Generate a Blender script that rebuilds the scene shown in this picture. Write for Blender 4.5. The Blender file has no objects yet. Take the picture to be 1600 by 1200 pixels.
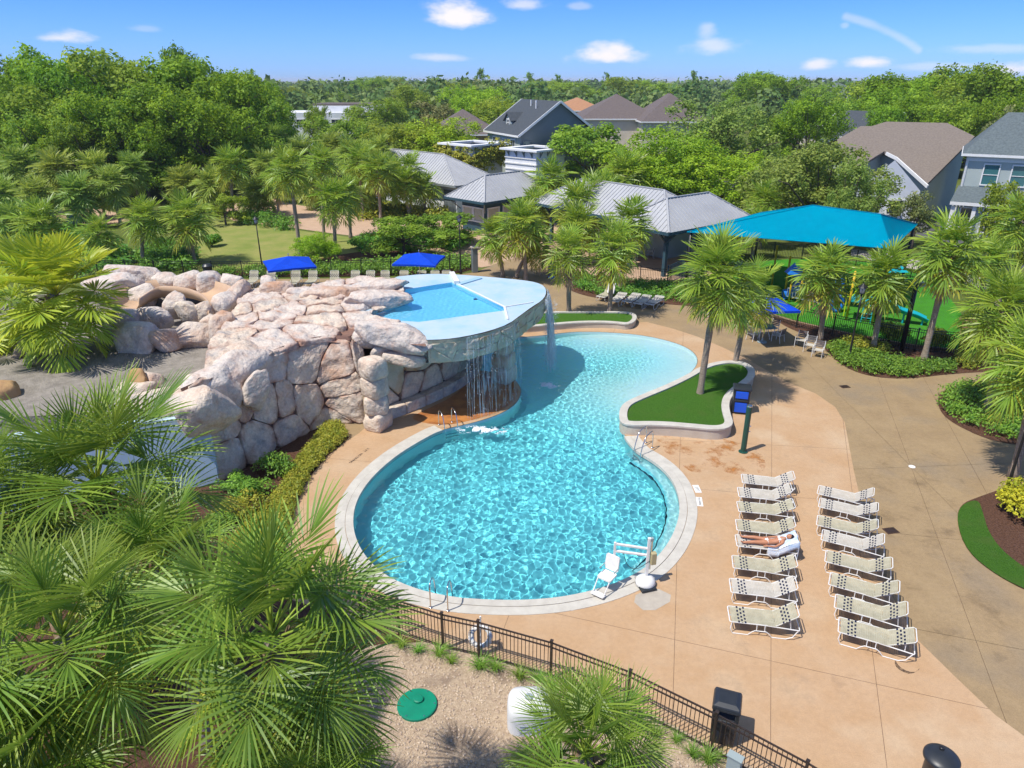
import bpy, bmesh, math, random
import numpy as np
from mathutils import Vector, Matrix, noise
from mathutils.geometry import tessellate_polygon

random.seed(7)
R = math.radians
sc = bpy.context.scene
COL = sc.collection

# ---------------------------------------------------------------- camera
CAM_H, PITCH, FPX = 14.5, R(23.2), 1109.0
cam = bpy.data.cameras.new('camera')
cam_ob = bpy.data.objects.new('camera', cam)
COL.objects.link(cam_ob)
cam.sensor_width = 36.0
cam.lens = FPX / 1600 * 36
cam.clip_start = 0.1
cam.clip_end = 9000
cam_ob.location = (0, 0, CAM_H)
cam_ob.rotation_euler = (R(90) - PITCH, 0, 0)
sc.camera = cam_ob

# ---------------------------------------------------------------- sky, sun, exposure
SUN_EL, SUN_TO = R(61), Vector((-0.87, -0.50, 0)).normalized()
SUN_DIR = Vector((SUN_TO.x * math.cos(SUN_EL), SUN_TO.y * math.cos(SUN_EL), math.sin(SUN_EL)))
world = bpy.data.worlds.new('World')
sc.world = world
world.use_nodes = True
wn, wl = world.node_tree.nodes, world.node_tree.links
bg = wn['Background']
sky = wn.new('ShaderNodeTexSky')
sky.sky_type = 'NISHITA'
sky.sun_disc = False
sky.sun_elevation = SUN_EL
sky.sun_rotation = math.atan2(SUN_TO.x, SUN_TO.y)
sky.air_density = 1.0
sky.dust_density = 0.2
sky.ozone_density = 3.0
bg.inputs[1].default_value = 0.13
SUN_POWER = 4.1
HAZE = 0.00016


def wmath(op, a, b=None, c=None):
    n = wn.new('ShaderNodeMath')
    n.operation = op
    for k, x in enumerate((a, b, c)):
        if x is None:
            continue
        if isinstance(x, (int, float)):
            n.inputs[k].default_value = x
        else:
            wl.new(x, n.inputs[k])
    return n.outputs[0]


def px_dir(px, py):
    """azimuth and elevation (radians) of a direction given by where it lies in the photograph"""
    u, v = (px - 800) / FPX, (600 - py) / FPX
    d = Vector((u, math.cos(PITCH) + v * math.sin(PITCH), -math.sin(PITCH) + v * math.cos(PITCH))).normalized()
    return math.atan2(d.x, d.y), math.asin(d.z)


tc = wn.new('ShaderNodeTexCoord')
sep = wn.new('ShaderNodeSeparateXYZ')
wl.new(tc.outputs['Generated'], sep.inputs[0])
AZ = wmath('ARCTAN2', sep.outputs[0], sep.outputs[1])
EL = wmath('ARCSINE', sep.outputs[2])
cmb = wn.new('ShaderNodeCombineXYZ')
wl.new(wmath('MULTIPLY', AZ, 1.0), cmb.inputs[0])
wl.new(wmath('MULTIPLY', EL, 2.2), cmb.inputs[1])
nz = wn.new('ShaderNodeTexNoise')
nz.inputs['Scale'].default_value = 17
nz.inputs['Detail'].default_value = 8
nz.inputs['Roughness'].default_value = 0.62
wl.new(cmb.outputs[0], nz.inputs['Vector'])
NZ = wmath('SUBTRACT', nz.outputs[0], 0.5)
# cumulus: (px, py, half width, height above, depth below, density)
CLOUDS = [(718, 28, 66, 34, 17, 1.0), (95, 60, 42, 13, 8, 0.8), (948, 88, 74, 24, 14, 1.0), (1118, 74, 58, 17, 14, 0.55),
          (1105, 42, 22, 12, 24, 0.4), (685, 90, 60, 9, 7, 0.5), (1275, 103, 30, 13, 9, 0.8), (1365, 97, 40, 11, 10, 0.95),
          (1585, 108, 60, 14, 12, 0.8), (820, 8, 44, 14, 8, 0.6), (905, 10, 22, 8, 6, 0.3), (225, 45, 30, 8, 5, 0.2),
          (1480, 103, 110, 7, 8, 0.32), (1560, 76, 85, 7, 9, 0.32), (1320, 40, 8, 6, 6, 0.25)]
total = None
for (px, py, hw, up, dn, den) in CLOUDS:
    az, el = px_dir(px, py)
    k = 1 / FPX
    dx = wmath('DIVIDE', wmath('SUBTRACT', AZ, az), hw * k)
    de = wmath('SUBTRACT', EL, el)
    dy = wmath('ADD', wmath('DIVIDE', wmath('MAXIMUM', de, 0.0), up * k), wmath('DIVIDE', wmath('MINIMUM', de, 0.0), dn * k))
    r2 = wmath('ADD', wmath('MULTIPLY', dx, dx), wmath('MULTIPLY', dy, dy))
    d = wmath('SUBTRACT', wmath('ADD', 0.85, wmath('MULTIPLY', NZ, 1.7)), wmath('SQRT', r2))
    m = wn.new('ShaderNodeMapRange')
    m.interpolation_type = 'SMOOTHSTEP'
    m.inputs['From Min'].default_value = -0.05
    m.inputs['From Max'].default_value = 0.75
    m.inputs['To Max'].default_value = den
    wl.new(d, m.inputs['Value'])
    total = m.outputs[0] if total is None else wmath('MAXIMUM', total, m.outputs[0])
# the thin diagonal streak on the right
a0, e0 = px_dir(1322, 26)
a1, e1 = px_dir(1435, 78)
ux, uy = a1 - a0, e1 - e0
L2 = ux * ux + uy * uy
pa, pe = wmath('SUBTRACT', AZ, a0), wmath('SUBTRACT', EL, e0)
tt = wmath('DIVIDE', wmath('ADD', wmath('MULTIPLY', pa, ux), wmath('MULTIPLY', pe, uy)), L2)
tcl = wmath('MINIMUM', wmath('MAXIMUM', tt, 0.0), 1.0)
qx, qy = wmath('SUBTRACT', pa, wmath('MULTIPLY', tcl, ux)), wmath('SUBTRACT', pe, wmath('MULTIPLY', tcl, uy))
qy = wmath('SUBTRACT', qy, wmath('MULTIPLY', wmath('MULTIPLY', tcl, wmath('SUBTRACT', 1.0, tcl)), 0.016))
dist = wmath('SQRT', wmath('ADD', wmath('MULTIPLY', qx, qx), wmath('MULTIPLY', qy, qy)))
sm = wn.new('ShaderNodeMapRange')
sm.interpolation_type = 'SMOOTHSTEP'
sm.inputs['From Min'].default_value = 0.0062
sm.inputs['From Max'].default_value = 0.0005
sm.inputs['To Max'].default_value = 0.30
wl.new(wmath('SUBTRACT', dist, wmath('MULTIPLY', NZ, 0.006)), sm.inputs['Value'])
total = wmath('MAXIMUM', total, sm.outputs[0])
hs = wn.new('ShaderNodeHueSaturation')
hs.inputs['Saturation'].default_value = 1.0
wl.new(sky.outputs[0], hs.inputs['Color'])
tintm = wn.new('ShaderNodeMix')
tintm.data_type = 'RGBA'
tintm.blend_type = 'MULTIPLY'
tintm.inputs['Factor'].default_value = 1.0
wl.new(hs.outputs[0], tintm.inputs[6])
el_mix = wn.new('ShaderNodeMapRange')
el_mix.interpolation_type = 'SMOOTHSTEP'
el_mix.inputs['From Min'].default_value = R(8)
el_mix.inputs['From Max'].default_value = R(45)
wl.new(EL, el_mix.inputs['Value'])
tint_el = wn.new('ShaderNodeMix')
tint_el.data_type = 'RGBA'
wl.new(el_mix.outputs[0], tint_el.inputs['Factor'])
tint_lo = wn.new('ShaderNodeMix')
tint_lo.data_type = 'RGBA'
lo_mix = wn.new('ShaderNodeMapRange')
lo_mix.inputs['From Max'].default_value = R(6)
wl.new(EL, lo_mix.inputs['Value'])
wl.new(lo_mix.outputs[0], tint_lo.inputs['Factor'])
tint_lo.inputs[6].default_value = (0.325, 0.57, 1.31, 1)
tint_lo.inputs[7].default_value = (0.22, 0.465, 1.11, 1)
wl.new(tint_lo.outputs[2], tint_el.inputs[6])
tint_el.inputs[7].default_value = (1.22, 1.04, 0.92, 1)
wl.new(tint_el.outputs[2], tintm.inputs[7])
cm = wn.new('ShaderNodeMix')
cm.data_type = 'RGBA'
wl.new(total, cm.inputs['Factor'])
wl.new(tintm.outputs[2], cm.inputs[6])
cm.inputs[7].default_value = (6.2, 5.95, 6.1, 1)
wl.new(cm.outputs[2], bg.inputs[0])

sun = bpy.data.lights.new('sun', 'SUN')
sun_ob = bpy.data.objects.new('sun', sun)
COL.objects.link(sun_ob)
sun.energy = SUN_POWER
sun.angle = R(0.5)
sun.color = (1.0, 0.955, 0.88)
sun.cycles.is_caustics_light = True
sun_ob.location = (-40, -20, 60)
sun_ob.rotation_euler = SUN_DIR.to_track_quat('Z', 'Y').to_euler()
sc.view_settings.view_transform = 'Standard'
sc.view_settings.look = 'None'
sc.view_settings.exposure = 0.35
sc.view_settings.gamma = 1.0
sc.cycles.max_bounces = 10
sc.cycles.diffuse_bounces = 3
sc.cycles.transparent_max_bounces = 12
sc.cycles.use_adaptive_sampling = True
sc.cycles.adaptive_threshold = 0.02
sc.cycles.use_denoising = True


# ---------------------------------------------------------------- survey helpers
def G(px, py, z=0.0):
    """the point at height z that the survey photograph shows at (px, py)"""
    u, v = (px - 800) / FPX, (600 - py) / FPX
    t = (CAM_H - z) / (math.sin(PITCH) - v * math.cos(PITCH))
    return Vector((u * t, t * (math.cos(PITCH) + v * math.sin(PITCH)), z))


def AT(px, py, Y):
    """the point at distance Y that the survey photograph shows at (px, py)"""
    u, v = (px - 800) / FPX, (600 - py) / FPX
    t = Y / (math.cos(PITCH) + v * math.sin(PITCH))
    return Vector((u * t, Y, CAM_H + t * (-math.sin(PITCH) + v * math.cos(PITCH))))


def GP(pts, z=0.0):
    return [G(x, y, z).to_2d() for x, y in pts]


def chaikin(p, n=2, closed=True):
    for _ in range(n):
        q = []
        m = len(p)
        for i in range(m if closed else m - 1):
            a, b = p[i], p[(i + 1) % m]
            q += [a * .75 + b * .25, a * .25 + b * .75]
        if not closed:
            q = [p[0]] + q + [p[-1]]
        p = q
    return p


def area2(p):
    return sum(p[i].x * p[(i + 1) % len(p)].y - p[(i + 1) % len(p)].x * p[i].y for i in range(len(p))) / 2


def ccw(p):
    return p if area2(p) > 0 else list(reversed(p))


def offset(p, d):
    """offset a ccw polygon outwards by d"""
    n = len(p)
    out = []
    for i in range(n):
        a, b, c = p[i - 1], p[i], p[(i + 1) % n]
        e1, e2 = (b - a), (c - b)
        if e1.length < 1e-6 or e2.length < 1e-6:
            out.append(b.copy())
            continue
        e1.normalize(); e2.normalize()
        n1, n2 = Vector((e1.y, -e1.x)), Vector((e2.y, -e2.x))
        m = n1 + n2
        if m.length < 1e-4:
            m = n1
        m.normalize()
        k = max(0.5, m.dot(n1))
        out.append(b + m * (d / k))
    return out


def resample(p, step, closed=True):
    q = list(p) + ([p[0]] if closed else [])
    out, acc = [q[0].copy()], 0.0
    for a, b in zip(q, q[1:]):
        L = (b - a).length
        while acc + L >= step:
            t = (step - acc) / L
            a = a + (b - a) * t
            L = (b - a).length
            out.append(a.copy())
            acc = 0.0
        acc += L
    if closed and (out[-1] - out[0]).length < step * .5:
        out.pop()
    if not closed and (out[-1] - q[-1]).length > step * .2:
        out.append(q[-1].copy())
    return out


def inside(p, poly):
    c = False
    j = len(poly) - 1
    for i in range(len(poly)):
        a, b = poly[i], poly[j]
        if (a.y > p[1]) != (b.y > p[1]) and p[0] < (b.x - a.x) * (p[1] - a.y) / (b.y - a.y) + a.x:
            c = not c
        j = i
    return c


def inside_np(X, Y, poly):
    c = np.zeros(X.shape, bool)
    j = len(poly) - 1
    for i in range(len(poly)):
        a, b = poly[i], poly[j]
        if a.y != b.y:
            c ^= ((a.y > Y) != (b.y > Y)) & (X < (b.x - a.x) * (Y - a.y) / (b.y - a.y) + a.x)
        j = i
    return c


def rand_in(poly, n, rnd=random):
    xs, ys = [q.x for q in poly], [q.y for q in poly]
    out = []
    tries = 0
    while len(out) < n and tries < n * 60:
        tries += 1
        q = (rnd.uniform(min(xs), max(xs)), rnd.uniform(min(ys), max(ys)))
        if inside(q, poly):
            out.append(q)
    return out


# ---------------------------------------------------------------- mesh builder
class MB:
    def __init__(self):
        self.v, self.f, self.mi = [], [], []
        self.att = None

    def add(self, vs, fs, mi=0):
        o = len(self.v)
        self.v += [tuple(x) for x in vs]
        for f in fs:
            self.f.append(tuple(i + o for i in f))
            self.mi.append(mi)
        return self

    def box(self, c, s, rz=0.0, mi=0, tilt=None):
        cx, cy, cz = c
        sx, sy, sz = s[0] / 2, s[1] / 2, s[2] / 2
        m = Matrix.Rotation(rz, 3, 'Z')
        if tilt is not None:
            m = m @ tilt
        vs = [Vector(c) + m @ Vector((x, y, z)) for z in (-sz, sz) for x, y in ((-sx, -sy), (sx, -sy), (sx, sy), (-sx, sy))]
        return self.add(vs, [(3, 2, 1, 0), (4, 5, 6, 7), (0, 1, 5, 4), (1, 2, 6, 5), (2, 3, 7, 6), (3, 0, 4, 7)], mi)

    def beam(self, p, q, w, h, mi=0, up=Vector((0, 0, 1))):
        p, q = Vector(p), Vector(q)
        d = (q - p)
        if d.length < 1e-6:
            return self
        d.normalize()
        if abs(d.dot(up)) > 0.98:
            up = Vector((0, 1, 0))
        s = d.cross(up).normalized()
        n = s.cross(d)
        vs = []
        for o in (p, q):
            for a, b in ((-1, -1), (1, -1), (1, 1), (-1, 1)):
                vs.append(o + s * (a * w / 2) + n * (b * h / 2))
        return self.add(vs, [(0, 1, 2, 3), (7, 6, 5, 4), (0, 4, 5, 1), (1, 5, 6, 2), (2, 6, 7, 3), (3, 7, 4, 0)], mi)

    def tube(self, pts, r, n=6, mi=0, cap=True):
        pts = [Vector(p) for p in pts]
        m = len(pts)
        rs = r if isinstance(r, (list, tuple)) else [r] * m
        vs, fs = [], []
        ref = None
        for i, p in enumerate(pts):
            d = (pts[min(i + 1, m - 1)] - pts[max(i - 1, 0)])
            if d.length < 1e-7:
                d = Vector((0, 0, 1))
            d.normalize()
            if ref is None:
                ref = Vector((0, 0, 1)) if abs(d.z) < 0.9 else Vector((1, 0, 0))
            s = d.cross(ref)
            if s.length < 1e-4:
                s = d.cross(Vector((1, 0.3, 0)))
            s.normalize()
            t = s.cross(d).normalized()
            ref = t
            for k in range(n):
                a = 2 * math.pi * k / n
                vs.append(p + (s * math.cos(a) + t * math.sin(a)) * rs[i])
        for i in range(m - 1):
            for k in range(n):
                a, b = i * n + k, i * n + (k + 1) % n
                fs.append((a, a + n, b + n, b))
        if cap:
            fs.append(tuple(range(n)))
            fs.append(tuple((m - 1) * n + k for k in reversed(range(n))))
        return self.add(vs, fs, mi)

    def prism(self, poly, z0, z1, mi=0, top=True, bottom=True, side_mi=None):
        poly = ccw([Vector((q[0], q[1])) for q in poly])
        n = len(poly)
        vs = [(q.x, q.y, z0) for q in poly] + [(q.x, q.y, z1) for q in poly]
        fs = [(i, (i + 1) % n, (i + 1) % n + n, i + n) for i in range(n)]
        self.add(vs, fs, mi if side_mi is None else side_mi)
        tri = [t if area2([poly[k] for k in t]) > 0 else tuple(reversed(t)) for t in tessellate_polygon([[Vector((q.x, q.y, 0)) for q in poly]])]
        if top:
            self.add([(q.x, q.y, z1) for q in poly], tri, mi)
        if bottom:
            self.add([(q.x, q.y, z0) for q in poly], [tuple(reversed(t)) for t in tri], mi)
        return self

    def sheet(self, poly, z, holes=(), mi=0):
        loops = [[Vector((q.x, q.y, 0)) for q in poly]] + [[Vector((q.x, q.y, 0)) for q in h] for h in holes]
        flat = [p for l in loops for p in l]
        fs = []
        for t in tessellate_polygon(loops):
            a, b, c = (flat[k] for k in t)
            ar = (b.x - a.x) * (c.y - a.y) - (c.x - a.x) * (b.y - a.y)
            if abs(ar) < 1e-9:
                continue
            fs.append(tuple(t) if ar > 0 else tuple(reversed(t)))
        return self.add([(p.x, p.y, z) for p in flat], fs, mi)

    def lathe(self, prof, c=(0, 0, 0), n=16, mi=0):
        vs, fs = [], []
        for r, z in prof:
            for k in range(n):
                a = 2 * math.pi * k / n
                vs.append((c[0] + r * math.cos(a), c[1] + r * math.sin(a), c[2] + z))
        for i in range(len(prof) - 1):
            for k in range(n):
                a, b = i * n + k, i * n + (k + 1) % n
                fs.append((a, b, b + n, a + n))
        fs.append(tuple(reversed(range(n))))
        fs.append(tuple((len(prof) - 1) * n + k for k in range(n)))
        return self.add(vs, fs, mi)

    def ball(self, c, r, n=8, m=5, mi=0):
        rx, ry, rz = r if isinstance(r, (tuple, list)) else (r, r, r)
        vs, fs = [], []
        for i in range(m + 1):
            th = math.pi * i / m
            for k in range(n):
                a = 2 * math.pi * k / n
                vs.append((c[0] + rx * math.sin(th) * math.cos(a), c[1] + ry * math.sin(th) * math.sin(a), c[2] - rz * math.cos(th)))
        for i in range(m):
            for k in range(n):
                a, b = i * n + k, i * n + (k + 1) % n
                fs.append((a, b, b + n, a + n))
        return self.add(vs, fs, mi)

    def mesh(self, name, mats, smooth=False):
        me = bpy.data.meshes.new(name)
        me.from_pydata(self.v, [], self.f)
        for m in (mats if isinstance(mats, (list, tuple)) else [mats]):
            me.materials.append(m)
        if any(self.mi):
            me.polygons.foreach_set('material_index', self.mi)
        if smooth:
            me.polygons.foreach_set('use_smooth', [True] * len(me.polygons))
        if self.att is not None:
            a = me.attributes.new('tint', 'FLOAT', 'POINT')
            a.data.foreach_set('value', self.att)
        me.validate()
        me.update()
        return me

    def build(self, name, mats, parent=None, smooth=False, bevel=0.0, kind=None):
        return link(name, self.mesh(name, mats, smooth), parent, bevel, kind)


PINV = {}


def link(name, data, parent=None, bevel=0.0, kind=None, world=True):
    """link DATA as an object; with WORLD its coordinates are the place's own, else those of its parent"""
    o = bpy.data.objects.new(name, data)
    COL.objects.link(o)
    if parent is not None:
        o.parent = parent
        if world and parent.name in PINV:
            o.matrix_parent_inverse = PINV[parent.name]
    if bevel:
        b = o.modifiers.new('bevel', 'BEVEL')
        b.width = bevel
        b.segments = 2
        b.limit_method = 'ANGLE'
        b.angle_limit = R(40)
    if kind:
        o['kind'] = kind
    return o


def thing(name, label, cat, loc=(0, 0, 0), group=None, rz=0.0, local=False):
    o = bpy.data.objects.new(name, None)
    COL.objects.link(o)
    o.empty_display_size = 0.2
    o.location = loc
    o.rotation_euler = (0, 0, rz)
    tag(o, label, cat, group)
    if not local:
        PINV[o.name] = Matrix.Translation(-Vector(loc))
    return o


def tag(o, label, cat, group=None, kind=None):
    o['label'] = label
    o['category'] = cat
    if group:
        o['group'] = group
    if kind:
        o['kind'] = kind
    return o


KIDS = {}


def dup(root, loc, rz=None, label=None, group=None, scale=None):
    r = root.copy()
    COL.objects.link(r)
    r.location = loc
    if rz is not None:
        r.rotation_euler = (0, 0, rz)
    if scale is not None:
        r.scale = scale if isinstance(scale, (tuple, list, Vector)) else (scale,) * 3
    if label:
        r['label'] = label
    if group:
        r['group'] = group
    for ch in root.children:
        c = ch.copy()
        COL.objects.link(c)
        c.parent = r
        for g in ch.children:
            d = g.copy()
            COL.objects.link(d)
            d.parent = c
    return r


def np_mesh(name, V, F, mats, tint=None, smooth=False):
    """mesh from numpy arrays: V (n,3), F (m,k) with one k"""
    me = bpy.data.meshes.new(name)
    n, (m, k) = len(V), F.shape
    me.vertices.add(n)
    me.vertices.foreach_set('co', np.ascontiguousarray(V, np.float32).ravel())
    me.loops.add(m * k)
    me.loops.foreach_set('vertex_index', np.ascontiguousarray(F, np.int32).ravel())
    me.polygons.add(m)
    me.polygons.foreach_set('loop_start', np.arange(0, m * k, k, dtype=np.int32))
    me.polygons.foreach_set('loop_total', np.full(m, k, np.int32))
    if smooth:
        me.polygons.foreach_set('use_smooth', np.ones(m, bool))
    for mm in (mats if isinstance(mats, (list, tuple)) else [mats]):
        me.materials.append(mm)
    if tint is not None:
        a = me.attributes.new('tint', 'FLOAT', 'POINT')
        a.data.foreach_set('value', np.ascontiguousarray(tint, np.float32))
    me.update(calc_edges=True)
    return me


# ---------------------------------------------------------------- materials
def srgb(r, g, b):
    f = lambda c: (c / 255 / 12.92) if c / 255 <= 0.04045 else ((c / 255 + 0.055) / 1.055) ** 2.4
    return (f(r), f(g), f(b), 1)


def nodes_of(m):
    return m.node_tree.nodes, m.node_tree.links


def mat(name, c1, c2=None, scale=2.0, rough=0.7, bump=0.0, bscale=40.0, metal=0.0, spec=0.3, detail=5, c3=None, scale3=0.4, lo=0.35, hi=0.65, coat=0.0, stretch=None, speck=None, edge=None, bdist=0.05):
    m = bpy.data.materials.new(name)
    m.use_nodes = True
    N, L = nodes_of(m)
    b = N['Principled BSDF']
    b.inputs['Roughness'].default_value = rough
    b.inputs['Metallic'].default_value = metal
    b.inputs['Specular IOR Level'].default_value = spec
    b.inputs['Coat Weight'].default_value = coat
    c1 = tuple(c1) + ((1,) if len(c1) == 3 else ())
    geo = N.new('ShaderNodeNewGeometry')
    vec = geo.outputs['Position']
    if stretch:
        mp = N.new('ShaderNodeMapping')
        mp.inputs['Scale'].default_value = stretch
        L.new(vec, mp.inputs['Vector'])
        vec = mp.outputs[0]
    if c2 is None:
        b.inputs['Base Color'].default_value = c1
    else:
        c2 = tuple(c2) + ((1,) if len(c2) == 3 else ())
        n = N.new('ShaderNodeTexNoise')
        n.inputs['Scale'].default_value = scale
        n.inputs['Detail'].default_value = detail
        n.inputs['Roughness'].default_value = 0.65
        L.new(vec, n.inputs['Vector'])
        r = N.new('ShaderNodeMapRange')
        r.inputs['From Min'].default_value = lo
        r.inputs['From Max'].default_value = hi
        L.new(n.outputs[0], r.inputs['Value'])
        x = N.new('ShaderNodeMix')
        x.data_type = 'RGBA'
        L.new(r.outputs[0], x.inputs['Factor'])
        x.inputs[6].default_value = c1
        x.inputs[7].default_value = c2
        out = x.outputs[2]
        if c3 is not None:
            c3 = tuple(c3) + ((1,) if len(c3) == 3 else ())
            n3 = N.new('ShaderNodeTexNoise')
            n3.inputs['Scale'].default_value = scale3
            n3.inputs['Detail'].default_value = 4
            L.new(vec, n3.inputs['Vector'])
            r3 = N.new('ShaderNodeMapRange')
            r3.inputs['From Min'].default_value = 0.52
            r3.inputs['From Max'].default_value = 0.72
            L.new(n3.outputs[0], r3.inputs['Value'])
            x3 = N.new('ShaderNodeMix')
            x3.data_type = 'RGBA'
            L.new(r3.outputs[0], x3.inputs['Factor'])
            L.new(out, x3.inputs[6])
            x3.inputs[7].default_value = c3
            out = x3.outputs[2]
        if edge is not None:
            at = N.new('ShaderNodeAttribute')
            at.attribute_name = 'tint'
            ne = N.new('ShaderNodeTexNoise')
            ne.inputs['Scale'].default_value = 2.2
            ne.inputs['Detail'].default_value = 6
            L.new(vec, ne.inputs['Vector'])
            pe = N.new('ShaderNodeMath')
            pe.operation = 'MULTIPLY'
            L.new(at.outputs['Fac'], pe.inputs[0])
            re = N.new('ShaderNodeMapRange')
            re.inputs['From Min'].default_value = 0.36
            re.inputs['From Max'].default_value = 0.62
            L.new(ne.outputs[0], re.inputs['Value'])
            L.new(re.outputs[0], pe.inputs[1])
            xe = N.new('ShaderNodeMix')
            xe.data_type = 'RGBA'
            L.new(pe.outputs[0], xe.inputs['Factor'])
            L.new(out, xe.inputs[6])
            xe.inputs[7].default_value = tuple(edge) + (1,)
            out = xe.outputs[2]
        for (ss, am) in (speck or ()):
            ns = N.new('ShaderNodeTexNoise')
            ns.inputs['Scale'].default_value = ss
            ns.inputs['Detail'].default_value = 3
            L.new(vec, ns.inputs['Vector'])
            rs_ = N.new('ShaderNodeMapRange')
            rs_.inputs['From Min'].default_value = 0.3
            rs_.inputs['From Max'].default_value = 0.7
            rs_.inputs['To Min'].default_value = 1 - am
            rs_.inputs['To Max'].default_value = 1 + am
            L.new(ns.outputs[0], rs_.inputs['Value'])
            xs_ = N.new('ShaderNodeVectorMath')
            xs_.operation = 'SCALE'
            L.new(out, xs_.inputs[0])
            L.new(rs_.outputs[0], xs_.inputs['Scale'])
            out = xs_.outputs[0]
        L.new(out, b.inputs['Base Color'])
    if bump:
        nb = N.new('ShaderNodeTexNoise')
        nb.inputs['Scale'].default_value = bscale
        nb.inputs['Detail'].default_value = 6
        L.new(vec, nb.inputs['Vector'])
        bp = N.new('ShaderNodeBump')
        bp.inputs['Strength'].default_value = bump
        bp.inputs['Distance'].default_value = bdist
        L.new(nb.outputs[0], bp.inputs['Height'])
        L.new(bp.outputs[0], b.inputs['Normal'])
    return m


LEAF_GAIN = 2.0


def leaf_mat(name, c1, c2, trans=0.35, rough=0.5, spec=0.35, hue=0.03, val=0.35):
    """two-colour leaf by the tint attribute, with a hue and value shift per object, part translucent"""
    m = bpy.data.materials.new(name)
    m.use_nodes = True
    N, L = nodes_of(m)
    b = N['Principled BSDF']
    b.inputs['Roughness'].default_value = rough
    b.inputs['Specular IOR Level'].default_value = spec
    at = N.new('ShaderNodeAttribute')
    at.attribute_name = 'tint'
    x = N.new('ShaderNodeMix')
    x.data_type = 'RGBA'
    x.inputs[6].default_value = tuple(LEAF_GAIN * c for c in c1) + (1,)
    x.inputs[7].default_value = tuple(LEAF_GAIN * c for c in c2) + (1,)
    L.new(at.outputs['Fac'], x.inputs['Factor'])
    oi = N.new('ShaderNodeObjectInfo')
    h = N.new('ShaderNodeHueSaturation')
    m1 = N.new('ShaderNodeMapRange')
    m1.inputs['To Min'].default_value = 0.5 - hue
    m1.inputs['To Max'].default_value = 0.5 + hue
    L.new(oi.outputs['Random'], m1.inputs['Value'])
    L.new(m1.outputs[0], h.inputs['Hue'])
    w = N.new('ShaderNodeMath')
    w.operation = 'FRACT'
    w2 = N.new('ShaderNodeMath')
    w2.operation = 'MULTIPLY'
    w2.inputs[1].default_value = 17.3
    L.new(oi.outputs['Random'], w2.inputs[0])
    L.new(w2.outputs[0], w.inputs[0])
    m2 = N.new('ShaderNodeMapRange')
    m2.inputs['To Min'].default_value = 1 - val / 2
    m2.inputs['To Max'].default_value = 1 + val / 2
    L.new(w.outputs[0], m2.inputs['Value'])
    L.new(m2.outputs[0], h.inputs['Value'])
    L.new(x.outputs[2], h.inputs['Color'])
    L.new(h.outputs[0], b.inputs['Base Color'])
    t = N.new('ShaderNodeBsdfTranslucent')
    hh = N.new('ShaderNodeHueSaturation')
    hh.inputs['Hue'].default_value = 0.485
    hh.inputs['Value'].default_value = 1.3
    L.new(h.outputs[0], hh.inputs['Color'])
    L.new(hh.outputs[0], t.inputs['Color'])
    ms = N.new('ShaderNodeMixShader')
    ms.inputs[0].default_value = trans
    L.new(b.outputs[0], ms.inputs[1])
    L.new(t.outputs[0], ms.inputs[2])
    L.new(ms.outputs[0], N['Material Output'].inputs['Surface'])
    return m


M = {}
M['salmon'] = mat('stained_concrete', (0.475, 0.318, 0.19), (0.44, 0.277, 0.150), 0.75, 0.72, 0.10, 60, c3=(0.50, 0.36, 0.23), scale3=0.45, detail=9, speck=((34, .08), (7, .05), (110, .10)))
M['salmon_wet'] = mat('wet_stained_concrete', (0.50, 0.21, 0.06), (0.30, 0.11, 0.035), 1.6, 0.35, 0.10, 60)
M['tan'] = mat('tan_concrete', (0.325, 0.232, 0.126), (0.275, 0.192, 0.103), 0.8, 0.75, 0.08, 60, c3=(0.25, 0.19, 0.122), scale3=0.38, detail=9, speck=((34, .10), (6, .06), (110, .10)))
M['joint'] = mat('dark_joint_concrete', (0.16, 0.095, 0.06), (0.11, 0.07, 0.045), 3)  # dark brown bed that shows in the open joints between slabs
M['peach_path'] = mat('peach_paving', (0.50, 0.345, 0.235), (0.44, 0.295, 0.195), 1.5, 0.8, 0.1, 30)
M['coping'] = mat('white_coping', (0.56, 0.53, 0.465), (0.46, 0.43, 0.375), 2.2, 0.6, 0.08, 40)
M['planter'] = mat('cream_plaster', (0.56, 0.485, 0.385), (0.48, 0.41, 0.325), 1.4, 0.75, 0.08, 40)
M['turf'] = mat('artificial_turf', (0.048, 0.135, 0.016), (0.085, 0.20, 0.028), 22, 0.95, 0.9, 160, spec=0.05, c3=(0.085, 0.165, 0.03), scale3=1.2)
M['turf_bright'] = mat('bright_play_turf', (0.06, 0.26, 0.02), (0.05, 0.20, 0.02), 1.2, 0.9, 0.6, 90, spec=0.1)
M['lawn'] = mat('mown_lawn', (0.19, 0.235, 0.05), (0.28, 0.27, 0.085), 0.45, 0.95, 0.5, 30, spec=0.1, c3=(0.09, 0.17, 0.02), scale3=0.15)
M['ground'] = mat('field_grass', (0.085, 0.12, 0.022), (0.13, 0.15, 0.04), 0.08, 0.95, 0.3, 4, spec=0.1)
M['mulch'] = mat('bark_mulch', (0.075, 0.037, 0.024), (0.16, 0.085, 0.055), 14, 0.95, 0.9, 60, spec=0.1)
M['gravel'] = mat('pale_gravel', (0.60, 0.47, 0.33), (0.40, 0.29, 0.20), 16, 0.95, 0.9, 50, spec=0.1, c3=(0.26, 0.19, 0.14), scale3=1.1)
M['sand'] = mat('grey_sand', (0.30, 0.27, 0.235), (0.20, 0.18, 0.155), 2.5, 0.95, 0.7, 14, spec=0.1)
M['stone'] = mat('painted_rockwork', (0.64, 0.545, 0.44), (0.53, 0.38, 0.285), 1.5, 0.85, 1.0, 3.2, c3=(0.38, 0.35, 0.325), scale3=1.3, lo=0.44, hi=0.68, detail=11, edge=(0.33, 0.185, 0.13), bdist=.16, speck=((9, .12), (40, .10)))
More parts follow.
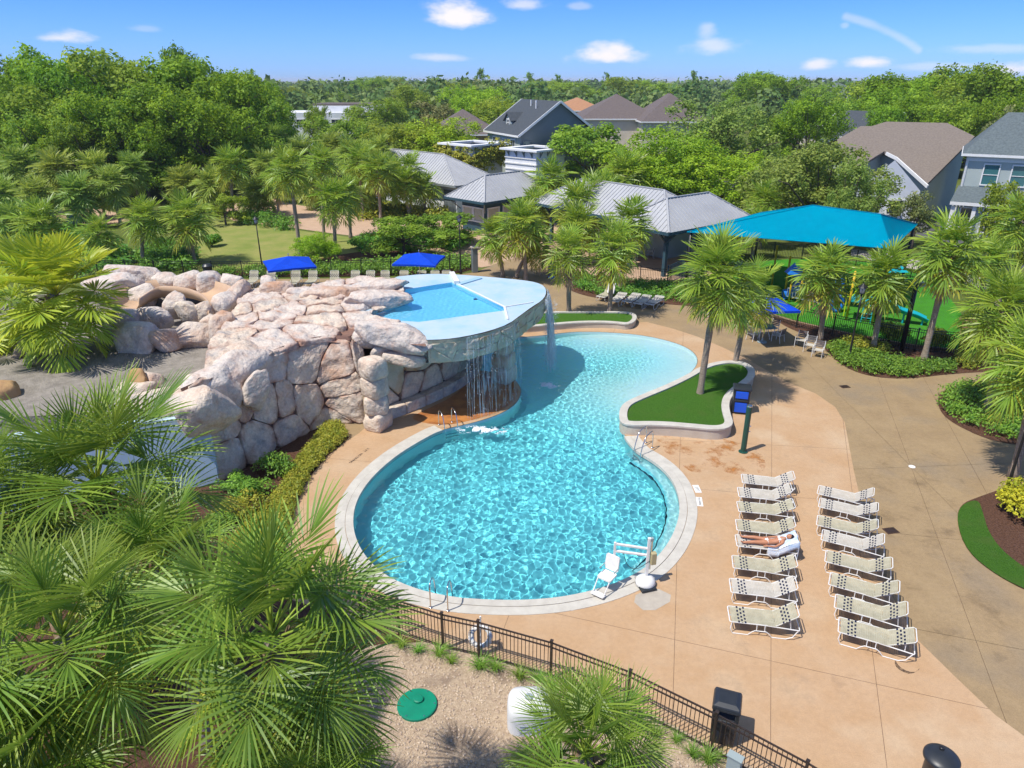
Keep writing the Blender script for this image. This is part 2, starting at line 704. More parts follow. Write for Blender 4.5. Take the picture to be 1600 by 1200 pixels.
M['stone_top'] = mat('pale_rockwork', (0.60, 0.525, 0.455), (0.49, 0.34, 0.265), 1.5, 0.85, 1.0, 3.2, c3=(0.42, 0.40, 0.385), scale3=1.2, lo=0.46, hi=0.70, detail=11, edge=(0.42, 0.255, 0.19), bdist=.16, speck=((9, .12), (40, .10)))
M['stone_rust'] = mat('rust_stained_rockwork', (0.58, 0.49, 0.41), (0.45, 0.235, 0.13), 0.8, 0.85, 1.0, 3.2, lo=0.42, hi=0.70, detail=10, edge=(0.34, 0.17, 0.11), bdist=.16, speck=((9, .12), (40, .10)))
M['stone_wet'] = mat('algae_stained_rockwork', (0.56, 0.51, 0.40), (0.44, 0.42, 0.31), 1.4, 0.6, 0.85, 6, c3=(0.42, 0.27, 0.14), scale3=0.9)
M['mortar'] = mat('dark_rock_joint', (0.25, 0.14, 0.105), (0.16, 0.095, 0.075), 5, 0.9, 0.4, 20)
M['blue_wall'] = mat('pale_blue_plaster', (0.47, 0.60, 0.68), (0.41, 0.54, 0.62), 1.2, 0.7, 0.05, 30)
M['spa_blue'] = mat('pale_blue_deck_coating', (0.36, 0.515, 0.62), (0.45, 0.54, 0.60), 1.1, 0.6, 0.10, 25, c3=(0.29, 0.48, 0.64), scale3=0.5)
M['spa_tile'] = mat('spa_plaster', (0.34, 0.72, 0.90), (0.30, 0.68, 0.88), 2, 0.5)
M['white'] = mat('white_paint', (0.78, 0.77, 0.74), (0.70, 0.69, 0.66), 5, 0.5)
M['white_wall'] = mat('white_siding_paint', (0.76, 0.76, 0.76), (0.68, 0.69, 0.70), 0.7, 0.7)
M['cream_wall'] = mat('cream_stucco', (0.62, 0.55, 0.45), (0.55, 0.48, 0.39), 0.8, 0.8)
M['black_metal'] = mat('black_powder_coat', (0.012, 0.012, 0.013), rough=0.4, spec=0.5)
M['bronze_metal'] = mat('dark_bronze_powder_coat', (0.03, 0.022, 0.018), (0.05, 0.03, 0.022), 3, 0.42, spec=0.5)
M['steel'] = mat('stainless_steel', (0.62, 0.63, 0.65), rough=0.22, metal=1.0)
M['roof_metal'] = mat('standing_seam_metal', (0.43, 0.435, 0.44), (0.37, 0.375, 0.385), 0.5, 0.5, metal=0.1, spec=0.5)
M['teal_timber'] = mat('dark_teal_paint', (0.035, 0.085, 0.11), (0.03, 0.07, 0.095), 2, 0.6)
M['grey_siding'] = mat('grey_siding_paint', (0.20, 0.225, 0.225), (0.175, 0.20, 0.20), 0.5, 0.75)
M['pale_siding'] = mat('pale_sage_siding_paint', (0.40, 0.45, 0.42), (0.36, 0.41, 0.385), 0.6, 0.75)
M['tan_stucco'] = mat('tan_stucco', (0.52, 0.36, 0.17), (0.46, 0.32, 0.15), 0.6, 0.8)
M['shingle_dark'] = mat('charcoal_shingle', (0.045, 0.055, 0.065), (0.075, 0.085, 0.095), 6, 0.9, 0.4, 12)
M['shingle_grey'] = mat('grey_green_shingle', (0.13, 0.16, 0.165), (0.085, 0.105, 0.11), 5, 0.9, 0.4, 12)
M['shingle_brown'] = mat('weathered_brown_shingle', (0.235, 0.195, 0.16), (0.165, 0.135, 0.11), 5, 0.9, 0.4, 12)
M['shingle_taupe'] = mat('taupe_shingle', (0.155, 0.125, 0.115), (0.11, 0.09, 0.085), 4, 0.9, 0.4, 12)
M['tile_orange'] = mat('orange_clay_tile', (0.42, 0.22, 0.115), (0.34, 0.17, 0.09), 3, 0.85)
M['glass'] = mat('dark_window_glass', (0.035, 0.05, 0.06), rough=0.08, spec=0.8)
M['glass_teal'] = mat('tinted_window_glass', (0.05, 0.16, 0.17), rough=0.1, spec=0.8)
M['blind'] = mat('pale_blind', (0.50, 0.47, 0.36), (0.44, 0.41, 0.31), 3, 0.7)
M['navy'] = mat('navy_vinyl', (0.010, 0.014, 0.045), rough=0.5)
M['strap_white'] = mat('white_vinyl_strap', (0.54, 0.505, 0.44), (0.45, 0.415, 0.35), 5, 0.5)
M['strap_cream'] = mat('cream_vinyl_strap', (0.46, 0.43, 0.31), (0.37, 0.34, 0.24), 5, 0.5)
M['umbrella'] = mat('royal_blue_canvas', (0.004, 0.060, 0.55), (0.004, 0.05, 0.47), 2, 0.8, spec=0.15)
M['teal_shade'] = mat('teal_shade_cloth', (0.0, 0.235, 0.36), (0.0, 0.21, 0.325), 1.5, 0.85, spec=0.0)
M['yellow'] = mat('yellow_play_post', (0.62, 0.42, 0.02), rough=0.45)
M['lime'] = mat('lime_play_plastic', (0.42, 0.60, 0.02), rough=0.45)
M['play_blue'] = mat('blue_play_plastic', (0.01, 0.16, 0.55), rough=0.4)
M['play_teal'] = mat('teal_play_plastic', (0.01, 0.36, 0.42), rough=0.35)
M['black_plastic'] = mat('black_plastic', (0.018, 0.022, 0.028), (0.026, 0.030, 0.036), 4, 0.42, spec=0.5)
M['blue_plastic'] = mat('blue_bin_plastic', (0.005, 0.09, 0.62), rough=0.4, spec=0.5)
M['green_plastic'] = mat('green_lid_plastic', (0.004, 0.24, 0.135), (0.004, 0.20, 0.115), 3, 0.5)
M['green_post'] = mat('dark_green_coating', (0.008, 0.065, 0.048), rough=0.35, spec=0.5)
M['grey_box'] = mat('grey_utility_enamel', (0.30, 0.36, 0.36), rough=0.5)
M['timber'] = mat('weathered_timber', (0.30, 0.17, 0.10), (0.20, 0.115, 0.07), 4, 0.85, 0.3, 20, stretch=(1, 8, 8))
M['bark'] = mat('grey_bark', (0.17, 0.13, 0.10), (0.10, 0.075, 0.058), 5, 0.95, 0.8, 14)
M['palm_bark'] = mat('palm_trunk_fibre', (0.40, 0.325, 0.25), (0.27, 0.205, 0.15), 4, 0.95, 0.8, 16, stretch=(1, 1, 5))
M['boot'] = mat('old_frond_bases', (0.32, 0.22, 0.14), (0.17, 0.11, 0.07), 5, 0.95, 0.6, 20)
M['tile_navy'] = mat('navy_tile_edge', (0.006, 0.02, 0.06), rough=0.3)
M['deck_patch'] = mat('pale_repair_concrete', (0.46, 0.41, 0.34), (0.38, 0.335, 0.28), 3, 0.8, 0.1, 50)
M['skin'] = mat('warm_skin', (0.48, 0.22, 0.12), (0.42, 0.18, 0.10), 8, 0.5)  # warm skin tone, slightly mottled at random
M['hair'] = mat('dark_hair', (0.012, 0.009, 0.008), rough=0.45)
M['swimwear'] = mat('white_swimwear', (0.75, 0.72, 0.68), rough=0.7)
M['towel'] = mat('pale_blue_towel', (0.68, 0.72, 0.78), (0.42, 0.55, 0.72), 5, 0.95, 0.5, 40, lo=0.45, hi=0.6)
M['lamp_glass'] = mat('frosted_lamp_glass', (0.55, 0.55, 0.52), rough=0.4)
M['drain'] = mat('brown_drain_grate', (0.07, 0.038, 0.028), rough=0.6)
M['slide'] = mat('peach_slide_gelcoat', (0.55, 0.38, 0.25), (0.50, 0.34, 0.22), 1.5, 0.4)

M['frond'] = leaf_mat('palm_leaf', (0.058, 0.118, 0.010), (0.245, 0.305, 0.034), 0.36, 0.42, 0.45, 0.015, 0.35)
M['frond_near'] = leaf_mat('near_palm_leaf', (0.044, 0.094, 0.010), (0.200, 0.255, 0.034), 0.34, 0.42, 0.45, 0.015, 0.35)
M['frond_old'] = leaf_mat('old_palm_leaf', (0.13, 0.165, 0.015), (0.38, 0.35, 0.04), 0.30, 0.45, 0.4, 0.02, 0.3)
M['frond_dead'] = leaf_mat('dead_palm_leaf', (0.22, 0.15, 0.08), (0.34, 0.25, 0.15), 0.15, 0.8, 0.1, 0.01, 0.3)
M['frond_far'] = leaf_mat('grey_green_palm_leaf', (0.074, 0.130, 0.018), (0.25, 0.30, 0.050), 0.36, 0.45, 0.45, 0.02, 0.35)
M['frond_lime'] = leaf_mat('yellow_green_fan_palm_leaf', (0.10, 0.17, 0.012), (0.32, 0.34, 0.025), 0.35, 0.42, 0.4, 0.015, 0.3)
M['leaf_dark'] = leaf_mat('dark_oak_leaf', (0.050, 0.108, 0.006), (0.150, 0.240, 0.014), 0.42, 0.6, 0.25, 0.015, 0.3)
M['leaf_mid'] = leaf_mat('mid_green_leaf', (0.075, 0.130, 0.012), (0.185, 0.245, 0.024), 0.42, 0.6, 0.25, 0.02, 0.3)
M['leaf_lime'] = leaf_mat('bright_green_leaf', (0.092, 0.165, 0.008), (0.215, 0.30, 0.018), 0.38, 0.6, 0.25, 0.01, 0.2)
M['leaf_olive'] = leaf_mat('olive_leaf', (0.085, 0.11, 0.03), (0.17, 0.175, 0.06), 0.30, 0.6, 0.25, 0.02, 0.3)
M['leaf_sage'] = leaf_mat('sage_green_leaf', (0.075, 0.125, 0.020), (0.18, 0.225, 0.045), 0.36, 0.6, 0.25, 0.01, 0.2)
M['shrub'] = leaf_mat('shrub_leaf', (0.045, 0.12, 0.016), (0.13, 0.23, 0.025), 0.32, 0.5, 0.3, 0.02, 0.3)
M['shrub_yellow'] = leaf_mat('golden_shrub_leaf', (0.12, 0.14, 0.008), (0.32, 0.28, 0.02), 0.32, 0.5, 0.3, 0.01, 0.2)
M['ground_cover'] = leaf_mat('ground_cover_leaf', (0.085, 0.12, 0.012), (0.27, 0.25, 0.03), 0.30, 0.5, 0.3, 0.01, 0.2)
M['grass_blade'] = leaf_mat('grass_blade', (0.045, 0.11, 0.012), (0.14, 0.22, 0.03), 0.30, 0.5, 0.3, 0.02, 0.3)

# ================================================================ GROUND, DECK, POOL
def structure(name, mb, m, **k):
    return mb.build(name, m, None, kind='structure', **k)


pool_px = [(690, 671), (655, 689), (615, 714), (578, 747), (556, 780), (549, 810), (552, 838), (566, 868), (595, 898), (640, 920), (700, 935), (765, 940), (835, 940), (900, 932),
           (960, 915), (1008, 892), (1042, 858), (1060, 822), (1065, 790), (1057, 758), (1040, 735), (1018, 718), (996, 706), (983, 692), (974, 678), (969, 655), (974, 637), (987, 624),
           (1010, 613), (1050, 599), (1078, 584), (1091, 567), (1087, 553), (1070, 541), (1040, 531), (1000, 523), (950, 519), (905, 518), (880, 520), (850, 524), (800, 528), (752, 535),
           (705, 545), (705, 568), (740, 576), (772, 582), (797, 588), (810, 598), (816, 612), (808, 630), (785, 646), (740, 661)]
POOL = ccw(chaikin(GP(pool_px), 2))
POOL = resample(POOL, 0.25)
WATER_Z = -0.13


def line_side(a, b, p):
    return (b[0] - a[0]) * (p[1] - a[1]) - (b[1] - a[1]) * (p[0] - a[0])


# beach line: the far right shore where the floor rises to the surface
BEACH = [q.copy() for q in chaikin(GP([(1010, 613), (1050, 599), (1078, 584), (1091, 567), (1087, 553), (1070, 541), (1040, 531), (1000, 523), (950, 519)]), 2, False)]
BX, BY = np.array([q.x for q in BEACH]), np.array([q.y for q in BEACH])


def floor_depth(X, Y):
    """depth of the pool floor below the deck"""
    d = np.full(X.shape, 1e9)
    for i in range(len(BX)):
        d = np.minimum(d, (X - BX[i]) ** 2 + (Y - BY[i]) ** 2)
    d = np.sqrt(d)
    t = np.clip(d / 7.8, 0, 1)
    return 0.16 + 1.14 * (t * t * (3 - 2 * t)) ** 0.70


xs, ys = [q.x for q in POOL], [q.y for q in POOL]
x0, x1, y0, y1 = min(xs) - .6, max(xs) + .6, min(ys) - .6, max(ys) + .6


def grid_mesh(step, poly, fz, margin):
    gx, gy = np.arange(x0, x1, step), np.arange(y0, y1, step)
    X, Y = np.meshgrid(gx, gy)
    nx, ny = len(gx), len(gy)
    ins = inside_np(X, Y, poly)
    i, j = np.meshgrid(np.arange(nx - 1), np.arange(ny - 1))
    a = (j * nx + i)
    q = ins.ravel()
    keep = (q[a] | q[a + 1] | q[a + nx] | q[a + nx + 1]).ravel()
    a = a.ravel()[keep]
    F = np.stack([a, a + 1, a + nx + 1, a + nx], 1)
    used = np.unique(F)
    remap = np.zeros(nx * ny, np.int64)
    remap[used] = np.arange(len(used))
    Xf, Yf = X.ravel()[used], Y.ravel()[used]
    return np.stack([Xf, Yf, fz(Xf, Yf)], 1), remap[F]


# --- pool water with real ripples: the sun focused by them draws the net of light on the floor
rng = np.random.default_rng(5)
WAVES = []
for k in range(46):
    lam = rng.uniform(0.13, 0.46)
    th = rng.uniform(0, 2 * math.pi)
    WAVES.append((2 * math.pi / lam * math.cos(th), 2 * math.pi / lam * math.sin(th), rng.uniform(0, 6.28), 0.00086 * (lam / 0.25) ** 1.25))
SPL = G(765, 672)


def ripple(X, Y):
    z = sum(a * np.sin(kx * X + ky * Y + p) for kx, ky, p, a in WAVES)
    dep = floor_depth(X, Y)
    amp = 0.35 + 0.75 * np.clip((dep - 0.15) / 0.9, 0, 1)
    r = np.sqrt((X - SPL.x) ** 2 + (Y - SPL.y) ** 2)
    ring = 0.012 * np.sin(r * 9.0) * np.exp(-r / 2.2)
    return WATER_Z + z * amp * 0.8 + ring


def water_depth(V):
    dep = np.maximum(0, floor_depth(V[:, 0], V[:, 1]) + WATER_Z)
    d = np.full(len(V), 1e9)
    for q in run(POOL, G(1010, 888).to_2d(), G(996, 708).to_2d()):
        d = np.minimum(d, (V[:, 0] - q.x) ** 2 + (V[:, 1] - q.y) ** 2)
    return np.where(d < .49 ** 2, np.minimum(dep, .40), dep)


def nearest_i(poly, p):
    return min(range(len(poly)), key=lambda i: (poly[i] - p).length)


def run(poly, pa, pb):
    """the stretch of the closed polygon from the point nearest pa to the point nearest pb, in ccw order"""
    i, j = nearest_i(poly, pa), nearest_i(poly, pb)
    out = [poly[i]]
    while i != j:
        i = (i + 1) % len(poly)
        out.append(poly[i])
    return out


def water_mat(name, k, strength=1.0):
    m = bpy.data.materials.new(name)
    m.use_nodes = True
    N, L = nodes_of(m)
    b = N['Principled BSDF']
    b.inputs['Roughness'].default_value = 0.0
    b.inputs['IOR'].default_value = 1.33
    b.inputs['Transmission Weight'].default_value = 1.0
    at = N.new('ShaderNodeAttribute')
    at.attribute_name = 'tint'
    comb = N.new('ShaderNodeCombineColor')
    for i, s in enumerate(k):
        p = N.new('ShaderNodeMath')
        p.operation = 'MULTIPLY'
        p.inputs[1].default_value = -s * strength
        L.new(at.outputs['Fac'], p.inputs[0])
        e = N.new('ShaderNodeMath')
        e.operation = 'EXPONENT'
        L.new(p.outputs[0], e.inputs[0])
        L.new(e.outputs[0], comb.inputs[i])
    L.new(comb.outputs[0], b.inputs['Base Color'])
    return m


M['water'] = water_mat('clear_pool_water', (1.18, 0.125, 0.025))
M['pool_floor'] = mat('white_pool_plaster', (0.54, 0.70, 0.70), (0.48, 0.66, 0.67), 0.8, 0.8)
V, F = grid_mesh(0.030, offset(POOL, 0.12), ripple, 0)
wob = link('pool_water', np_mesh('pool_water', V, F, M['water'], tint=water_depth(V), smooth=True), kind='structure')
wob.cycles.is_caustics_caster = True
V, F = grid_mesh(0.20, offset(POOL, 0.25), lambda X, Y: -floor_depth(X, Y), 0)
fob = link('pool_floor', np_mesh('pool_floor', V, F, M['pool_floor'], smooth=True), kind='structure')
fob.cycles.is_caustics_receiver = True
w = MB()
n = len(POOL)
dep = floor_depth(np.array([q.x for q in POOL]), np.array([q.y for q in POOL]))
w.add([(q.x, q.y, -0.008) for q in POOL] + [(q.x, q.y, -d - 0.05) for q, d in zip(POOL, dep)], [(i, i + n, (i + 1) % n + n, (i + 1) % n) for i in range(n)])
pw = structure('pool_wall', w, M['pool_floor'])
pw.cycles.is_caustics_receiver = True


def off_open(p, d):
    out = []
    for i in range(len(p)):
        t = (p[min(i + 1, len(p) - 1)] - p[max(i - 1, 0)]).normalized()
        out.append(p[i] + Vector((t.y, -t.x)) * d)
    return out


def band(mb, inner, outer, z0, z1, mi=0):
    n = len(inner)
    vs = [(q.x, q.y, z1) for q in inner] + [(q.x, q.y, z1) for q in outer] + [(q.x, q.y, z0) for q in inner] + [(q.x, q.y, z0) for q in outer]
    fs = []
    for i in range(n - 1):
        fs += [(i, i + n, i + n + 1, i + 1), (i + 2 * n, i, i + 1, i + 2 * n + 1), (i + n, i + 3 * n, i + 3 * n + 1, i + n + 1)]
    fs += [(0, 2 * n, 3 * n, n), (n - 1, 2 * n - 1, 4 * n - 1, 3 * n - 1)]
    return mb.add(vs, fs, mi)


# underwater bench on the right of the near lobe, with a dark tile nose
lobe = run(POOL, G(1010, 888).to_2d(), G(996, 708).to_2d())
be = off_open(lobe, -0.48)
mb = MB()
band(mb, be, lobe, -1.35, -0.52)
bench = structure('pool_bench', mb, M['pool_floor'])
bench.cycles.is_caustics_receiver = True
mb = MB()
band(mb, off_open(lobe, -0.515), off_open(lobe, -0.475), -0.60, -0.512)
bt = structure('bench_tile_edge', mb, M['tile_navy'])

# white coping round the near lobe in cast pieces, stone rim elsewhere
cop = run(POOL, G(690, 671).to_2d(), G(974, 682).to_2d())
coping = bpy.data.objects.new('pool_coping', None)
COL.objects.link(coping)
coping['kind'] = 'structure'
PINV[coping.name] = Matrix.Identity(4)
in1, in2, out1 = off_open(cop, -0.045), off_open(cop, 0.24), off_open(cop, 0.60)
step = 4
for i in range(0, len(cop) - 1, step):
    j = min(i + step, len(cop) - 1)
    a = MB()
    band(a, in1[i:j + 1], off_open(cop, 0.235)[i:j + 1], -0.10, 0.030)
    band(a, off_open(cop, 0.25)[i:j + 1], out1[i:j + 1], -0.05, 0.018)
    a.build('coping_stone', M['coping'], coping)

# dark waterline tile under the coping
mb = MB()
band(mb, off_open(cop, -0.012), off_open(cop, 0.01), -0.20, -0.101)
structure('waterline_tile', mb, M['play_teal'])

# --- ground sheet with the pool cut out
HOLE = offset(POOL, 0.05)
S = 4000
mb = MB()
outer = [Vector((-S, -60)), Vector((S, -60)), Vector((S, 2 * S)), Vector((-S, 2 * S))]
mb.sheet(outer, -0.030, holes=[HOLE])
structure('ground', mb, M['ground'])

FENCE_TOP = [(560, 918), (620, 938), (690, 960), (747, 972), (862, 1004), (985, 1050), (1120, 1116), (1262, 1192), (1420, 1285)]
FENCE = [G(x, y, 1.22).to_2d() for x, y in FENCE_TOP]


def split_slabs(name, poly, holes, z, lines, material, root, gap=0.006):
    """a poured slab field cut by its joints: one object per slab, with an open joint between"""
    t = MB()
    t.sheet(poly, z, holes)
    bm = bmesh.new()
    vs = [bm.verts.new(v) for v in t.v]
    for f in t.f:
        try:
            bm.faces.new([vs[i] for i in f])
        except ValueError:
            pass
    bmesh.ops.remove_doubles(bm, verts=bm.verts, dist=1e-4)
    for a, b in lines:
        d = (b - a).normalized()
        nrm = Vector((-d.y, d.x, 0))
        for s in (-gap, gap):
            co = Vector((a.x, a.y, z)) + nrm * s
            bmesh.ops.bisect_plane(bm, geom=bm.verts[:] + bm.edges[:] + bm.faces[:], plane_co=co, plane_no=nrm, dist=1e-5)
    cells = {}
    for f in bm.faces:
        c = f.calc_center_median()
        key = []
        for a, b in lines:
            d = (b - a).normalized()
            s = (c.x - a.x) * -d.y + (c.y - a.y) * d.x
            key.append(0 if abs(s) < gap * 0.99 else (1 if s > 0 else -1))
        if 0 in key:
            continue
        cells.setdefault(tuple(key), []).append([(v.co.x, v.co.y, v.co.z) for v in f.verts])
    bm.free()
    for key, faces in cells.items():
        if sum(abs(area2([Vector(p[:2]) for p in f])) for f in faces) < 0.02:
            continue
        o = MB()
        for f in faces:
            o.add(f, [tuple(range(len(f)))])
        o.build(name, material, root)


def px_lines(ls):
    return [(G(*a).to_2d(), G(*b).to_2d()) for a, b in ls]


def setting(name):
    o = bpy.data.objects.new(name, None)
    COL.objects.link(o)
    o['kind'] = 'structure'
    PINV[o.name] = Matrix.Identity(4)
    return o


fence_low = list(reversed(FENCE))
plaza_px = [(330, 437), (690, 433), (745, 424), (800, 402), (865, 398), (905, 432), (1040, 440), (1165, 470), (1240, 500), (1330, 520), (1440, 540), (1560, 548),
            (1700, 545), (2050, 640), (2300, 900), (2300, 1700), (1500, 1500)]
PLAZA = ccw(GP(plaza_px) + fence_low + GP([(430, 930), (330, 600)]))
mb = MB()
mb.sheet(PLAZA, -0.024, holes=[HOLE])
structure('plaza_joint_bed', mb, M['joint'])
plaza = setting('plaza')
PL = [((1385, 625), (1423, 727)), ((1428, 729), (1600, 722)), ((1430, 735), (1500, 805)), ((1390, 832), (1490, 842)), ((1498, 690), (1550, 785)), ((1430, 982), (1600, 1015)), ((1550, 915), (1600, 1000))]
split_slabs('plaza_slab', PLAZA, [offset(POOL, 0.04)], -0.010, px_lines(PL[:6]), M['tan'], plaza)

deck_px = [(430, 930), (440, 870), (452, 825), (464, 785), (482, 748), (510, 714), (538, 692), (562, 676), (585, 655), (680, 600), (690, 540), (760, 516), (860, 512), (985, 505), (1010, 503),
           (1050, 513), (1090, 526), (1130, 543), (1165, 560), (1230, 597), (1275, 615), (1305, 636), (1320, 660), (1326, 692), (1334, 735), (1347, 790), (1366, 855), (1390, 925), (1432, 998), (1490, 1055),
           (1555, 1117), (1625, 1168), (1720, 1225), (1760, 1330), (1500, 1360)]
DECK = ccw(GP(deck_px) + fence_low)
mb = MB()
mb.sheet(DECK, -0.005, holes=[offset(POOL, 0.03)])
structure('deck_joint_bed', mb, M['joint'])
deck = setting('pool_deck')
DL = [((1057, 900), (1052, 1080)), ((1206, 640), (1204, 1200)), ((1362, 1010), (1386, 1200)), ((930, 972), (1510, 1100)), ((1100, 765), (1340, 785)), ((1108, 690), (1330, 702)), ((800, 948), (790, 975))]
split_slabs('deck_slab', DECK, [offset(POOL, 0.02)], 0.0, px_lines(DL), M['salmon'], deck)

# wet iron-stained patches and a pale repaired square
def patch(name, px, z, m, smooth=2):
    p = ccw(chaikin(GP(px), smooth)) if smooth else ccw(GP(px))
    a = MB()
    a.sheet(p, z)
    return structure(name, a, m)


patch('wet_deck_floor', [(636, 655), (665, 640), (712, 618), (735, 590), (765, 585), (798, 592), (808, 602), (810, 614), (803, 628), (780, 643), (738, 657), (690, 666)], 0.004, M['salmon_wet'])
patch('pale_deck_patch', [(984, 935), (1020, 916), (1058, 934), (1012, 960)], 0.004, M['deck_patch'], 1)
def stain_mat(name, c, amount, scale, lo=.48, hi=.62):
    """a stain that lies on the concrete in broken spots and lets it show between them"""
    m = mat(name, c, tuple(x * .8 for x in c), 2, .75, .1, 60)
    N, L = nodes_of(m)
    geo = N.new('ShaderNodeNewGeometry')
    n = N.new('ShaderNodeTexNoise')
    n.inputs['Scale'].default_value = scale
    n.inputs['Detail'].default_value = 9
    n.inputs['Roughness'].default_value = .7
    L.new(geo.outputs['Position'], n.inputs['Vector'])
    r = N.new('ShaderNodeMapRange')
    r.inputs['From Min'].default_value = lo
    r.inputs['From Max'].default_value = hi
    r.inputs['To Max'].default_value = amount
    L.new(n.outputs[0], r.inputs['Value'])
    t = N.new('ShaderNodeBsdfTransparent')
    x = N.new('ShaderNodeMixShader')
    L.new(r.outputs[0], x.inputs[0])
    L.new(t.outputs[0], x.inputs[1])
    L.new(N['Principled BSDF'].outputs[0], x.inputs[2])
    L.new(x.outputs[0], N['Material Output'].inputs['Surface'])
    return m


patch('rust_stain', [(1008, 664), (1045, 668), (1120, 684), (1150, 690), (1190, 705), (1200, 735), (1165, 745), (1120, 735), (1085, 742), (1060, 722), (1035, 702), (1012, 690)], 0.003, stain_mat('rust', (0.50, 0.20, 0.045), .85, 1.1, .50, .68))
patch('grey_stain', [(1100, 700), (1330, 690), (1345, 800), (1400, 1000), (1300, 1150), (1060, 1100), (1060, 960), (1100, 850)], 0.0034, stain_mat('grey_wear', (0.28, 0.19, 0.125), .20, .9, .56, .74))
patch('path_stain', [(1340, 700), (1480, 700), (1560, 860), (1600, 1050), (1480, 1020), (1400, 900)], -0.0065, stain_mat('path_wear', (0.16, 0.125, 0.085), .26, .8, .54, .72))
patch('dark_mark', [(1398, 1030), (1405, 1042), (1420, 1050), (1434, 1050), (1440, 1038), (1436, 1046), (1424, 1054), (1408, 1049), (1398, 1040)], 0.0036, stain_mat('black_mark', (0.07, 0.045, 0.03), .8, 14, .3, .6), 1)


# ---------------------------------------------------------------- other ground
def ground_patch(name, px, z, m, smooth=1):
    return patch(name, px, z, m, smooth)


gravel_px = [(560, 1010), (690, 1003), (747, 1022), (862, 1052), (985, 1100), (1110, 1165), (1262, 1245), (1420, 1340), (1500, 1500), (400, 1700), (380, 1200), (470, 1060)]
mulch = ccw(GP([(0, 740), (345, 745), (400, 722), (450, 694), (490, 671), (530, 660), (545, 684), (510, 714), (482, 748), (464, 785), (452, 825), (440, 870), (430, 930)]) + list(FENCE) +
            GP([(1500, 1500), (400, 1700), (-600, 1700), (-900, 900), (-500, 700)]))
mb = MB()
mb.sheet(mulch, 0.012)
structure('mulch_bed', mb, M['mulch'])
GRAVEL = ccw(chaikin(GP(gravel_px), 1))
mb = MB()
mb.sheet(GRAVEL, 0.030)
structure('gravel_bed', mb, M['gravel'])
# lawn, paths and beds beyond the back fence
LAWN_PX = [(200, 425), (330, 426), (520, 422), (640, 415), (700, 400), (640, 385), (560, 372), (480, 362), (430, 354), (370, 345), (320, 345), (240, 356)]
patch('lawn', LAWN_PX, -0.012, M['lawn'])
patch('far_path', [(350, 345), (430, 352), (500, 362), (580, 372), (640, 384), (690, 396), (745, 424), (800, 402), (865, 398), (905, 430), (1040, 440), (1140, 430), (1100, 380), (900, 350), (760, 340), (640, 335), (560, 330),
                   (470, 322), (430, 312), (385, 292), (352, 318)], -0.006, M['peach_path'])
patch('far_side_path', [(60, 330), (130, 322), (200, 335), (205, 352), (120, 350)], -0.006, M['peach_path'])
patch('back_bed', [(330, 434), (700, 430), (745, 420), (735, 405), (660, 392), (560, 392), (500, 405), (330, 424)], 0.006, M['mulch'])
patch('side_bed', [(880, 448), (905, 460), (945, 468), (1040, 475), (1100, 480), (1165, 490), (1165, 472), (1040, 443), (905, 430), (882, 436)], 0.006, M['mulch'])
patch('playground_bed', [(1272, 528), (1285, 541), (1304, 562), (1332, 580), (1370, 590), (1420, 592), (1495, 583), (1600, 578), (1700, 575), (1700, 548), (1560, 552), (1440, 542), (1330, 522), (1240, 502), (1200, 492), (1230, 512)],
      0.006, M['mulch'])
patch('palm_bed', [(1464, 626), (1470, 612), (1500, 600), (1560, 592), (1700, 590), (1800, 700), (1600, 698), (1540, 686), (1490, 662), (1470, 645)], 0.006, M['mulch'])
patch('corner_bed', [(1494, 815), (1500, 788), (1530, 776), (1600, 752), (1800, 750), (1900, 1000), (1640, 940), (1560, 902), (1510, 862)], 0.006, M['mulch'])
patch('corner_grass', [(1494, 815), (1500, 790), (1528, 780), (1535, 800), (1545, 835), (1572, 868), (1620, 900), (1650, 945), (1610, 925), (1560, 902), (1510, 862)], 0.030, M['turf'])
patch('playground_turf', [(1150, 460), (1190, 484), (1240, 500), (1330, 520), (1440, 540), (1530, 548), (1520, 520), (1490, 470), (1450, 430), (1380, 410), (1220, 402), (1140, 420)], -0.004, M['turf_bright'])
patch('street', [(900, 290), (1200, 300), (1600, 420), (1900, 500), (1900, 470), (1600, 385), (1250, 285), (900, 278)], -0.010, mat('asphalt', (0.10, 0.10, 0.10), (0.075, 0.075, 0.075), 2, 0.9), 0)
patch('far_pavement', [(1330, 400), (1450, 425), (1600, 470), (1800, 520), (1800, 500), (1600, 452), (1450, 410), (1330, 388)], -0.008, mat('pale_pavement', (0.48, 0.44, 0.39), (0.42, 0.38, 0.33), 2, 0.9), 0)

# plaza fittings
for lab, px in [('brown square drain grate in the tan paving near the playground bed', (1320, 604)), ('brown rectangular drain grate beside the far row of loungers', (1392, 829))]:
    p = G(*px)
    t = thing('drain_grate', lab, 'drain', (p.x, p.y, 0), 'drain grates in the paving')
    a = MB(); a.box((p.x, p.y, -0.002), (0.46, 0.34, 0.016), 0.2)
    a.build('frame', M['drain'], t)
    a = MB()
    for k in range(7):
        a.box((p.x + (k - 3) * .055, p.y + (k - 3) * .011, 0.0105), (0.022, 0.28, 0.009), 0.2)
    a.build('grating', M['black_metal'], t)
p = G(1425, 729)
a = MB(); a.lathe([(0.13, -0.01), (0.13, 0.006), (0.09, 0.012)], (p.x, p.y, 0), 14)
tag(a.build('skimmer_cover', M['white']), 'small white round cover set in the tan paving', 'cover')

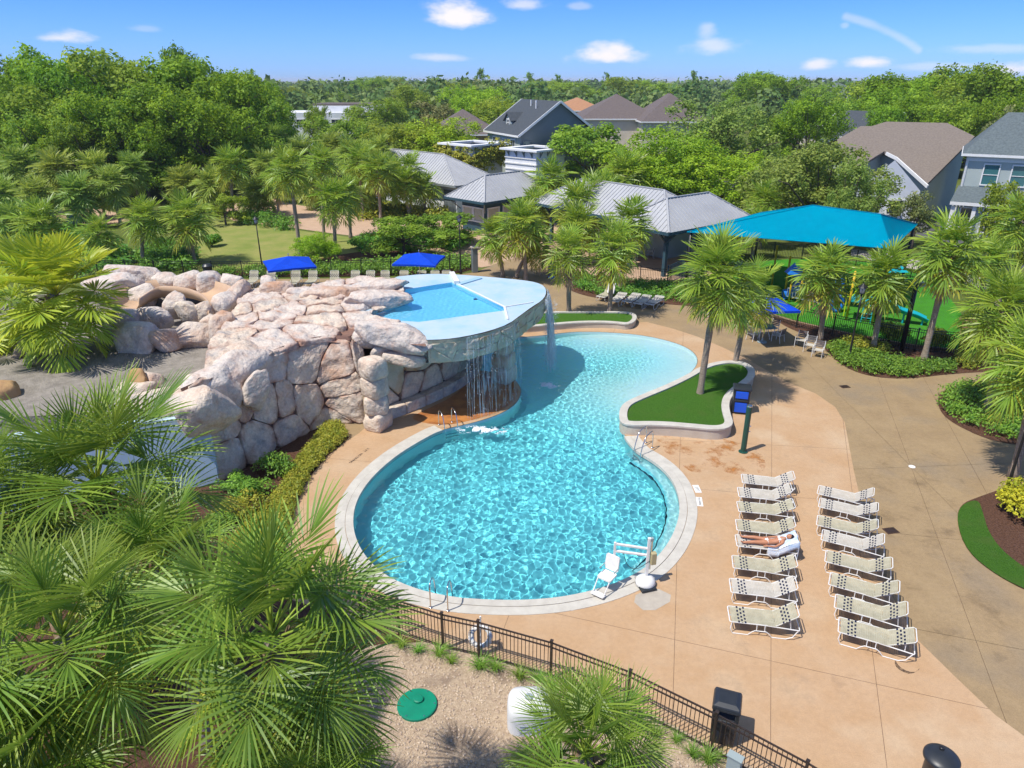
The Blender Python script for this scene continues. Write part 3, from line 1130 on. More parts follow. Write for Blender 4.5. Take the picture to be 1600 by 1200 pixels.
# ---------------------------------------------------------------- planters
def planter(name, label, cap_px, h, cap_w, z=0.0, stones=False):
    cap = resample(ccw(chaikin(GP(cap_px, h), 2)), 0.25)
    inn = offset(cap, -cap_w)
    t = thing(name, label, 'planter', (sum(q.x for q in cap) / len(cap), sum(q.y for q in cap) / len(cap), 0))
    w = MB()
    n = len(cap)
    body = offset(cap, -0.04)
    bi = offset(cap, -cap_w + .03)
    vs = [(q.x, q.y, -0.05) for q in body] + [(q.x, q.y, h - .09) for q in body]
    w.add(vs, [(i, (i + 1) % n, (i + 1) % n + n, i + n) for i in range(n)])
    w.build('wall', M['planter'], t, smooth=True)
    c = MB()
    vs = [(q.x, q.y, h - .09) for q in cap] + [(q.x, q.y, h - .015) for q in cap] + [(q.x, q.y, h) for q in offset(cap, -.015)] + [(q.x, q.y, h) for q in inn] + [(q.x, q.y, h - .2) for q in inn] + [(q.x, q.y, h - .09) for q in bi]
    fs = []
    for r in range(4):
        fs += [(r * n + i, r * n + (i + 1) % n, (r + 1) * n + (i + 1) % n, (r + 1) * n + i) for i in range(n)]
    fs += [(i, 5 * n + i, 5 * n + (i + 1) % n, (i + 1) % n) for i in range(n)]
    c.add(vs, fs)
    c.build('cap', M['coping'], t)
    g = MB()
    g.sheet(offset(cap, -cap_w - 0.002), h - 0.07)
    g.build('turf', M['turf'], t)
    return t, cap, inn


PCAP = [(968, 660), (967, 640), (975, 628), (1000, 617), (1040, 601), (1075, 584), (1090, 574), (1115, 565), (1145, 562), (1168, 566), (1181, 577), (1179, 590), (1163, 602), (1147, 614), (1139, 628), (1141, 645), (1147, 660),
        (1140, 668), (1120, 671), (1080, 667), (1030, 663), (985, 664)]
planter1, cap1, inn1 = planter('turf_planter', 'curved cream-walled turf planter reaching into the pool beside two palms', PCAP, 0.55, 0.36)
planter2, cap2, inn2 = planter('turf_planter', 'low turf planter with pale wall at the far edge of the pool behind the waterfall',
                               [(800, 512), (850, 508), (905, 503), (955, 503), (985, 507), (996, 498), (994, 490), (980, 486), (930, 486), (860, 486), (810, 488)], 0.42, 0.28)

# ---------------------------------------------------------------- air
hz = bpy.data.materials.new('pale_air')
hz.use_nodes = True
N, L = nodes_of(hz)
N.remove(N['Principled BSDF'])
pv = N.new('ShaderNodeVolumePrincipled')
pv.inputs['Color'].default_value = (0.86, 0.92, 1.0, 1)
pv.inputs['Density'].default_value = HAZE
L.new(pv.outputs[0], N['Material Output'].inputs['Volume'])
if HAZE > 0:
    mb = MB()
    mb.box((0, S - 30, 11.5), (2 * S + 20, 2 * S + 100, 28.0))
    o = mb.build('haze', hz, None, kind='stuff')
    o['label'] = 'thin pale air that softens the far woods'

# ================================================================ ROCK MOUND, GROTTO AND SPA
rs = random.Random(11)


def clip_half(poly, p, n):
    """keep the part of poly on the side (q - p).n < 0"""
    out = []
    for i in range(len(poly)):
        a, b = poly[i], poly[(i + 1) % len(poly)]
        da, db = (a - p).dot(n), (b - p).dot(n)
        if da < 0:
            out.append(a)
        if (da < 0) != (db < 0):
            out.append(a + (b - a) * (da / (da - db)))
    return out


def voronoi(domain, seeds):
    cells = []
    for i, s in enumerate(seeds):
        poly = list(domain)
        near = sorted((q for j, q in enumerate(seeds) if j != i), key=lambda q: (q - s).length_squared)[:18]
        for q in near:
            d = (q - s)
            if d.length < 1e-5:
                continue
            poly = clip_half(poly, (s + q) / 2, d.normalized())
            if len(poly) < 3:
                break
        if len(poly) >= 3:
            cells.append(poly)
    return cells


def seeds_in(domain, spacing, jitter=0.42, rnd=rs):
    xs, ys = [q.x for q in domain], [q.y for q in domain]
    out = []
    y, r = min(ys) + spacing * .4, 0
    while y < max(ys):
        x = min(xs) + spacing * (.4 + .5 * (r % 2))
        while x < max(xs):
            q = Vector((x + rnd.uniform(-1, 1) * jitter * spacing, y + rnd.uniform(-1, 1) * jitter * spacing))
            if inside(q, domain):
                out.append(q)
            x += spacing * rnd.uniform(.75, 1.5)
        y += spacing * .85
        r += 1
    return out


def dedupe(p, d=0.06):
    out = []
    for q in p:
        if not out or (q - out[-1]).length > d:
            out.append(q)
    if len(out) > 1 and (out[0] - out[-1]).length < d:
        out.pop()
    return out


def soft_corners(p, k):
    out = []
    n = len(p)
    for i in range(n):
        a, b, c = p[i - 1], p[i], p[(i + 1) % n]
        out += [b.lerp(a, k * 1.4), b.lerp(a, k * .35).lerp(c, k * .35), b.lerp(c, k * 1.4)]
    return out


def stone_mesh(cell, fmap, thick, gap=0.035, rough=0.05, chips=1.0, seed=0.0):
    """one stone: the cell shrunk by half the joint, its edges rounded and its face bulged and broken"""
    cell = ccw(cell)
    p = soft_corners(offset(dedupe(cell), -gap), 0.09)
    p = resample(p, max(0.14, min(0.3, sum((p[i] - p[i - 1]).length for i in range(len(p))) / 22)))
    n = len(p)
    if n < 5 or abs(area2(p)) < 0.02:
        return None
    c = sum(p, Vector((0, 0))) / n
    size = math.sqrt(abs(area2(p)))
    rings = [(1.0, -1.1), (1.0, 0.60), (0.988, 0.90), (0.945, 1.0), (0.78, 1.02), (0.52, 1.03), (0.26, 1.03)]
    vs, fs = [], []
    for k, (s, h) in enumerate(rings):
        for q in p:
            w = c + (q - c) * s
            hh = thick * h * min(1.25, max(.6, size / 0.8))
            if h > 0.5:
                nv = noise.noise(Vector((w.x * 1.7 + seed, w.y * 1.7, seed * 3.1)))
                n2 = noise.noise(Vector((w.x * 5.0, w.y * 5.0 + seed, 2.0)))
                hh += (nv * rough * 1.9 + n2 * rough * 1.2) * (h)
            vs.append(fmap(w.x, w.y, hh))
    vs.append(fmap(c.x, c.y, thick * 1.08 + noise.noise(Vector((c.x * 1.7 + seed, c.y * 1.7, seed * 3.1))) * rough * 1.6))
    for k in range(len(rings) - 1):
        for i in range(n):
            fs.append((k * n + i, k * n + (i + 1) % n, (k + 1) * n + (i + 1) % n, (k + 1) * n + i))
    L = (len(rings) - 1) * n
    for i in range(n):
        fs.append((L + i, L + (i + 1) % n, L + n))
    mb = MB().add(vs, fs)
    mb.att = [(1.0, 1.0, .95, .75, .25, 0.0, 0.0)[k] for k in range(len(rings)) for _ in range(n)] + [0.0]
    return mb


def boulder(name, parent, c, r, m, seed, rz=0.0, tilt=0.0, amp=0.22, lev=3, box=.75):
    bm = bmesh.new()
    bmesh.ops.create_icosphere(bm, subdivisions=lev, radius=1.0)
    rot = Matrix.Rotation(rz, 3, 'Z') @ Matrix.Rotation(tilt, 3, 'Y')
    a = MB()
    vs = []
    rb = random.Random(seed * 13.7)
    cuts = []
    for _ in range(11 if box > .6 else 3):
        cd = Vector((rb.gauss(0, 1), rb.gauss(0, 1), rb.gauss(0, .8)))
        cuts.append((cd.normalized(), rb.uniform(.66, .92) if box > .6 else rb.uniform(.95, 1.1)))
    for v in bm.verts:
        d = v.co.normalized()
        # flattened facets
        k = 1 + amp * noise.noise(d * 1.3 + Vector((seed * 7.3, seed, 1))) + amp * .35 * noise.noise(d * 3.7 + Vector((seed, 4, seed)))
        q = Vector((math.copysign(abs(d.x) ** box, d.x), math.copysign(abs(d.y) ** box, d.y), math.copysign(abs(d.z) ** (box + .05), d.z))) * k
        for cd, ch in cuts:
            ex = q.dot(cd) - ch
            if ex > 0:
                q = q - cd * ex * .88
        q = q * (1.12 + .035 * noise.noise(q * 5.5 + Vector((seed, 0, 0))))
        vs.append(Vector(c) + rot @ Vector((q.x * r[0], q.y * r[1], q.z * r[2])))
    a.add(vs, [tuple(v.index for v in f.verts) for f in bm.faces])
    bm.free()
    return a.build(name, m, parent, smooth=True)


class Path2:
    """arc-length parameter along an open 2-D path; the outward side is to the right"""
    def __init__(self, pts):
        self.p = pts
        self.s = [0.0]
        for a, b in zip(pts, pts[1:]):
            self.s.append(self.s[-1] + (b - a).length)
        self.L = self.s[-1]

    def at(self, s):
        s = min(max(s, 0.0), self.L - 1e-6)
        lo, hi = 0, len(self.s) - 1
        while hi - lo > 1:
            m = (lo + hi) // 2
            if self.s[m] <= s:
                lo = m
            else:
                hi = m
        k = (s - self.s[lo]) / max(1e-9, self.s[hi] - self.s[lo])
        return self.p[lo].lerp(self.p[hi], k)

    def nrm(self, s):
        a, b = self.at(s - .35), self.at(s + .35)
        t = (b - a)
        t = t.normalized() if t.length > 1e-6 else Vector((1, 0))
        return Vector((t.y, -t.x))


rock_o = G(440, 640)
rock = thing('rock_mound', 'large artificial rock mound of pinkish cream boulders and flagstones with dark joints beside the pool', 'rock formation', (rock_o.x, rock_o.y, 0))

ZT = 3.75        # height of the wall top
ZDECK = 4.05     # spa deck
wall_base = chaikin(GP([(340, 758), (400, 722), (450, 694), (490, 672), (520, 660), (548, 663), (572, 662), (592, 650)]), 2, False)
WP = Path2(wall_base)


def lean(h):
    t = h / ZT
    return 0.06 + 0.30 * t + 0.55 * t * t


def wall_top(s):
    """height of the wall top along the wall: a low shoulder at the far left"""
    return ZT + 0.25 * math.sin(s * 1.1) + 0.1


def wmap(s, h, d):
    s0 = s
    q, n = WP.at(s0), WP.nrm(s0)
    q = q + n * (d - lean(h))
    return Vector((q.x, q.y, h))


def surf_grid(mb, fmap, s0, s1, h0, h1, ns, nh, d=0.0):
    vs = [fmap(s0 + (s1 - s0) * i / ns, h0 + (h1 - h0) * j / nh, d) for j in range(nh + 1) for i in range(ns + 1)]
    fs = [(j * (ns + 1) + i, j * (ns + 1) + i + 1, (j + 1) * (ns + 1) + i + 1, (j + 1) * (ns + 1) + i) for j in range(nh) for i in range(ns)]
    return mb.add(vs, fs)


mb = MB()
surf_grid(mb, wmap, 0, WP.L, -0.1, ZT + .15, 50, 8, -0.07)
mb.build('rock_joint', M['mortar'], rock, smooth=True)
stone_mats = [M['stone'], M['stone'], M['stone_rust'], M['stone']]


def lay(domain, spacing, fmap, thick, gap, mats, name='stone', rough=0.05, seeds=None, rnd=rs):
    sd = seeds or seeds_in(domain, spacing, rnd=rnd)
    for k, cell in enumerate(voronoi(domain, sd)):
        m = stone_mesh(cell, fmap, thick, gap, rough, seed=k * 1.37 + spacing)
        if m:
            m.build(name, rnd.choice(mats), rock, smooth=True)


dom = [Vector((0, 0)), Vector((WP.L, 0)), Vector((WP.L, ZT)), Vector((0, ZT))]
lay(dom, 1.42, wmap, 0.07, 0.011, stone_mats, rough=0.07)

# ---- top of the mound: a height field over a polygon
front = [WP.at(s) - WP.nrm(s) * (lean(ZT) - .12) for s in np.linspace(0.0, WP.L, 40)]
top_rest = GP([(668, 532), (640, 500), (585, 492), (578, 486), (600, 478), (634, 468), (632, 452), (624, 436)], 4.2) + GP([(585, 432), (535, 436), (480, 447), (440, 452), (395, 452), (372, 470), (350, 505), (330, 528)], 4.1) + GP([(322, 560), (318, 590)], 3.9)
TOP = ccw(front + top_rest)


def hf(x, y):
    k = noise.noise(Vector((x * .35, y * .35, 3.3)))
    d = min((Vector((x, y)) - q).length for q in front[::3])
    up = min(1.0, d / 1.6)
    return ZT + 0.02 + 0.30 * up + 0.12 * k


def tmap(x, y, d):
    return Vector((x, y, hf(x, y) + d - .05))


mb = MB()
g = resample(TOP, .4)
tri = MB().sheet(g, 0)
pts = rand_in(g, 260, random.Random(3))
from mathutils.geometry import delaunay_2d_cdt
vv, ee, ff, *_ = delaunay_2d_cdt([q.copy() for q in g] + [Vector(q) for q in pts], [], [list(range(len(g)))], 1, 1e-5)
mb.add([tmap(v.x, v.y, -.08) for v in vv], [tuple(f) for f in ff])
mb.build('rock_joint', M['mortar'], rock, smooth=True)
for k, cell in enumerate(voronoi(TOP, seeds_in(TOP, 1.75, 0.45))):
    # cells are clipped against a convex half-plane set only, so drop what falls outside the mound
    c = sum(cell, Vector((0, 0))) / len(cell)
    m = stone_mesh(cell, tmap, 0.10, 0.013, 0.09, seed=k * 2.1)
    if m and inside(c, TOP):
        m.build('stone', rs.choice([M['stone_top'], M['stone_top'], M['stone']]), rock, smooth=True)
# skirt that closes the mound on its landward side
mb = MB()
rest = resample(GP([(624, 436)], 4.2) + top_rest[8:] + [front[0]], .35, False)
ins = [Vector((q.x, q.y)) for q in rest]
n = len(rest)
cen = sum(TOP, Vector((0, 0))) / len(TOP)
mb.add([tuple(q + (q - cen).normalized() * .25) + (-.2,) for q in rest] + [tuple(tmap(q.x, q.y, -.03)) for q in ins], [(i, i + 1, i + 1 + n, i + n) for i in range(n - 1)])
mb.build('rock_core', M['stone'], rock, smooth=True)

# ---- large single boulders: (px, py, z of centre, radii, rz, tilt, material)
BOULD = [
    (352, 590, 3.35, (1.95, 0.85, 0.80), R(52), R(-8), 'stone_top'), (378, 560, 3.60, (1.1, .8, .6), R(40), 0, 'stone'),
    (268, 634, 2.95, (1.75, 0.85, 0.72), R(20), R(8), 'stone'), (330, 610, 3.2, (1.2, .8, .75), R(40), 0, 'stone_top'),
    (400, 612, 2.9, (0.55, 0.30, 0.95), R(30), R(12), 'stone_top'),
    (352, 514, 3.65, (0.62, 0.62, 0.75), 0, 0, 'stone_rust'), (335, 520, 3.3, (.6, .5, .8), 0, 0, 'stone_rust'),
    (305, 526, 3.35, (0.95, 0.55, 0.60), R(10), 0, 'stone_rust'), (262, 533, 3.3, (0.72, 0.55, 0.55), 0, 0, 'stone_rust'), (212, 532, 3.25, (1.15, 0.75, 0.75), 0, 0, 'stone'),
    (195, 505, 3.5, (0.9, 0.8, 0.75), 0, 0, 'stone_top'), (240, 500, 3.55, (.9, .55, .6), 0, 0, 'stone_top'),
    (272, 478, 3.9, (0.55, 0.55, 0.62), R(30), 0, 'stone_top'), (292, 486, 3.8, (0.62, 0.35, 0.55), 0, 0, 'stone'), (320, 487, 3.75, (.45, .4, .5), 0, 0, 'stone'),
    (340, 480, 3.8, (.35, .5, .45), 0, 0, 'stone_top'), (357, 474, 3.9, (.5, .9, .6), R(-10), 0, 'stone_top'), (374, 462, 3.9, (.55, .7, .75), 0, 0, 'stone_rust'),
    (262, 440, 3.9, (.75, .5, .55), 0, 0, 'stone_top'), (294, 441, 3.95, (.95, .5, .60), 0, 0, 'stone_top'), (330, 443, 3.95, (.85, .5, .58), 0, 0, 'stone_top'), (361, 444, 3.9, (.7, .5, .6), 0, 0, 'stone_top'),
    (205, 432, 4.0, (1.6, 0.9, 0.75), R(8), 0, 'stone_top'), (180, 452, 3.7, (1.5, 1.0, 0.9), 0, 0, 'stone_top'), (220, 462, 3.5, (.9, .7, .6), 0, 0, 'stone_top'),
    (420, 447, 4.0, (0.55, 0.5, 0.55), 0, 0, 'stone_top'), (432, 460, 3.95, (0.95, 0.6, 0.62), R(12), 0, 'stone_rust'), (475, 462, 4.0, (0.8, 0.5, 0.42), 0, 0, 'stone_top'),
    (530, 464, 3.95, (1.7, .55, .50), R(14), 0, 'stone_rust'), (578, 451, 4.10, (1.7, .6, .40), R(8), R(-4), 'stone_top'), (614, 447, 4.1, (.5, .5, .36), 0, 0, 'stone'), (505, 458, 3.9, (.9, .5, .34), R(10), 0, 'stone_top'),
    (592, 470, 4.25, (1.45, .75, .42), R(10), 0, 'stone_top'), (560, 478, 4.1, (.9, .6, .3), 0, 0, 'stone_top'),
    (615, 526, 3.95, (1.75, .72, .62), R(-14), R(3), 'stone_top'), (585, 520, 3.85, (.9, .6, .6), 0, 0, 'stone_top'),
    (594, 553, 3.05, (.52, .42, .42), 0, 0, 'stone'), (632, 558, 3.02, (.9, .40, .36), R(-8), R(6), 'stone'), (648, 552, 3.2, (.75, .35, .42), R(-5), 0, 'stone'),
    (318, 640, 3.15, (1.15, .75, .85), R(35), R(6), 'stone'), (240, 640, 2.85, (1.1, .6, .6), R(10), 0, 'stone_top'),
    (235, 600, 2.9, (.6, .5, .5), 0, 0, 'stone_rust'), (213, 612, 2.9, (.75, .45, .35), 0, 0, 'stone'),
]
for k, (px, py, z, r, rz, tilt, m) in enumerate(BOULD):
    boulder('boulder', rock, G(px, py, z), r, M[m], k * 1.7 + .3, rz, tilt, lev=4 if max(r) > .9 else 3, box=.62)
# loose ochre rocks on the sand
for lab, (px, py), r in [('rounded ochre rock on the grey sand near the fan palm', (8, 610), (.55, .5, .45)), ('small ochre boulder standing on the grey sand before the slide', (216, 598), (.42, .4, .5))]:
    c = G(px, py, 3.1)
    o = boulder('sand_rock', None, c, r, mat('ochre_rock', (.46, .29, .13), (.36, .21, .10), 2, .85, .6, 8), px * .1 + 2)
    tag(o, lab, 'rock', 'ochre rocks on the sand')

# ---- pale blue retaining wall and the sand it holds up
bw = chaikin(GP([(-700, 1010), (-300, 880), (0, 800), (180, 775), (343, 757)]), 1, False)
BWP = Path2(bw)
mb = MB()
n = 40
pts = [BWP.at(BWP.L * i / n) for i in range(n + 1)]
band(mb, off_open(pts, -.25), pts, -.1, 2.95)
o = mb.build('retaining_wall', M['blue_wall'])
tag(o, 'smooth pale blue retaining wall behind the fan palms beside the stone wall', 'wall')
sand = ccw(GP([(-700, 700), (-300, 672), (0, 652), (120, 648), (230, 648), (322, 642)], 2.9) + GP([(340, 590), (372, 560), (380, 520), (380, 480), (340, 462), (180, 455), (0, 465), (-500, 480)], 2.9))
mb = MB()
pl = chaikin(sand, 1)
gp = rand_in(pl, 900, random.Random(5))
vv, ee, ff, *_ = delaunay_2d_cdt([q.copy() for q in pl] + [Vector(q) for q in gp], [], [list(range(len(pl)))], 1, 1e-5)
mb.add([(v.x, v.y, 2.9 + .12 * noise.noise(Vector((v.x * .6, v.y * .6, 1))) + .05 * noise.noise(Vector((v.x * 2, v.y * 2, 4)))) for v in vv], [tuple(f) for f in ff])
structure('sand_terrace', mb, M['sand'], smooth=True)
mb = MB()
n = len(pl)
mb.add([(q.x, q.y, -.2) for q in offset(pl, .4)] + [(q.x, q.y, 2.88) for q in pl], [(i, (i + 1) % n, (i + 1) % n + n, i + n) for i in range(n)])
structure('terrace_bank', mb, M['sand'], smooth=True)

# ---- slide: a curved peach flume in the ring of boulders
sl = thing('water_slide', 'peach coloured curved water slide flume sunk between the rock walls', 'slide', G(300, 470))
path = chaikin([G(195, 488, 3.3), G(225, 468, 3.35), G(262, 460, 3.4), G(310, 462, 3.45), G(345, 474, 3.4), G(362, 494, 3.25), G(358, 508, 3.1)], 2, False)
mb = MB()
prof = [(-.85, .75), (-.80, .40), (-.55, .10), (0, 0), (.55, .10), (.80, .40), (.85, .75)]
vs, fs = [], []
for i, p in enumerate(path):
    t = (path[min(i + 1, len(path) - 1)] - path[max(0, i - 1)])
    t.z = 0
    t.normalize()
    s = Vector((t.y, -t.x, 0))
    for a, h in prof:
        vs.append(p + s * a + Vector((0, 0, h)))
k = len(prof)
for i in range(len(path) - 1):
    for j in range(k - 1):
        fs.append((i * k + j, i * k + j + 1, (i + 1) * k + j + 1, (i + 1) * k + j))
mb.add(vs, fs)
fl = mb.build('flume', M['slide'], sl, smooth=True)
sm_ = fl.modifiers.new('solid', 'SOLIDIFY')
sm_.thickness = 0.06
c = G(360, 494, 3.2)
mb = MB()
mb.lathe([(.42, 0), (.42, .05), (.36, .05), (.36, 0.02)], (c.x, c.y, c.z + .15), 18)
mb.build('drain_mouth', M['black_plastic'], sl)

# ---------------------------------------------------------------- spa slab over the grotto
spa = thing('spa_grotto', 'raised pale blue spa deck on stone columns with water spilling over its rim', 'spa', G(740, 620))
spa_px = [(668, 531), (695, 530), (725, 526), (765, 517), (795, 506), (815, 491), (830, 480), (846, 470), (853, 461), (853, 451), (846, 444), (828, 439), (790, 435), (745, 431), (700, 428), (660, 428), (622, 432)]
SPA = chaikin(GP(spa_px, ZDECK), 1, False) + GP([(600, 440), (560, 470), (560, 500), (600, 515)], ZDECK)
SPA = ccw(SPA)
water_px = [(634, 452), (706, 441), (714, 445), (786, 479), (789, 485), (655, 503), (625, 501), (585, 492), (577, 485), (600, 479), (628, 470)]
SW = ccw(GP(water_px, ZDECK))
mb = MB()
mb.sheet(SPA, ZDECK, holes=[SW])
mb.build('deck_top', M['spa_blue'], spa)
mb = MB()
n = len(SW)
mb.add([(q.x, q.y, ZDECK) for q in SW] + [(q.x, q.y, ZDECK - .75) for q in SW], [(i, i + n, (i + 1) % n + n, (i + 1) % n) for i in range(n)])
mb.sheet(SW, ZDECK - .75)
sb = mb.build('spa_basin', M['spa_tile'], spa)
sb.cycles.is_caustics_receiver = True
x0, x1, y0, y1 = min(q.x for q in SW), max(q.x for q in SW), min(q.y for q in SW), max(q.y for q in SW)
V, F = grid_mesh(0.06, offset(SW, .03), lambda X, Y: ZDECK - .07 + .4 * sum(a * np.sin(kx * X * 1.3 + ky * Y * 1.3 + p) for kx, ky, p, a in WAVES[:26]), 0)
M['spa_water'] = water_mat('clear_spa_water', (0.75, 0.12, 0.0))
so = link('spa_water', np_mesh('spa_water', V, F, M['spa_water'], tint=np.full(len(V), .7), smooth=True), spa)
so.cycles.is_caustics_caster = True
for px, py in [(660, 454), (690, 451), (724, 458), (744, 473)]:
    c = G(px, py + 8, ZDECK - .75)
    a = MB(); a.lathe([(.14, 0), (.14, .03), (.05, .05)], (c.x, c.y, ZDECK - .75), 12)
    a.build('spa_jet', M['black_plastic'], spa)
# white kerbs on the deck
for pa, pb, w_, h_ in [((706, 429), (714, 444), .28, .18), ((714, 444), (788, 480), .09, .05), ((788, 480), (793, 500), .10, .07), ((790, 480), (833, 473), .06, .05)]:
    a, b = G(*pa, ZDECK), G(*pb, ZDECK)
    q = MB(); q.beam(a + Vector((0, 0, h_ / 2)), b + Vector((0, 0, h_ / 2)), w_, h_)
    q.build('kerb', M['white'], spa)
a, b = G(716, 445, ZDECK), G(750, 435, ZDECK)
q = MB(); q.beam(a + Vector((0, 0, .03)), b + Vector((0, 0, .03)), .35, .06)
q.build('inlet_channel', mat('blue_grey_coating', (.30, .47, .58)), spa)

# rim: the front of the slab, overhanging and broken like rock
rim = chaikin(GP(spa_px, ZDECK), 2, False)
RP = Path2(rim)
# outward side must be away from the middle of the slab
mid = sum(SPA, Vector((0, 0))) / len(SPA)
SGN = 1 if (RP.at(RP.L / 2) - mid).dot(RP.nrm(RP.L / 2)) > 0 else -1
RIM_H = 1.15


def rmap(s, h, d):
    q, nn = RP.at(s), RP.nrm(s) * SGN
    k = h / RIM_H
    und = -0.16 * k ** 1.6 + .10 * noise.noise(Vector((s * .9, h, 7)))
    q = q + nn * (d + und + .02)
    return Vector((q.x, q.y, ZDECK - .015 - h))


mb = MB()
surf_grid(mb, rmap, 0, RP.L, 0, RIM_H, 90, 7, 0)
mb.build('rim_core', M['stone_wet'], spa, smooth=True)
mb = MB()
surf_grid(mb, lambda s, h, d: rmap(s, h, d), 0, RP.L, 0, .16, 90, 2, .05)
mb.build('rim_lip', mat('wet_concrete_lip', (.44, .40, .30), (.33, .30, .22), 2, .5, .4, 8), spa, smooth=True)
mb = MB()
low = [rmap(RP.L * i / 60, RIM_H, 0) for i in range(61)]
mb.sheet(ccw([p.to_2d() for p in low] + GP([(600, 440), (560, 470), (560, 500), (600, 515)], ZDECK)), ZDECK - RIM_H - .02)
mb.build('slab_soffit', M['stone_wet'], spa)
dom = [Vector((0.1, .16)), Vector((RP.L, .16)), Vector((RP.L, RIM_H)), Vector((0.1, RIM_H))]
for k, cell in enumerate(voronoi(dom, [Vector((x + rs.uniform(-.2, .2), y + rs.uniform(-.08, .08))) for x in np.arange(.6, RP.L, 1.25) for y in (.40, .92)])):
    m = stone_mesh(cell, rmap, 0.06, 0.010, 0.05, seed=k * 3.3)
    if m:
        m.build('rim_stone', M['stone_wet'], spa, smooth=True)

# columns of stacked stones
def column(px, py, r, z1, tone, k0):
    c = G(px, py)
    z, k = -.05, 0
    core = MB(); core.tube([(c.x, c.y, -.1), (c.x, c.y, z1 - .3)], r * .7, 10)
    core.build('column_core', M['mortar'], spa)
    while z < z1 - .1:
        h = rs.uniform(.70, .95)
        h = min(h, z1 - z + .15)
        b = boulder('column_stone', spa, (c.x + rs.uniform(-.03, .03), c.y, z + h / 2), (r * rs.uniform(.9, 1.0), r * rs.uniform(.9, 1.0), h * .505), M[tone], k0 + k * 1.9, rs.uniform(0, 3), 0, .06, 3, .42)
        z += h * .985
        k += 1


column(591, 668, .50, 3.2, 'stone', 3.1)
column(787, 594, .52, 3.0, 'stone_wet', 8.2)

# inner wall of the grotto and its bench
inner = Path2(chaikin(GP([(592, 652), (640, 634), (690, 612), (722, 592), (738, 572), (738, 555)]), 2, False))


def imap(s, h, d):
    q, nn = inner.at(s), inner.nrm(s)
    q = q + nn * d
    return Vector((q.x, q.y, h))


mb = MB()
surf_grid(mb, imap, 0, inner.L, 0, 3.1, 30, 4, -.02)
mb.build('rock_joint', M['mortar'], spa, smooth=True)
dom = [Vector((0, .5)), Vector((inner.L, .5)), Vector((inner.L, 3.1)), Vector((0, 3.1))]
for k, cell in enumerate(voronoi(dom, seeds_in(dom, 1.25))):
    m = stone_mesh(cell, imap, .15, .028, .05, seed=k * 4.1)
    if m:
        m.build('wall_stone', rs.choice([M['stone'], M['stone_wet']]), spa, smooth=True)
L = inner.L
nseg = 8
for i in range(nseg):
    s0, s1 = L * i / nseg + .02, L * (i + 1) / nseg - .02
    a = MB()
    ss = np.linspace(s0, s1, 6)
    inn_ = [imap(s, 0, .05) for s in ss]
    out_ = [imap(s, 0, .62) for s in ss]
    band(a, [p.to_2d() for p in inn_], [p.to_2d() for p in out_], -.02, .52)
    a.build('bench_stone', M['stone'], spa, bevel=.05)

# buff access panel in the stone wall
c, nn = wmap(WP.L * .925, 1.0, .27), WP.nrm(WP.L * .925)
a = MB(); a.box(c, (.62, .06, 1.05), math.atan2(nn.y, nn.x) + R(90))
a.build('access_panel', mat('buff_panel', (.50, .40, .25), (.44, .35, .22), 2, .7), rock, bevel=.01)

# ---- falling water
M['fall'] = mat('falling_water', (.80, .88, .92), rough=.15, spec=.6)
nf, lf = nodes_of(M['fall'])
tr = nf.new('ShaderNodeBsdfTransparent')
msx = nf.new('ShaderNodeMixShader')
msx.inputs[0].default_value = .40
lf.new(tr.outputs[0], msx.inputs[1])
lf.new(nf['Principled BSDF'].outputs[0], msx.inputs[2])
lf.new(msx.outputs[0], nf['Material Output'].inputs['Surface'])
rf = random.Random(21)


def sheet_mat(seed):
    m = mat('water_sheet', (.80, .88, .92), rough=.2, spec=.5)
    N, L = nodes_of(m)
    geo = N.new('ShaderNodeNewGeometry')
    mp = N.new('ShaderNodeMapping')
    mp.inputs['Scale'].default_value = (9, 9, .55)
    L.new(geo.outputs['Position'], mp.inputs['Vector'])
    nn_ = N.new('ShaderNodeTexNoise')
    nn_.inputs['Scale'].default_value = 1.6
    nn_.inputs['Detail'].default_value = 6
    L.new(mp.outputs[0], nn_.inputs['Vector'])
    r = N.new('ShaderNodeMapRange')
    r.inputs['From Min'].default_value = .50
    r.inputs['From Max'].default_value = .74
    r.inputs['To Max'].default_value = .55
    L.new(nn_.outputs[0], r.inputs['Value'])
    t = N.new('ShaderNodeBsdfTransparent')
    x = N.new('ShaderNodeMixShader')
    L.new(r.outputs[0], x.inputs[0])
    L.new(t.outputs[0], x.inputs[1])
    L.new(N['Principled BSDF'].outputs[0], x.inputs[2])
    L.new(x.outputs[0], N['Material Output'].inputs['Surface'])
    return m


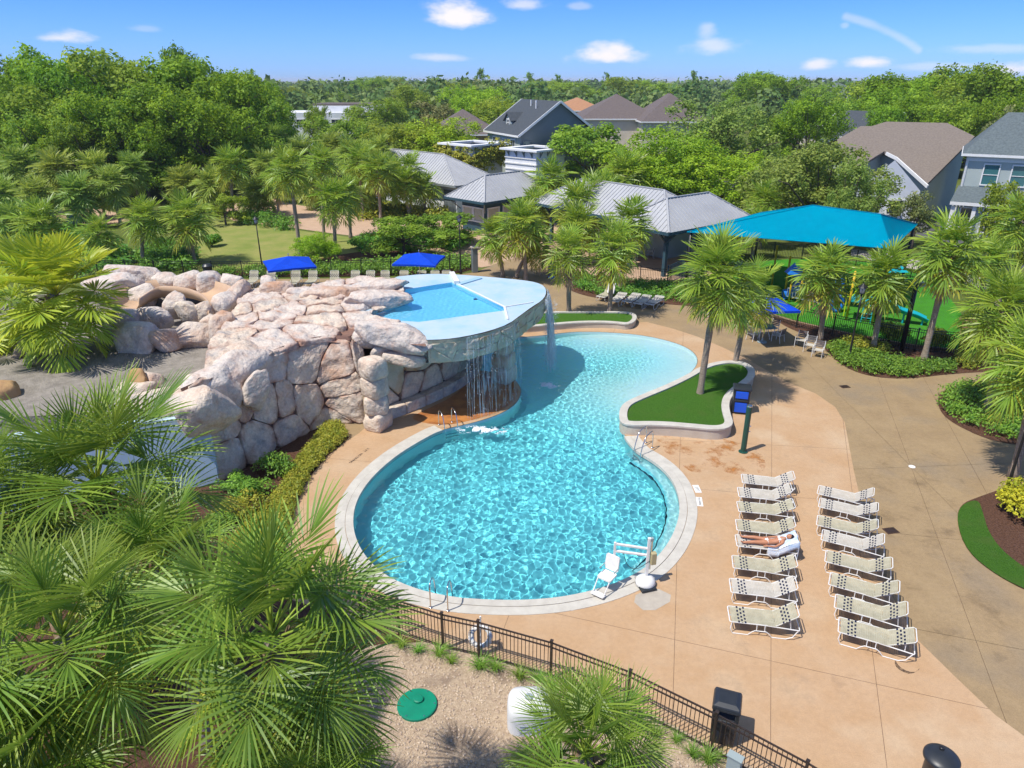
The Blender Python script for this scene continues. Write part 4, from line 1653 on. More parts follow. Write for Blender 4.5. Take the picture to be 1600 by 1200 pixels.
def fall(label, px_list, n, r0, spread, z1=WATER_Z):
    """strands and drops that leave the rim at the listed points and fall to the pool"""
    a = MB()
    P0 = [G(x, y, ZDECK) for x, y in px_list]
    for i in range(n):
        f = rf.random() * (len(P0) - 1)
        k = int(f)
        p = P0[k].lerp(P0[min(k + 1, len(P0) - 1)], f - k)
        out = (p.to_2d() - mid).normalized()
        v = rf.uniform(.15, .55) * spread
        pts = []
        tz = math.sqrt(2 * (ZDECK - z1) / 9.8)
        ta = rf.uniform(0, .8) * tz
        tb = min(tz, ta + rf.uniform(.08, .5) * tz)
        jx, jy = rf.uniform(-.05, .05), rf.uniform(-.05, .05)
        for q in range(7):
            t = ta + (tb - ta) * q / 6
            pts.append((p.x + out.x * (.05 + v * t) + jx * t * 3, p.y + out.y * (.05 + v * t) + jy * t * 3, ZDECK - 4.9 * t * t))
        a.tube(pts, [r0 * rf.uniform(.3, 1) for _ in range(7)], 4)
    for i in range(n * 5):
        f = rf.random() * (len(P0) - 1)
        k = int(f)
        p = P0[k].lerp(P0[min(k + 1, len(P0) - 1)], f - k)
        out = (p.to_2d() - mid).normalized()
        z = rf.uniform(z1, ZDECK - .5)
        v = rf.uniform(0, .9) * spread
        a.ball((p.x + out.x * v * .6 + rf.uniform(-.15, .15), p.y + out.y * v * .6 + rf.uniform(-.15, .15), z), rf.uniform(.008, .022), 4, 3)
    # the thin sheet between the strands
    cu = MB()
    NU, NV = 28, 16
    vs = []
    tz = math.sqrt(2 * (ZDECK - z1) / 9.8)
    for j in range(NV + 1):
        for i in range(NU + 1):
            f = i / NU * (len(P0) - 1)
            k = min(int(f), len(P0) - 2)
            p = P0[k].lerp(P0[k + 1], f - k)
            out = (p.to_2d() - mid).normalized()
            t = tz * j / NV
            v = .35 * spread + .10 * noise.noise(Vector((i * .7, j * .3, n)))
            vs.append((p.x + out.x * (.06 + v * t), p.y + out.y * (.06 + v * t), ZDECK - .02 - 4.9 * t * t))
    a.add(vs, [(j * (NU + 1) + i, j * (NU + 1) + i + 1, (j + 1) * (NU + 1) + i + 1, (j + 1) * (NU + 1) + i) for j in range(NV) for i in range(NU)], 1)
    o = a.build('waterfall', [M['fall'], sheet_mat(n)], None, smooth=True)
    return tag(o, label, 'waterfall', None)


fall('thin curtain of water threads falling from the spa rim before the grotto column', [(728, 526), (765, 517), (795, 506), (812, 494)], 70, .0065, .6)
fall('broad white waterfall pouring off the far end of the spa deck into the pool', [(850, 468), (854, 459), (854, 452)], 330, .018, 1.1)

# foam where the water lands
def foam(label, px, py, rx, ry, n, rz=0.0):
    c = G(px, py, WATER_Z)
    a = MB()
    for i in range(n):
        an, rr = rf.uniform(0, 6.283), abs(rf.gauss(0, .5))
        x, y = rr * math.cos(an) * rx, rr * math.sin(an) * ry
        x, y = x * math.cos(rz) - y * math.sin(rz), x * math.sin(rz) + y * math.cos(rz)
        s = rf.uniform(.006, .034) * (1.25 - min(1, rr))
        if noise.noise(Vector((x * 2.6, y * 4.0, 5.0))) < -.12 + .3 * rr:
            continue
        a.ball((c.x + x, c.y + y, WATER_Z + rf.uniform(-.01, .05) * (1.3 - min(1, rr))), (s * 1.6, s * 1.6, s), 5, 3)
    o = a.build('foam', mat('white_foam', (.85, .90, .92), rough=.5), None, smooth=True, kind='stuff')
    return tag(o, label, 'foam')


foam('white foam churned up where the thin water curtain lands', 752, 672, 1.9, .50, 2600, R(-6))
foam('patch of foam at the foot of the far waterfall', 857, 603, .9, .7, 900)

# ================================================================ PLANTS
# ---- fan-palm fronds
def frond_arrays(rnd, elev, L, Rb, nseg, spans, droop, fuse, spread, vshape, pet_steps=5, wob=.45, wpet=.022):
    V, F, T = [], [], []
    p = Vector((0, 0, 0))
    d = Vector((math.cos(elev), 0, math.sin(elev)))
    pts = [p.copy()]
    for k in range(pet_steps):
        p = p + d * (L / pet_steps)
        d = (d + Vector((0, 0, -.09 * droop))).normalized()
        pts.append(p.copy())
    up = Vector((0, 1, 0)).cross(d) * -1
    up = d.cross(Vector((0, 1, 0)))
    for i, q in enumerate(pts):
        w = wpet * (1.5 - .8 * i / pet_steps)
        for s in ((-1, -.3), (1, -.3), (0, .6)):
            V.append(q + Vector((0, s[0] * w, 0)) + up * (s[1] * w))
            T.append(.95)
    for i in range(pet_steps):
        for k in range(3):
            a, b = i * 3 + k, i * 3 + (k + 1) % 3
            F.append((a, b, b + 3, a + 3))
    s_ax = Vector((0, 1, 0))
    nrm = d.cross(s_ax)
    if nrm.z < 0:
        nrm = -nrm
    da = 2 * spread / (nseg - 1)
    # the costa carries on from the petiole and curves down
    def costa(t):
        return p + d * (t * Rb * .42) - Vector((0, 0, 1)) * (droop * .16 * Rb * t * t)
    for i in range(nseg):
        a = -spread + da * i + rnd.uniform(-.2, .2) * da
        ca = math.cos(a)
        t0 = max(0.0, ca) ** 1.5
        base = costa(t0)
        dd = (d - Vector((0, 0, droop * .35 * t0))).normalized()
        v = dd * ca + s_ax * math.sin(a) + nrm * (vshape * (1 - max(0, ca)) * .8 + .04)
        v.normalize()
        ln = Rb * (.70 + .30 * math.cos(a * .5)) * rnd.uniform(.88, 1.08) * (1 - .25 * t0)
        q = base.copy()
        st = ln / spans
        phi = (.5 if i % 2 else -.5) * wob / .45 + rnd.uniform(-.12, .12)
        o = len(V)
        base_t = rnd.uniform(.05, .45)
        drp = droop * rnd.uniform(.7, 1.35)
        for k in range(spans + 1):
            t = k / spans
            c = nrm.cross(v)
            if c.length < 1e-4:
                c = s_ax
            c.normalize()
            n2 = v.cross(c)
            c2 = c * math.cos(phi) + n2 * math.sin(phi)
            wf = 2 * (ln * min(t, fuse)) * math.tan(da / 2) * 1.05 + .006
            w = wf if t <= fuse else max(.0035, wf * (1 - (t - fuse) / (1 - fuse)) ** .55)
            V.append(q + c2 * (w / 2))
            V.append(q - c2 * (w / 2))
            tv = min(1, base_t + .35 * t * t + (.25 if t < .05 else 0))
            T += [tv, tv]
            q = q + v * st
            v = (v - Vector((0, 0, 1)) * (drp * (.05 + .62 * t * t) * (4.0 / spans))).normalized()
        for k in range(spans):
            b = o + 2 * k
            F.append((b, b + 1, b + 3, b + 2))
    return np.array([tuple(x) for x in V], np.float32), np.array(F, np.int32), np.array(T, np.float32)


ELEVS = [84, 58, 32, 8, -18, -44]
FROND = {}


def frond_set(key, nseg, spans, nvar, L, Rb, fuse, spread, vshape, droops, seed, mats, wob=.45, wpet=.022):
    for b, e in enumerate(ELEVS + [-66]):
        for v in range(nvar):
            rnd = random.Random(seed * 1000 + b * 10 + v)
            A = frond_arrays(rnd, R(e), L * rnd.uniform(.85, 1.15) * (.72 if b == 0 else 1), Rb * rnd.uniform(.92, 1.08) * (.85 if b == 0 else 1), nseg, spans, (droops + [.9])[b], fuse, spread, vshape, wob=wob, wpet=wpet)
            FROND[key, b, v] = (A, np_mesh('frond', A[0], A[1], mats[b], tint=A[2]))
    FROND[key, 'n'] = nvar


DR = [.15, .45, .80, 1.05, 1.2, 1.15]
PM = [M['frond']] * 4 + [M['frond'], M['frond_old'], M['frond_dead']]
frond_set('near', 46, 6, 4, .98, 1.16, .38, R(126), .28, [.10, .30, .55, .75, .9, 1.0], 1, [M['frond_near']] * 5 + PM[5:])
frond_set('mid', 22, 4, 4, .82, 1.15, .42, R(128), .28, DR, 2, PM, wpet=.03)
PF = [M['frond_far']] * 4 + [M['frond_far'], M['frond_old'], M['frond_dead']]
frond_set('pool', 30, 5, 4, .90, 1.18, .40, R(128), .28, DR, 5, PM, wpet=.026)
frond_set('back', 20, 4, 3, .75, 1.15, .46, R(128), .28, DR, 3, PF, wpet=.035)
frond_set('fan', 40, 5, 3, 1.25, 1.15, .62, R(140), .18, [.08, .18, .3, .45, .6, .7], 4, [M['frond_lime']] * 6 + [M['frond_dead']], wob=.4, wpet=.03)


def crown_plan(rnd, n):
    out = []
    for i in range(n):
        f = (i + .5) / n
        e = 86 - 138 * f ** .82 + rnd.uniform(-8, 8)
        b = min(range(6), key=lambda k: abs(ELEVS[k] - e))
        out.append((b, e, i * 2.39996 + rnd.uniform(-.25, .25), f))
    return out


def trunk_mesh(rnd, h, lean, r0, boots_len):
    a = MB()
    n = 12
    pts, rs_ = [], []
    for i in range(n + 1):
        t = i / n
        pts.append(Vector((lean.x * t * t * .6 + lean.x * .4 * t, lean.y * t * t * .6 + lean.y * .4 * t, h * t - .08)))
        rs_.append(r0 * (1.28 - .34 * min(1, t * 6) + .05 * math.sin(i * 2.1) - .06 * t))
    a.tube(pts, rs_, 9)
    b = MB()
    N = max(8, int(boots_len / .045))
    for i in range(N):
        z = h - .15 - boots_len * (i / N)
        t = max(0, z / h)
        c = Vector((lean.x * t * t * .6 + lean.x * .4 * t, lean.y * t * t * .6 + lean.y * .4 * t, z))
        an = i * 2.39996
        d = Vector((math.cos(an), math.sin(an), 0))
        s = Vector((-d.y, d.x, 0))
        q = c + d * r0 * .8
        e = q + d * rnd.uniform(.12, .26) + Vector((0, 0, rnd.uniform(.10, .28)))
        w = .075
        b.add([q - s * w, q + s * w, q + Vector((0, 0, .10)), e - s * w * .7, e + s * w * .7, e + Vector((0, 0, .05))], [(0, 1, 4, 3), (1, 2, 5, 4), (2, 0, 3, 5), (3, 4, 5)])
    return a, b


CROWN_FAR = []


def merged_crown(rnd, key, n):
    Vs, Fs, Ts, Ms = [], [], [], []
    o = 0
    for b, e, az, f in crown_plan(rnd, n):
        A, me = FROND[key, b, rnd.randrange(FROND[key, 'n'])]
        s = rnd.uniform(.85, 1.1)
        c, sn = math.cos(az), math.sin(az)
        th = R(ELEVS[b] - e) * .8 + rnd.uniform(-.15, .15)
        v = A[0] * s
        v = np.stack([v[:, 0] * math.cos(th) + v[:, 2] * math.sin(th), v[:, 1], -v[:, 0] * math.sin(th) + v[:, 2] * math.cos(th)], 1)
        Vs.append(np.stack([v[:, 0] * c - v[:, 1] * sn, v[:, 0] * sn + v[:, 1] * c, v[:, 2] - .6 * f + .1], 1))
        Fs.append(A[1] + o)
        Ts.append(np.clip(A[2] + (.3 if b == 5 else 0), 0, 1))
        o += len(v)
    return np_mesh('crown', np.concatenate(Vs), np.concatenate(Fs), M['frond_far'], tint=np.concatenate(Ts))


PALM_COUNT = [0]


def palm(label, cx, cy, Y, kind='mid', n=36, size=1.0, lean=None, boots=.9, group=None, r0=.17, dead=0, base=None, seed=None):
    """a palm whose crown stands where the survey shows it at distance Y"""
    PALM_COUNT[0] += 1
    rnd = random.Random(seed if seed is not None else PALM_COUNT[0] * 17 + 5)
    top = AT(cx, cy, Y)
    if base is not None:
        bp = G(*base)
        ln = Vector((top.x - bp.x, 0))
        bp = Vector((bp.x, Y, 0))
    else:
        ln = Vector((rnd.uniform(-.35, .35), rnd.uniform(-.3, .3))) if lean is None else Vector(lean)
        bp = Vector((top.x - ln.x, Y - ln.y, 0))
    z0 = 0.0
    h = max(1.2, top.z - .1)
    name = 'fan_palm' if kind == 'fan' else 'sabal_palm'
    t = thing(name, label, 'palm tree', (bp.x, bp.y, z0), group, local=True)
    tb, bb = trunk_mesh(rnd, h, ln, r0, min(boots, h * .6))
    tr = link('trunk', tb.mesh('trunk', M['palm_bark'], True), t, world=False)
    link('boots', bb.mesh('boots', M['boot']), t, world=False)
    hub = Vector((ln.x, ln.y, h))
    if kind == 'far':
        if len(CROWN_FAR) < 6:
            CROWN_FAR.append(merged_crown(random.Random(900 + len(CROWN_FAR)), 'back', 46))
        c = link('crown', rnd.choice(CROWN_FAR), t, world=False)
        c.location = hub
        c.rotation_euler = (rnd.uniform(-.1, .1), rnd.uniform(-.1, .1), rnd.uniform(0, 6.28))
        c.scale = (size,) * 3
        return t
    for b, e, az, f in crown_plan(rnd, n):
        A, me = FROND[kind, b, rnd.randrange(FROND[kind, 'n'])]
        o = link('frond', me, t, world=False)
        o.location = hub + Vector((0, 0, .12 - .5 * f))
        o.rotation_euler = (rnd.uniform(-.18, .18), R(ELEVS[b] - e) * .8 + rnd.uniform(-.06, .06), az)
        o.scale = (size * rnd.uniform(.86, 1.1),) * 3
    for i in range(dead):
        A, me = FROND[kind, 6, rnd.randrange(FROND[kind, 'n'])]
        o = link('frond', me, t, world=False)
        o.location = hub + Vector((0, 0, -.65))
        o.rotation_euler = (rnd.uniform(-.2, .2), rnd.uniform(-.1, .25), rnd.uniform(0, 6.28))
        o.scale = (size * .9,) * 3
    return t


# near palms at the foot of the picture
palm('big sabal palm in the lower corner with spiky crown before the pale blue wall', 150, 750, 14.0, 'near', 38, 1.34, boots=1.2)
palm('big sabal palm whose crown hangs over the gravel beside the green lid', 425, 985, 8.6, 'near', 36, 1.03, boots=1.4)
palm('big sabal palm at the bottom corner showing its brown frond bases', 95, 985, 8.8, 'near', 34, 1.0, boots=1.6, dead=2)
palm('sabal palm between the corner crowns with its fronds over the golden ground cover', 250, 880, 12.0, 'near', 34, .95, boots=1.0)
palm('low sabal palm at the bottom beside the white tank', 915, 1175, 9.4, 'near', 40, .82, boots=.9)
palm('sabal palm at the bottom corner under the largest crowns', 20, 1200, 7.6, 'near', 38, .95, boots=1.0)
palm('sabal palm at the left edge behind the corner crowns', -40, 810, 12.8, 'near', 40, 1.1, boots=1.0)
palm('sabal palm at the bottom edge with fronds rising beside the green lid', 470, 1230, 7.4, 'near', 34, .80, boots=1.0)
palm('yellow-green fan palm with broad glossy leaves on the grey sand', 85, 455, 30.2, 'fan', 46, 1.28, base=(118, 575), r0=.24, boots=.8)
palm('low yellow-green fan palm at the left edge behind the grey sand', -25, 500, 31.5, 'fan', 36, 1.1, r0=.22, boots=.6)

# palms round the pool and the plaza: (label, crown px, distance or base px, size, fronds)
def bY(px, py):
    return G(px, py).y


POOLSIDE = [
    ('tall sabal palm in the curved turf planter beside the pool', (1125, 425), (1092, 628), 'near', 1.08, 42, 1.9),
    ('smaller sabal palm at the back of the curved turf planter', (1175, 452), (1147, 578), 'near', .90, 34, .4),
    ('sabal palm on the left half of the low turf planter behind the waterfall', (886, 388), (889, 494), 'mid', .95, 30, .3),
    ('sabal palm on the low turf planter with shaggy frond bases under its crown', (960, 385), (952, 492), 'mid', 1.05, 34, 1.3),
    ('sabal palm in the bed between the loungers and the open shelter', (985, 345), (968, 455), 'mid', 1.1, 34, .5),
    ('left palm of the pair standing at the pool gate', (772, 365), (786, 432), 'mid', .95, 32, 1.2),
    ('stout sabal palm with patterned trunk behind the spa deck', (815, 345), (822, 440), 'mid', 1.15, 38, 1.6),
    ('sabal palm leaning over the back of the spa beside the gate', (840, 375), (806, 434), 'mid', .95, 30, 1.2),
    ('sabal palm in front of the playground fence nearest the tables', (1292, 420), (1281, 532), 'mid', 1.05, 38, .7),
    ('sabal palm beside the lamp post at the playground fence', (1385, 425), (1363, 550), 'mid', 1.02, 38, 1.0),
    ('leaning sabal palm at the playground fence with tall split crown', (1487, 385), (1441, 570), 'mid', 1.10, 40, 1.1),
    ('sabal palm in the round shrub bed beside the curving path', (1572, 480), (1541, 646), 'near', 1.12, 40, 1.2),
]
for lab, c, b, kind, size, n, boots in POOLSIDE:
    palm(lab, c[0], c[1], bY(*b), 'pool' if kind == 'near' else kind, int(n * 1.05), size, base=b, boots=boots, dead=2)
palm('sabal palm at the right edge with drooping golden fronds', 1625, 560, 24.5, 'pool', 40, 1.0, boots=.8)
palm('tall sabal palm at the right edge beside the grey green house', 1600, 340, 47, 'mid', 34, 1.1, boots=.8)
palm('sabal palm behind the leaning one near the picnic bench', 1545, 405, 44, 'mid', 30, .95, boots=.8)
palm('sabal palm between the open shelter and the teal shade', 1195, 312, 66, 'mid', 34, 1.15, boots=.8)
palm('short golden palm low behind the teal shade on the shelter side', 1180, 345, 62, 'mid', 26, .9, boots=.5)
for i, (lab, cx, cy, Y, s) in enumerate([
    ('sabal palm left of the shelter roof above the gate', 862, 278, 78, 1.1), ('sabal palm close behind the ticket booth roof', 905, 318, 66, 1.1), ('golden sabal palm before the shelter roof', 938, 305, 68, 1.15),
    ('sabal palm crown against the bright tree behind the shelter', 978, 272, 79, 1.15), ('small sabal palm beside the ticket booth', 835, 320, 70, .9), ('sabal palm at the corner of the shelter roof', 905, 350, 60, .9)]):
    palm(lab, cx, cy, Y, 'mid', 36, s * 1.34, boots=1.0, group='sabal palms round the shelters')

# the grove on the left, beyond the back fence
GROVE = [
    ('sabal palm with pale trunk just behind the back fence beside the slide rocks', 225, 338, (224, 416), 1.0), ('sabal palm with dark frayed trunk at the corner of the lawn', 290, 335, (305, 412), 1.15),
    ('young yellow palm behind the broad fan palm', 152, 362, (158, 412), .85), ('round bushy sabal palm crown above the fan palm', 62, 345, (60, 395), 1.25),
    ('tall sabal palm at the top of the lawn', 360, 255, (366, 343), 1.1), ('sabal palm over the peach plaza', 432, 278, (436, 340), 1.0),
    ('tall sabal palm rising from the lawn edge behind the blue umbrella', 452, 262, (470, 402), 1.0), ('sabal palm with patterned trunk right of the blue umbrella', 522, 308, (525, 404), 1.0),
    ('slim sabal palm between the lawn palms', 503, 250, (507, 380), .9), ('sabal palm on the mulch near the yellow flowers', 545, 300, (548, 372), .9),
    ('sabal palm behind the yellow flowers', 590, 262, (595, 345), 1.1), ('sabal palm crown left of the long shed', 560, 250, 82, 1.1), ('sabal palm before the long shed wall', 628, 285, (640, 340), 1.0),
    ('sabal palm beside the grey shed door', 663, 290, (664, 336), 1.0), ('high sabal palm over the long shed roof', 640, 262, 84, .95)]
for i, (lab, cx, cy, b, s) in enumerate(GROVE):
    if isinstance(b, tuple):
        palm(lab, cx, cy, bY(*b), 'mid', 36, s * 1.14, base=b, boots=.9, dead=i % 3, group='sabal palms of the grove')
    else:
        palm(lab, cx, cy, b, 'mid', 36, s * 1.14, group='sabal palms of the grove')
BACK = [(30, 255, 84), (88, 262, 80), (140, 222, 92), (150, 262, 82), (172, 285, 78), (240, 222, 96), (205, 262, 85), (302, 215, 100), (268, 225, 98), (285, 285, 86), (105, 232, 94), (0, 300, 76), (22, 345, 66), (120, 300, 76), (398, 300, 84),
        (430, 218, 104), (468, 235, 98), (415, 255, 92), (520, 226, 100), (545, 238, 96), (590, 236, 96), (612, 272, 86), (330, 285, 84), (55, 300, 75), (490, 285, 88), (570, 290, 84), (-30, 270, 82)]
WHERE = ['low on the left edge of the grove', 'tall, in the thick of the left grove', 'before the dark oaks', 'above the peach path', 'with grey green crown', 'behind the lawn palms', 'near the shed', 'over the blue bin', 'half hidden by its neighbours']
for i, (cx, cy, Y) in enumerate(BACK):
    palm('grey green sabal palm crown in the dense grove before the dark oaks', cx, cy, Y, 'far', 30, 1.32 + .12 * math.sin(i), group='dense sabal palms before the oaks')


# ---- leafy trees
ZS = .52      # crowns are stretched upwards about twice as much as outwards, leaves and sprays are not


def crown_mesh(name, seed, lobes, nclump, per, leaf, m, clump_r=.11, flat=1.0, out=.55):
    """leaf-sized faces in clumps over lobes; unit size: radius about 1, height 0..1 (z scaled by the user)"""
    r = np.random.default_rng(seed)
    lobes = np.array(lobes, float)      # x y z rx ry rz
    vol = (lobes[:, 3] * lobes[:, 4] * lobes[:, 5]) ** (2 / 3)
    li = r.choice(len(lobes), nclump, p=vol / vol.sum())
    d = r.normal(size=(nclump, 3))
    d[:, 2] = np.where(d[:, 2] < -.3, -d[:, 2] * .6, d[:, 2])
    d /= np.linalg.norm(d, axis=1, keepdims=True)
    rad = r.uniform(.55, 1.06, (nclump, 1)) ** .6
    cc = lobes[li, :3] + d * rad * lobes[li, 3:6]
    ctint = np.clip(r.normal(.42, .26, nclump), 0, 1)
    N = nclump * per
    ci = np.repeat(np.arange(nclump), per)
    o = r.normal(size=(N, 3))
    o /= np.linalg.norm(o, axis=1, keepdims=True)
    o *= (r.uniform(0, 1, (N, 1)) ** .45) * clump_r
    o[:, 2] *= ZS
    P = cc[ci] + o
    nrm = o / (np.linalg.norm(o, axis=1, keepdims=True) + 1e-6) * out + d[ci] * .5 + r.normal(size=(N, 3)) * .55 + np.array([0, 0, .35])
    nrm /= np.linalg.norm(nrm, axis=1, keepdims=True)
    a = np.cross(nrm, r.normal(size=(N, 3)))
    a /= np.linalg.norm(a, axis=1, keepdims=True) + 1e-9
    b = np.cross(nrm, a)
    s = leaf * r.uniform(.6, 1.35, (N, 1))
    V = np.empty((N, 4, 3))
    k = np.array([1, 1, ZS])
    V[:, 0] = P - a * s * k
    V[:, 1] = P + (nrm * s * .12 - b * s * .6) * k
    V[:, 2] = P + a * s * k
    V[:, 3] = P + (nrm * s * .12 + b * s * .6) * k
    F = np.arange(N * 4).reshape(N, 4)
    T = np.clip(ctint[ci] + r.normal(0, .16, N), 0, 1)
    return np_mesh(name, V.reshape(-1, 3), F, m, tint=np.repeat(T, 4)), cc


def lobes_for(rnd, n, style):
    L = []
    if style == 'round':
        L.append((0, 0, .56, .70, .70, .36))
        for i in range(5):
            a = i * 1.26 + rnd.uniform(-.3, .3)
            L.append((.55 * math.cos(a), .55 * math.sin(a), rnd.uniform(.24, .36), .34, .34, .15))
        for i in range(n):
            a = i * 2.4 + rnd.uniform(-.3, .3)
            rr = rnd.uniform(.35, .72)
            L.append((rr * math.cos(a), rr * math.sin(a), rnd.uniform(.42, .84), rnd.uniform(.26, .42), rnd.uniform(.26, .42), rnd.uniform(.13, .22)))
    elif style == 'tall':
        for i in range(n):
            a = i * 2.4
            z = .30 + .62 * i / n
            rr = rnd.uniform(.15, .55) * (1.1 - z * .55)
            L.append((rr * math.cos(a), rr * math.sin(a), z, rnd.uniform(.30, .45) * (1.25 - z * .5), rnd.uniform(.30, .45) * (1.25 - z * .5), rnd.uniform(.12, .18)))
    elif style == 'wispy':
        for i in range(n):
            a = rnd.uniform(0, 6.28)
            rr = rnd.uniform(.1, .85)
            L.append((rr * math.cos(a), rr * math.sin(a), rnd.uniform(.25, .90) * (1.05 - rr * .4), rnd.uniform(.18, .34), rnd.uniform(.18, .34), rnd.uniform(.10, .20)))
    elif style == 'pine':
        for i in range(n):
            z = .50 + .48 * i / n
            a = i * 2.4
            rr = .55 * (1.15 - z)
            L.append((rr * math.cos(a), rr * math.sin(a), z, .34 * (1.35 - z), .34 * (1.35 - z), .06))
    return L


TREES = {}


def tree_kind(key, m, style, nl, nclump, per, leaf, seeds, clump_r, out=.55):
    TREES[key] = []
    for s in seeds:
        rnd = random.Random(s)
        L = lobes_for(rnd, nl, style)
        me, cc = crown_mesh('crown', s, L, nclump, per, leaf, m, clump_r, out=out)
        a = MB()
        a.tube([(0, 0, -.02), (.01, 0, .16), (0.0, .01, .34), (0, 0, .60)], [.050, .036, .030, .014], 8)
        for k, l in enumerate(L):
            b = Vector(l[:3])
            st = Vector((0, 0, rnd.uniform(.18, .40)))
            md = st.lerp(b, .5) + Vector((0, 0, -.04))
            a.tube([st, md, b, b + Vector((b.x * .3, b.y * .3, .05))], [.016, .011, .007, .003], 5)
        TREES[key].append((me, a.mesh('trunk', M['bark'], True)))


tree_kind('oak', M['leaf_dark'], 'round', 12, 560, 30, .025, (1, 2, 3, 4), .105)
tree_kind('mid', M['leaf_mid'], 'round', 10, 420, 30, .030, (11, 12, 13), .12)
tree_kind('lime', M['leaf_lime'], 'round', 13, 560, 30, .026, (21, 22), .115)
tree_kind('sage', M['leaf_sage'], 'wispy', 26, 520, 30, .023, (31, 32), .10)
tree_kind('olive', M['leaf_olive'], 'wispy', 14, 170, 22, .036, (41, 42), .12)
tree_kind('pine', M['leaf_dark'], 'pine', 12, 120, 16, .040, (51, 52), .09)
tree_kind('tall', M['leaf_dark'], 'tall', 16, 520, 30, .027, (61, 62, 63), .12)
tree_kind('small', M['leaf_mid'], 'wispy', 14, 260, 26, .036, (71, 72), .12)
TN = [0]
NTH = ['first', 'second', 'third', 'fourth', 'fifth', 'sixth', 'seventh', 'eighth', 'ninth', 'tenth'] + [f'{k}th' for k in range(11, 21)] + ['21st', '22nd', '23rd', '24th', '25th', '26th', '27th', '28th', '29th', '30th', '31st', '32nd', '33rd', '34th']


def order_labels(group, text, key):
    """give each member of a group the label TEXT with its place in the row, counted from the left"""
    row = sorted((o for o in COL.objects if o.get('group') == group and o.parent is None), key=key)
    for k, o in enumerate(row):
        o['label'] = text.format(NTH[k])


def bearing(o):
    return o.location.x / o.location.y




def tree(label, key, cx, top_y, Y, width, group=None, squash=1.0, name=None):
    """a tree whose crown is centred over px cx at distance Y, its top at px top_y and WIDTH metres across"""
    TN[0] += 1
    rnd = random.Random(TN[0] * 7 + 3)
    top = AT(cx, top_y, Y)
    h = max(2.5, top.z)
    t = thing(name or {'oak': 'oak_tree', 'pine': 'pine_tree', 'tall': 'oak_tree'}.get(key, 'leafy_tree'), label, 'tree', (top.x, Y, 0), group, local=True)
    me, tm = rnd.choice(TREES[key])
    rz = rnd.uniform(0, 6.28)
    for nm, d in (('trunk', tm), ('crown', me)):
        o = link(nm, d, t, world=False)
        o.scale = (width / 2 * 1.05, width / 2 * 1.05, h)
        o.rotation_euler = (0, 0, rz)
    return t


# individual trees of the middle distance
MIDTREES = [
    ('bright lime green tree standing behind the open shelter', 'lime', 1055, 205, 84, 14), ('lower bright green tree right of the lime one behind the shelter', 'lime', 1135, 238, 80, 12), ('bright green tree at the end of the shelter roof', 'lime', 1010, 238, 82, 10),
    ('large sage green tree rising above the bright trees', 'sage', 1125, 140, 104, 19), ('loose dark oak beside the white pergola houses', 'small', 935, 182, 98, 14), ('shaggy pale green tree behind the teal shade canopy', 'sage', 1300, 218, 68, 13),
    ('yellow green tree right of the shaggy one behind the teal canopy', 'sage', 1338, 244, 64, 7), ('light green tree left of the teal canopy behind a palm', 'sage', 1235, 228, 74, 10), ('dark open oak beside the white gabled house', 'oak', 1275, 146, 112, 13), ('small dark tree beside the taupe roof', 'mid', 1215, 170, 120, 9),
    ('brownish small tree before the beige roofed house', 'olive', 1447, 285, 66, 5.5), ('dark green tree at the porch of the grey green house', 'mid', 1592, 292, 52, 5.0), ('bright green tree left of the vine covered pergola', 'lime', 690, 188, 108, 13),
    ('mid green tree behind the long shed roof', 'mid', 640, 190, 112, 17), ('grey green tree behind the grove near the shed', 'sage', 618, 180, 122, 13), ('mid green tree behind the grove', 'mid', 540, 178, 118, 13), ('small dark tree before the pale school building', 'mid', 492, 164, 150, 6),
    ('small tree with pink white blossom in the bed by the ticket booth', 'small', 690, 332, 66, 8.5), ('spreading shrubby tree behind the second blue umbrella', 'small', 628, 330, 64, 7), ('leafy shrub tree beside the first blue umbrella', 'lime', 492, 372, 60, 4.2),
    ('low spreading tree beside the lawn palm at the peach plaza', 'small', 345, 300, 78, 5)]
for lab, key, cx, ty, Y, w_ in MIDTREES:
    tree(lab, key, cx, ty, Y, w_)
# the dark oak wood on the left
k = 0
for cx, ty, Y, w_ in [(20, 92, 118, 20), (75, 85, 112, 19), (130, 98, 108, 17), (190, 84, 112, 20), (235, 84, 116, 18), (290, 88, 112, 20), (340, 102, 110, 17), (385, 118, 116, 15), (405, 128, 122, 10), (278, 76, 140, 12), (40, 120, 100, 15), (110, 130, 98, 15), (170, 138, 96, 14),
                      (240, 130, 98, 15), (310, 138, 98, 14), (370, 150, 104, 13), (-30, 95, 112, 20), (428, 152, 128, 9), (205, 165, 94, 11), (60, 170, 94, 12), (400, 175, 108, 11), (330, 185, 100, 10), (130, 180, 92, 11)]:
    tree(['dark green oak of the tall wood behind the palm grove', 'dark green oak at the front of the tall wood behind the palm grove'][k > 9], ['oak', 'tall', 'oak', 'mid'][k % 4], cx, ty, Y, w_, ['tall oaks of the wood on the left', 'lower oaks at the front of the wood'][k > 9])
    k += 1
# the wood on the right
k = 0
for cx, ty, Y, w_ in [(1400, 118, 150, 20), (1450, 110, 142, 20), (1505, 105, 138, 20), (1560, 110, 132, 18), (1610, 116, 128, 18), (1370, 128, 160, 16), (1425, 150, 128, 14), (1480, 150, 122, 15), (1540, 152, 118, 14), (1390, 165, 122, 12), (1595, 145, 112, 11), (1340, 150, 150, 14), (1180, 112, 260, 26), (1210, 118, 240, 20), (1290, 128, 220, 18)]:
    tree('deep green oak of the wood behind the beige and grey green houses', ['tall', 'oak', 'mid'][k % 3], cx, ty, Y, w_, 'oaks of the wood on the right')
    k += 1
tree('olive yellow tree at the edge of the wood above the grey green roof', 'olive', 1588, 142, 100, 9)
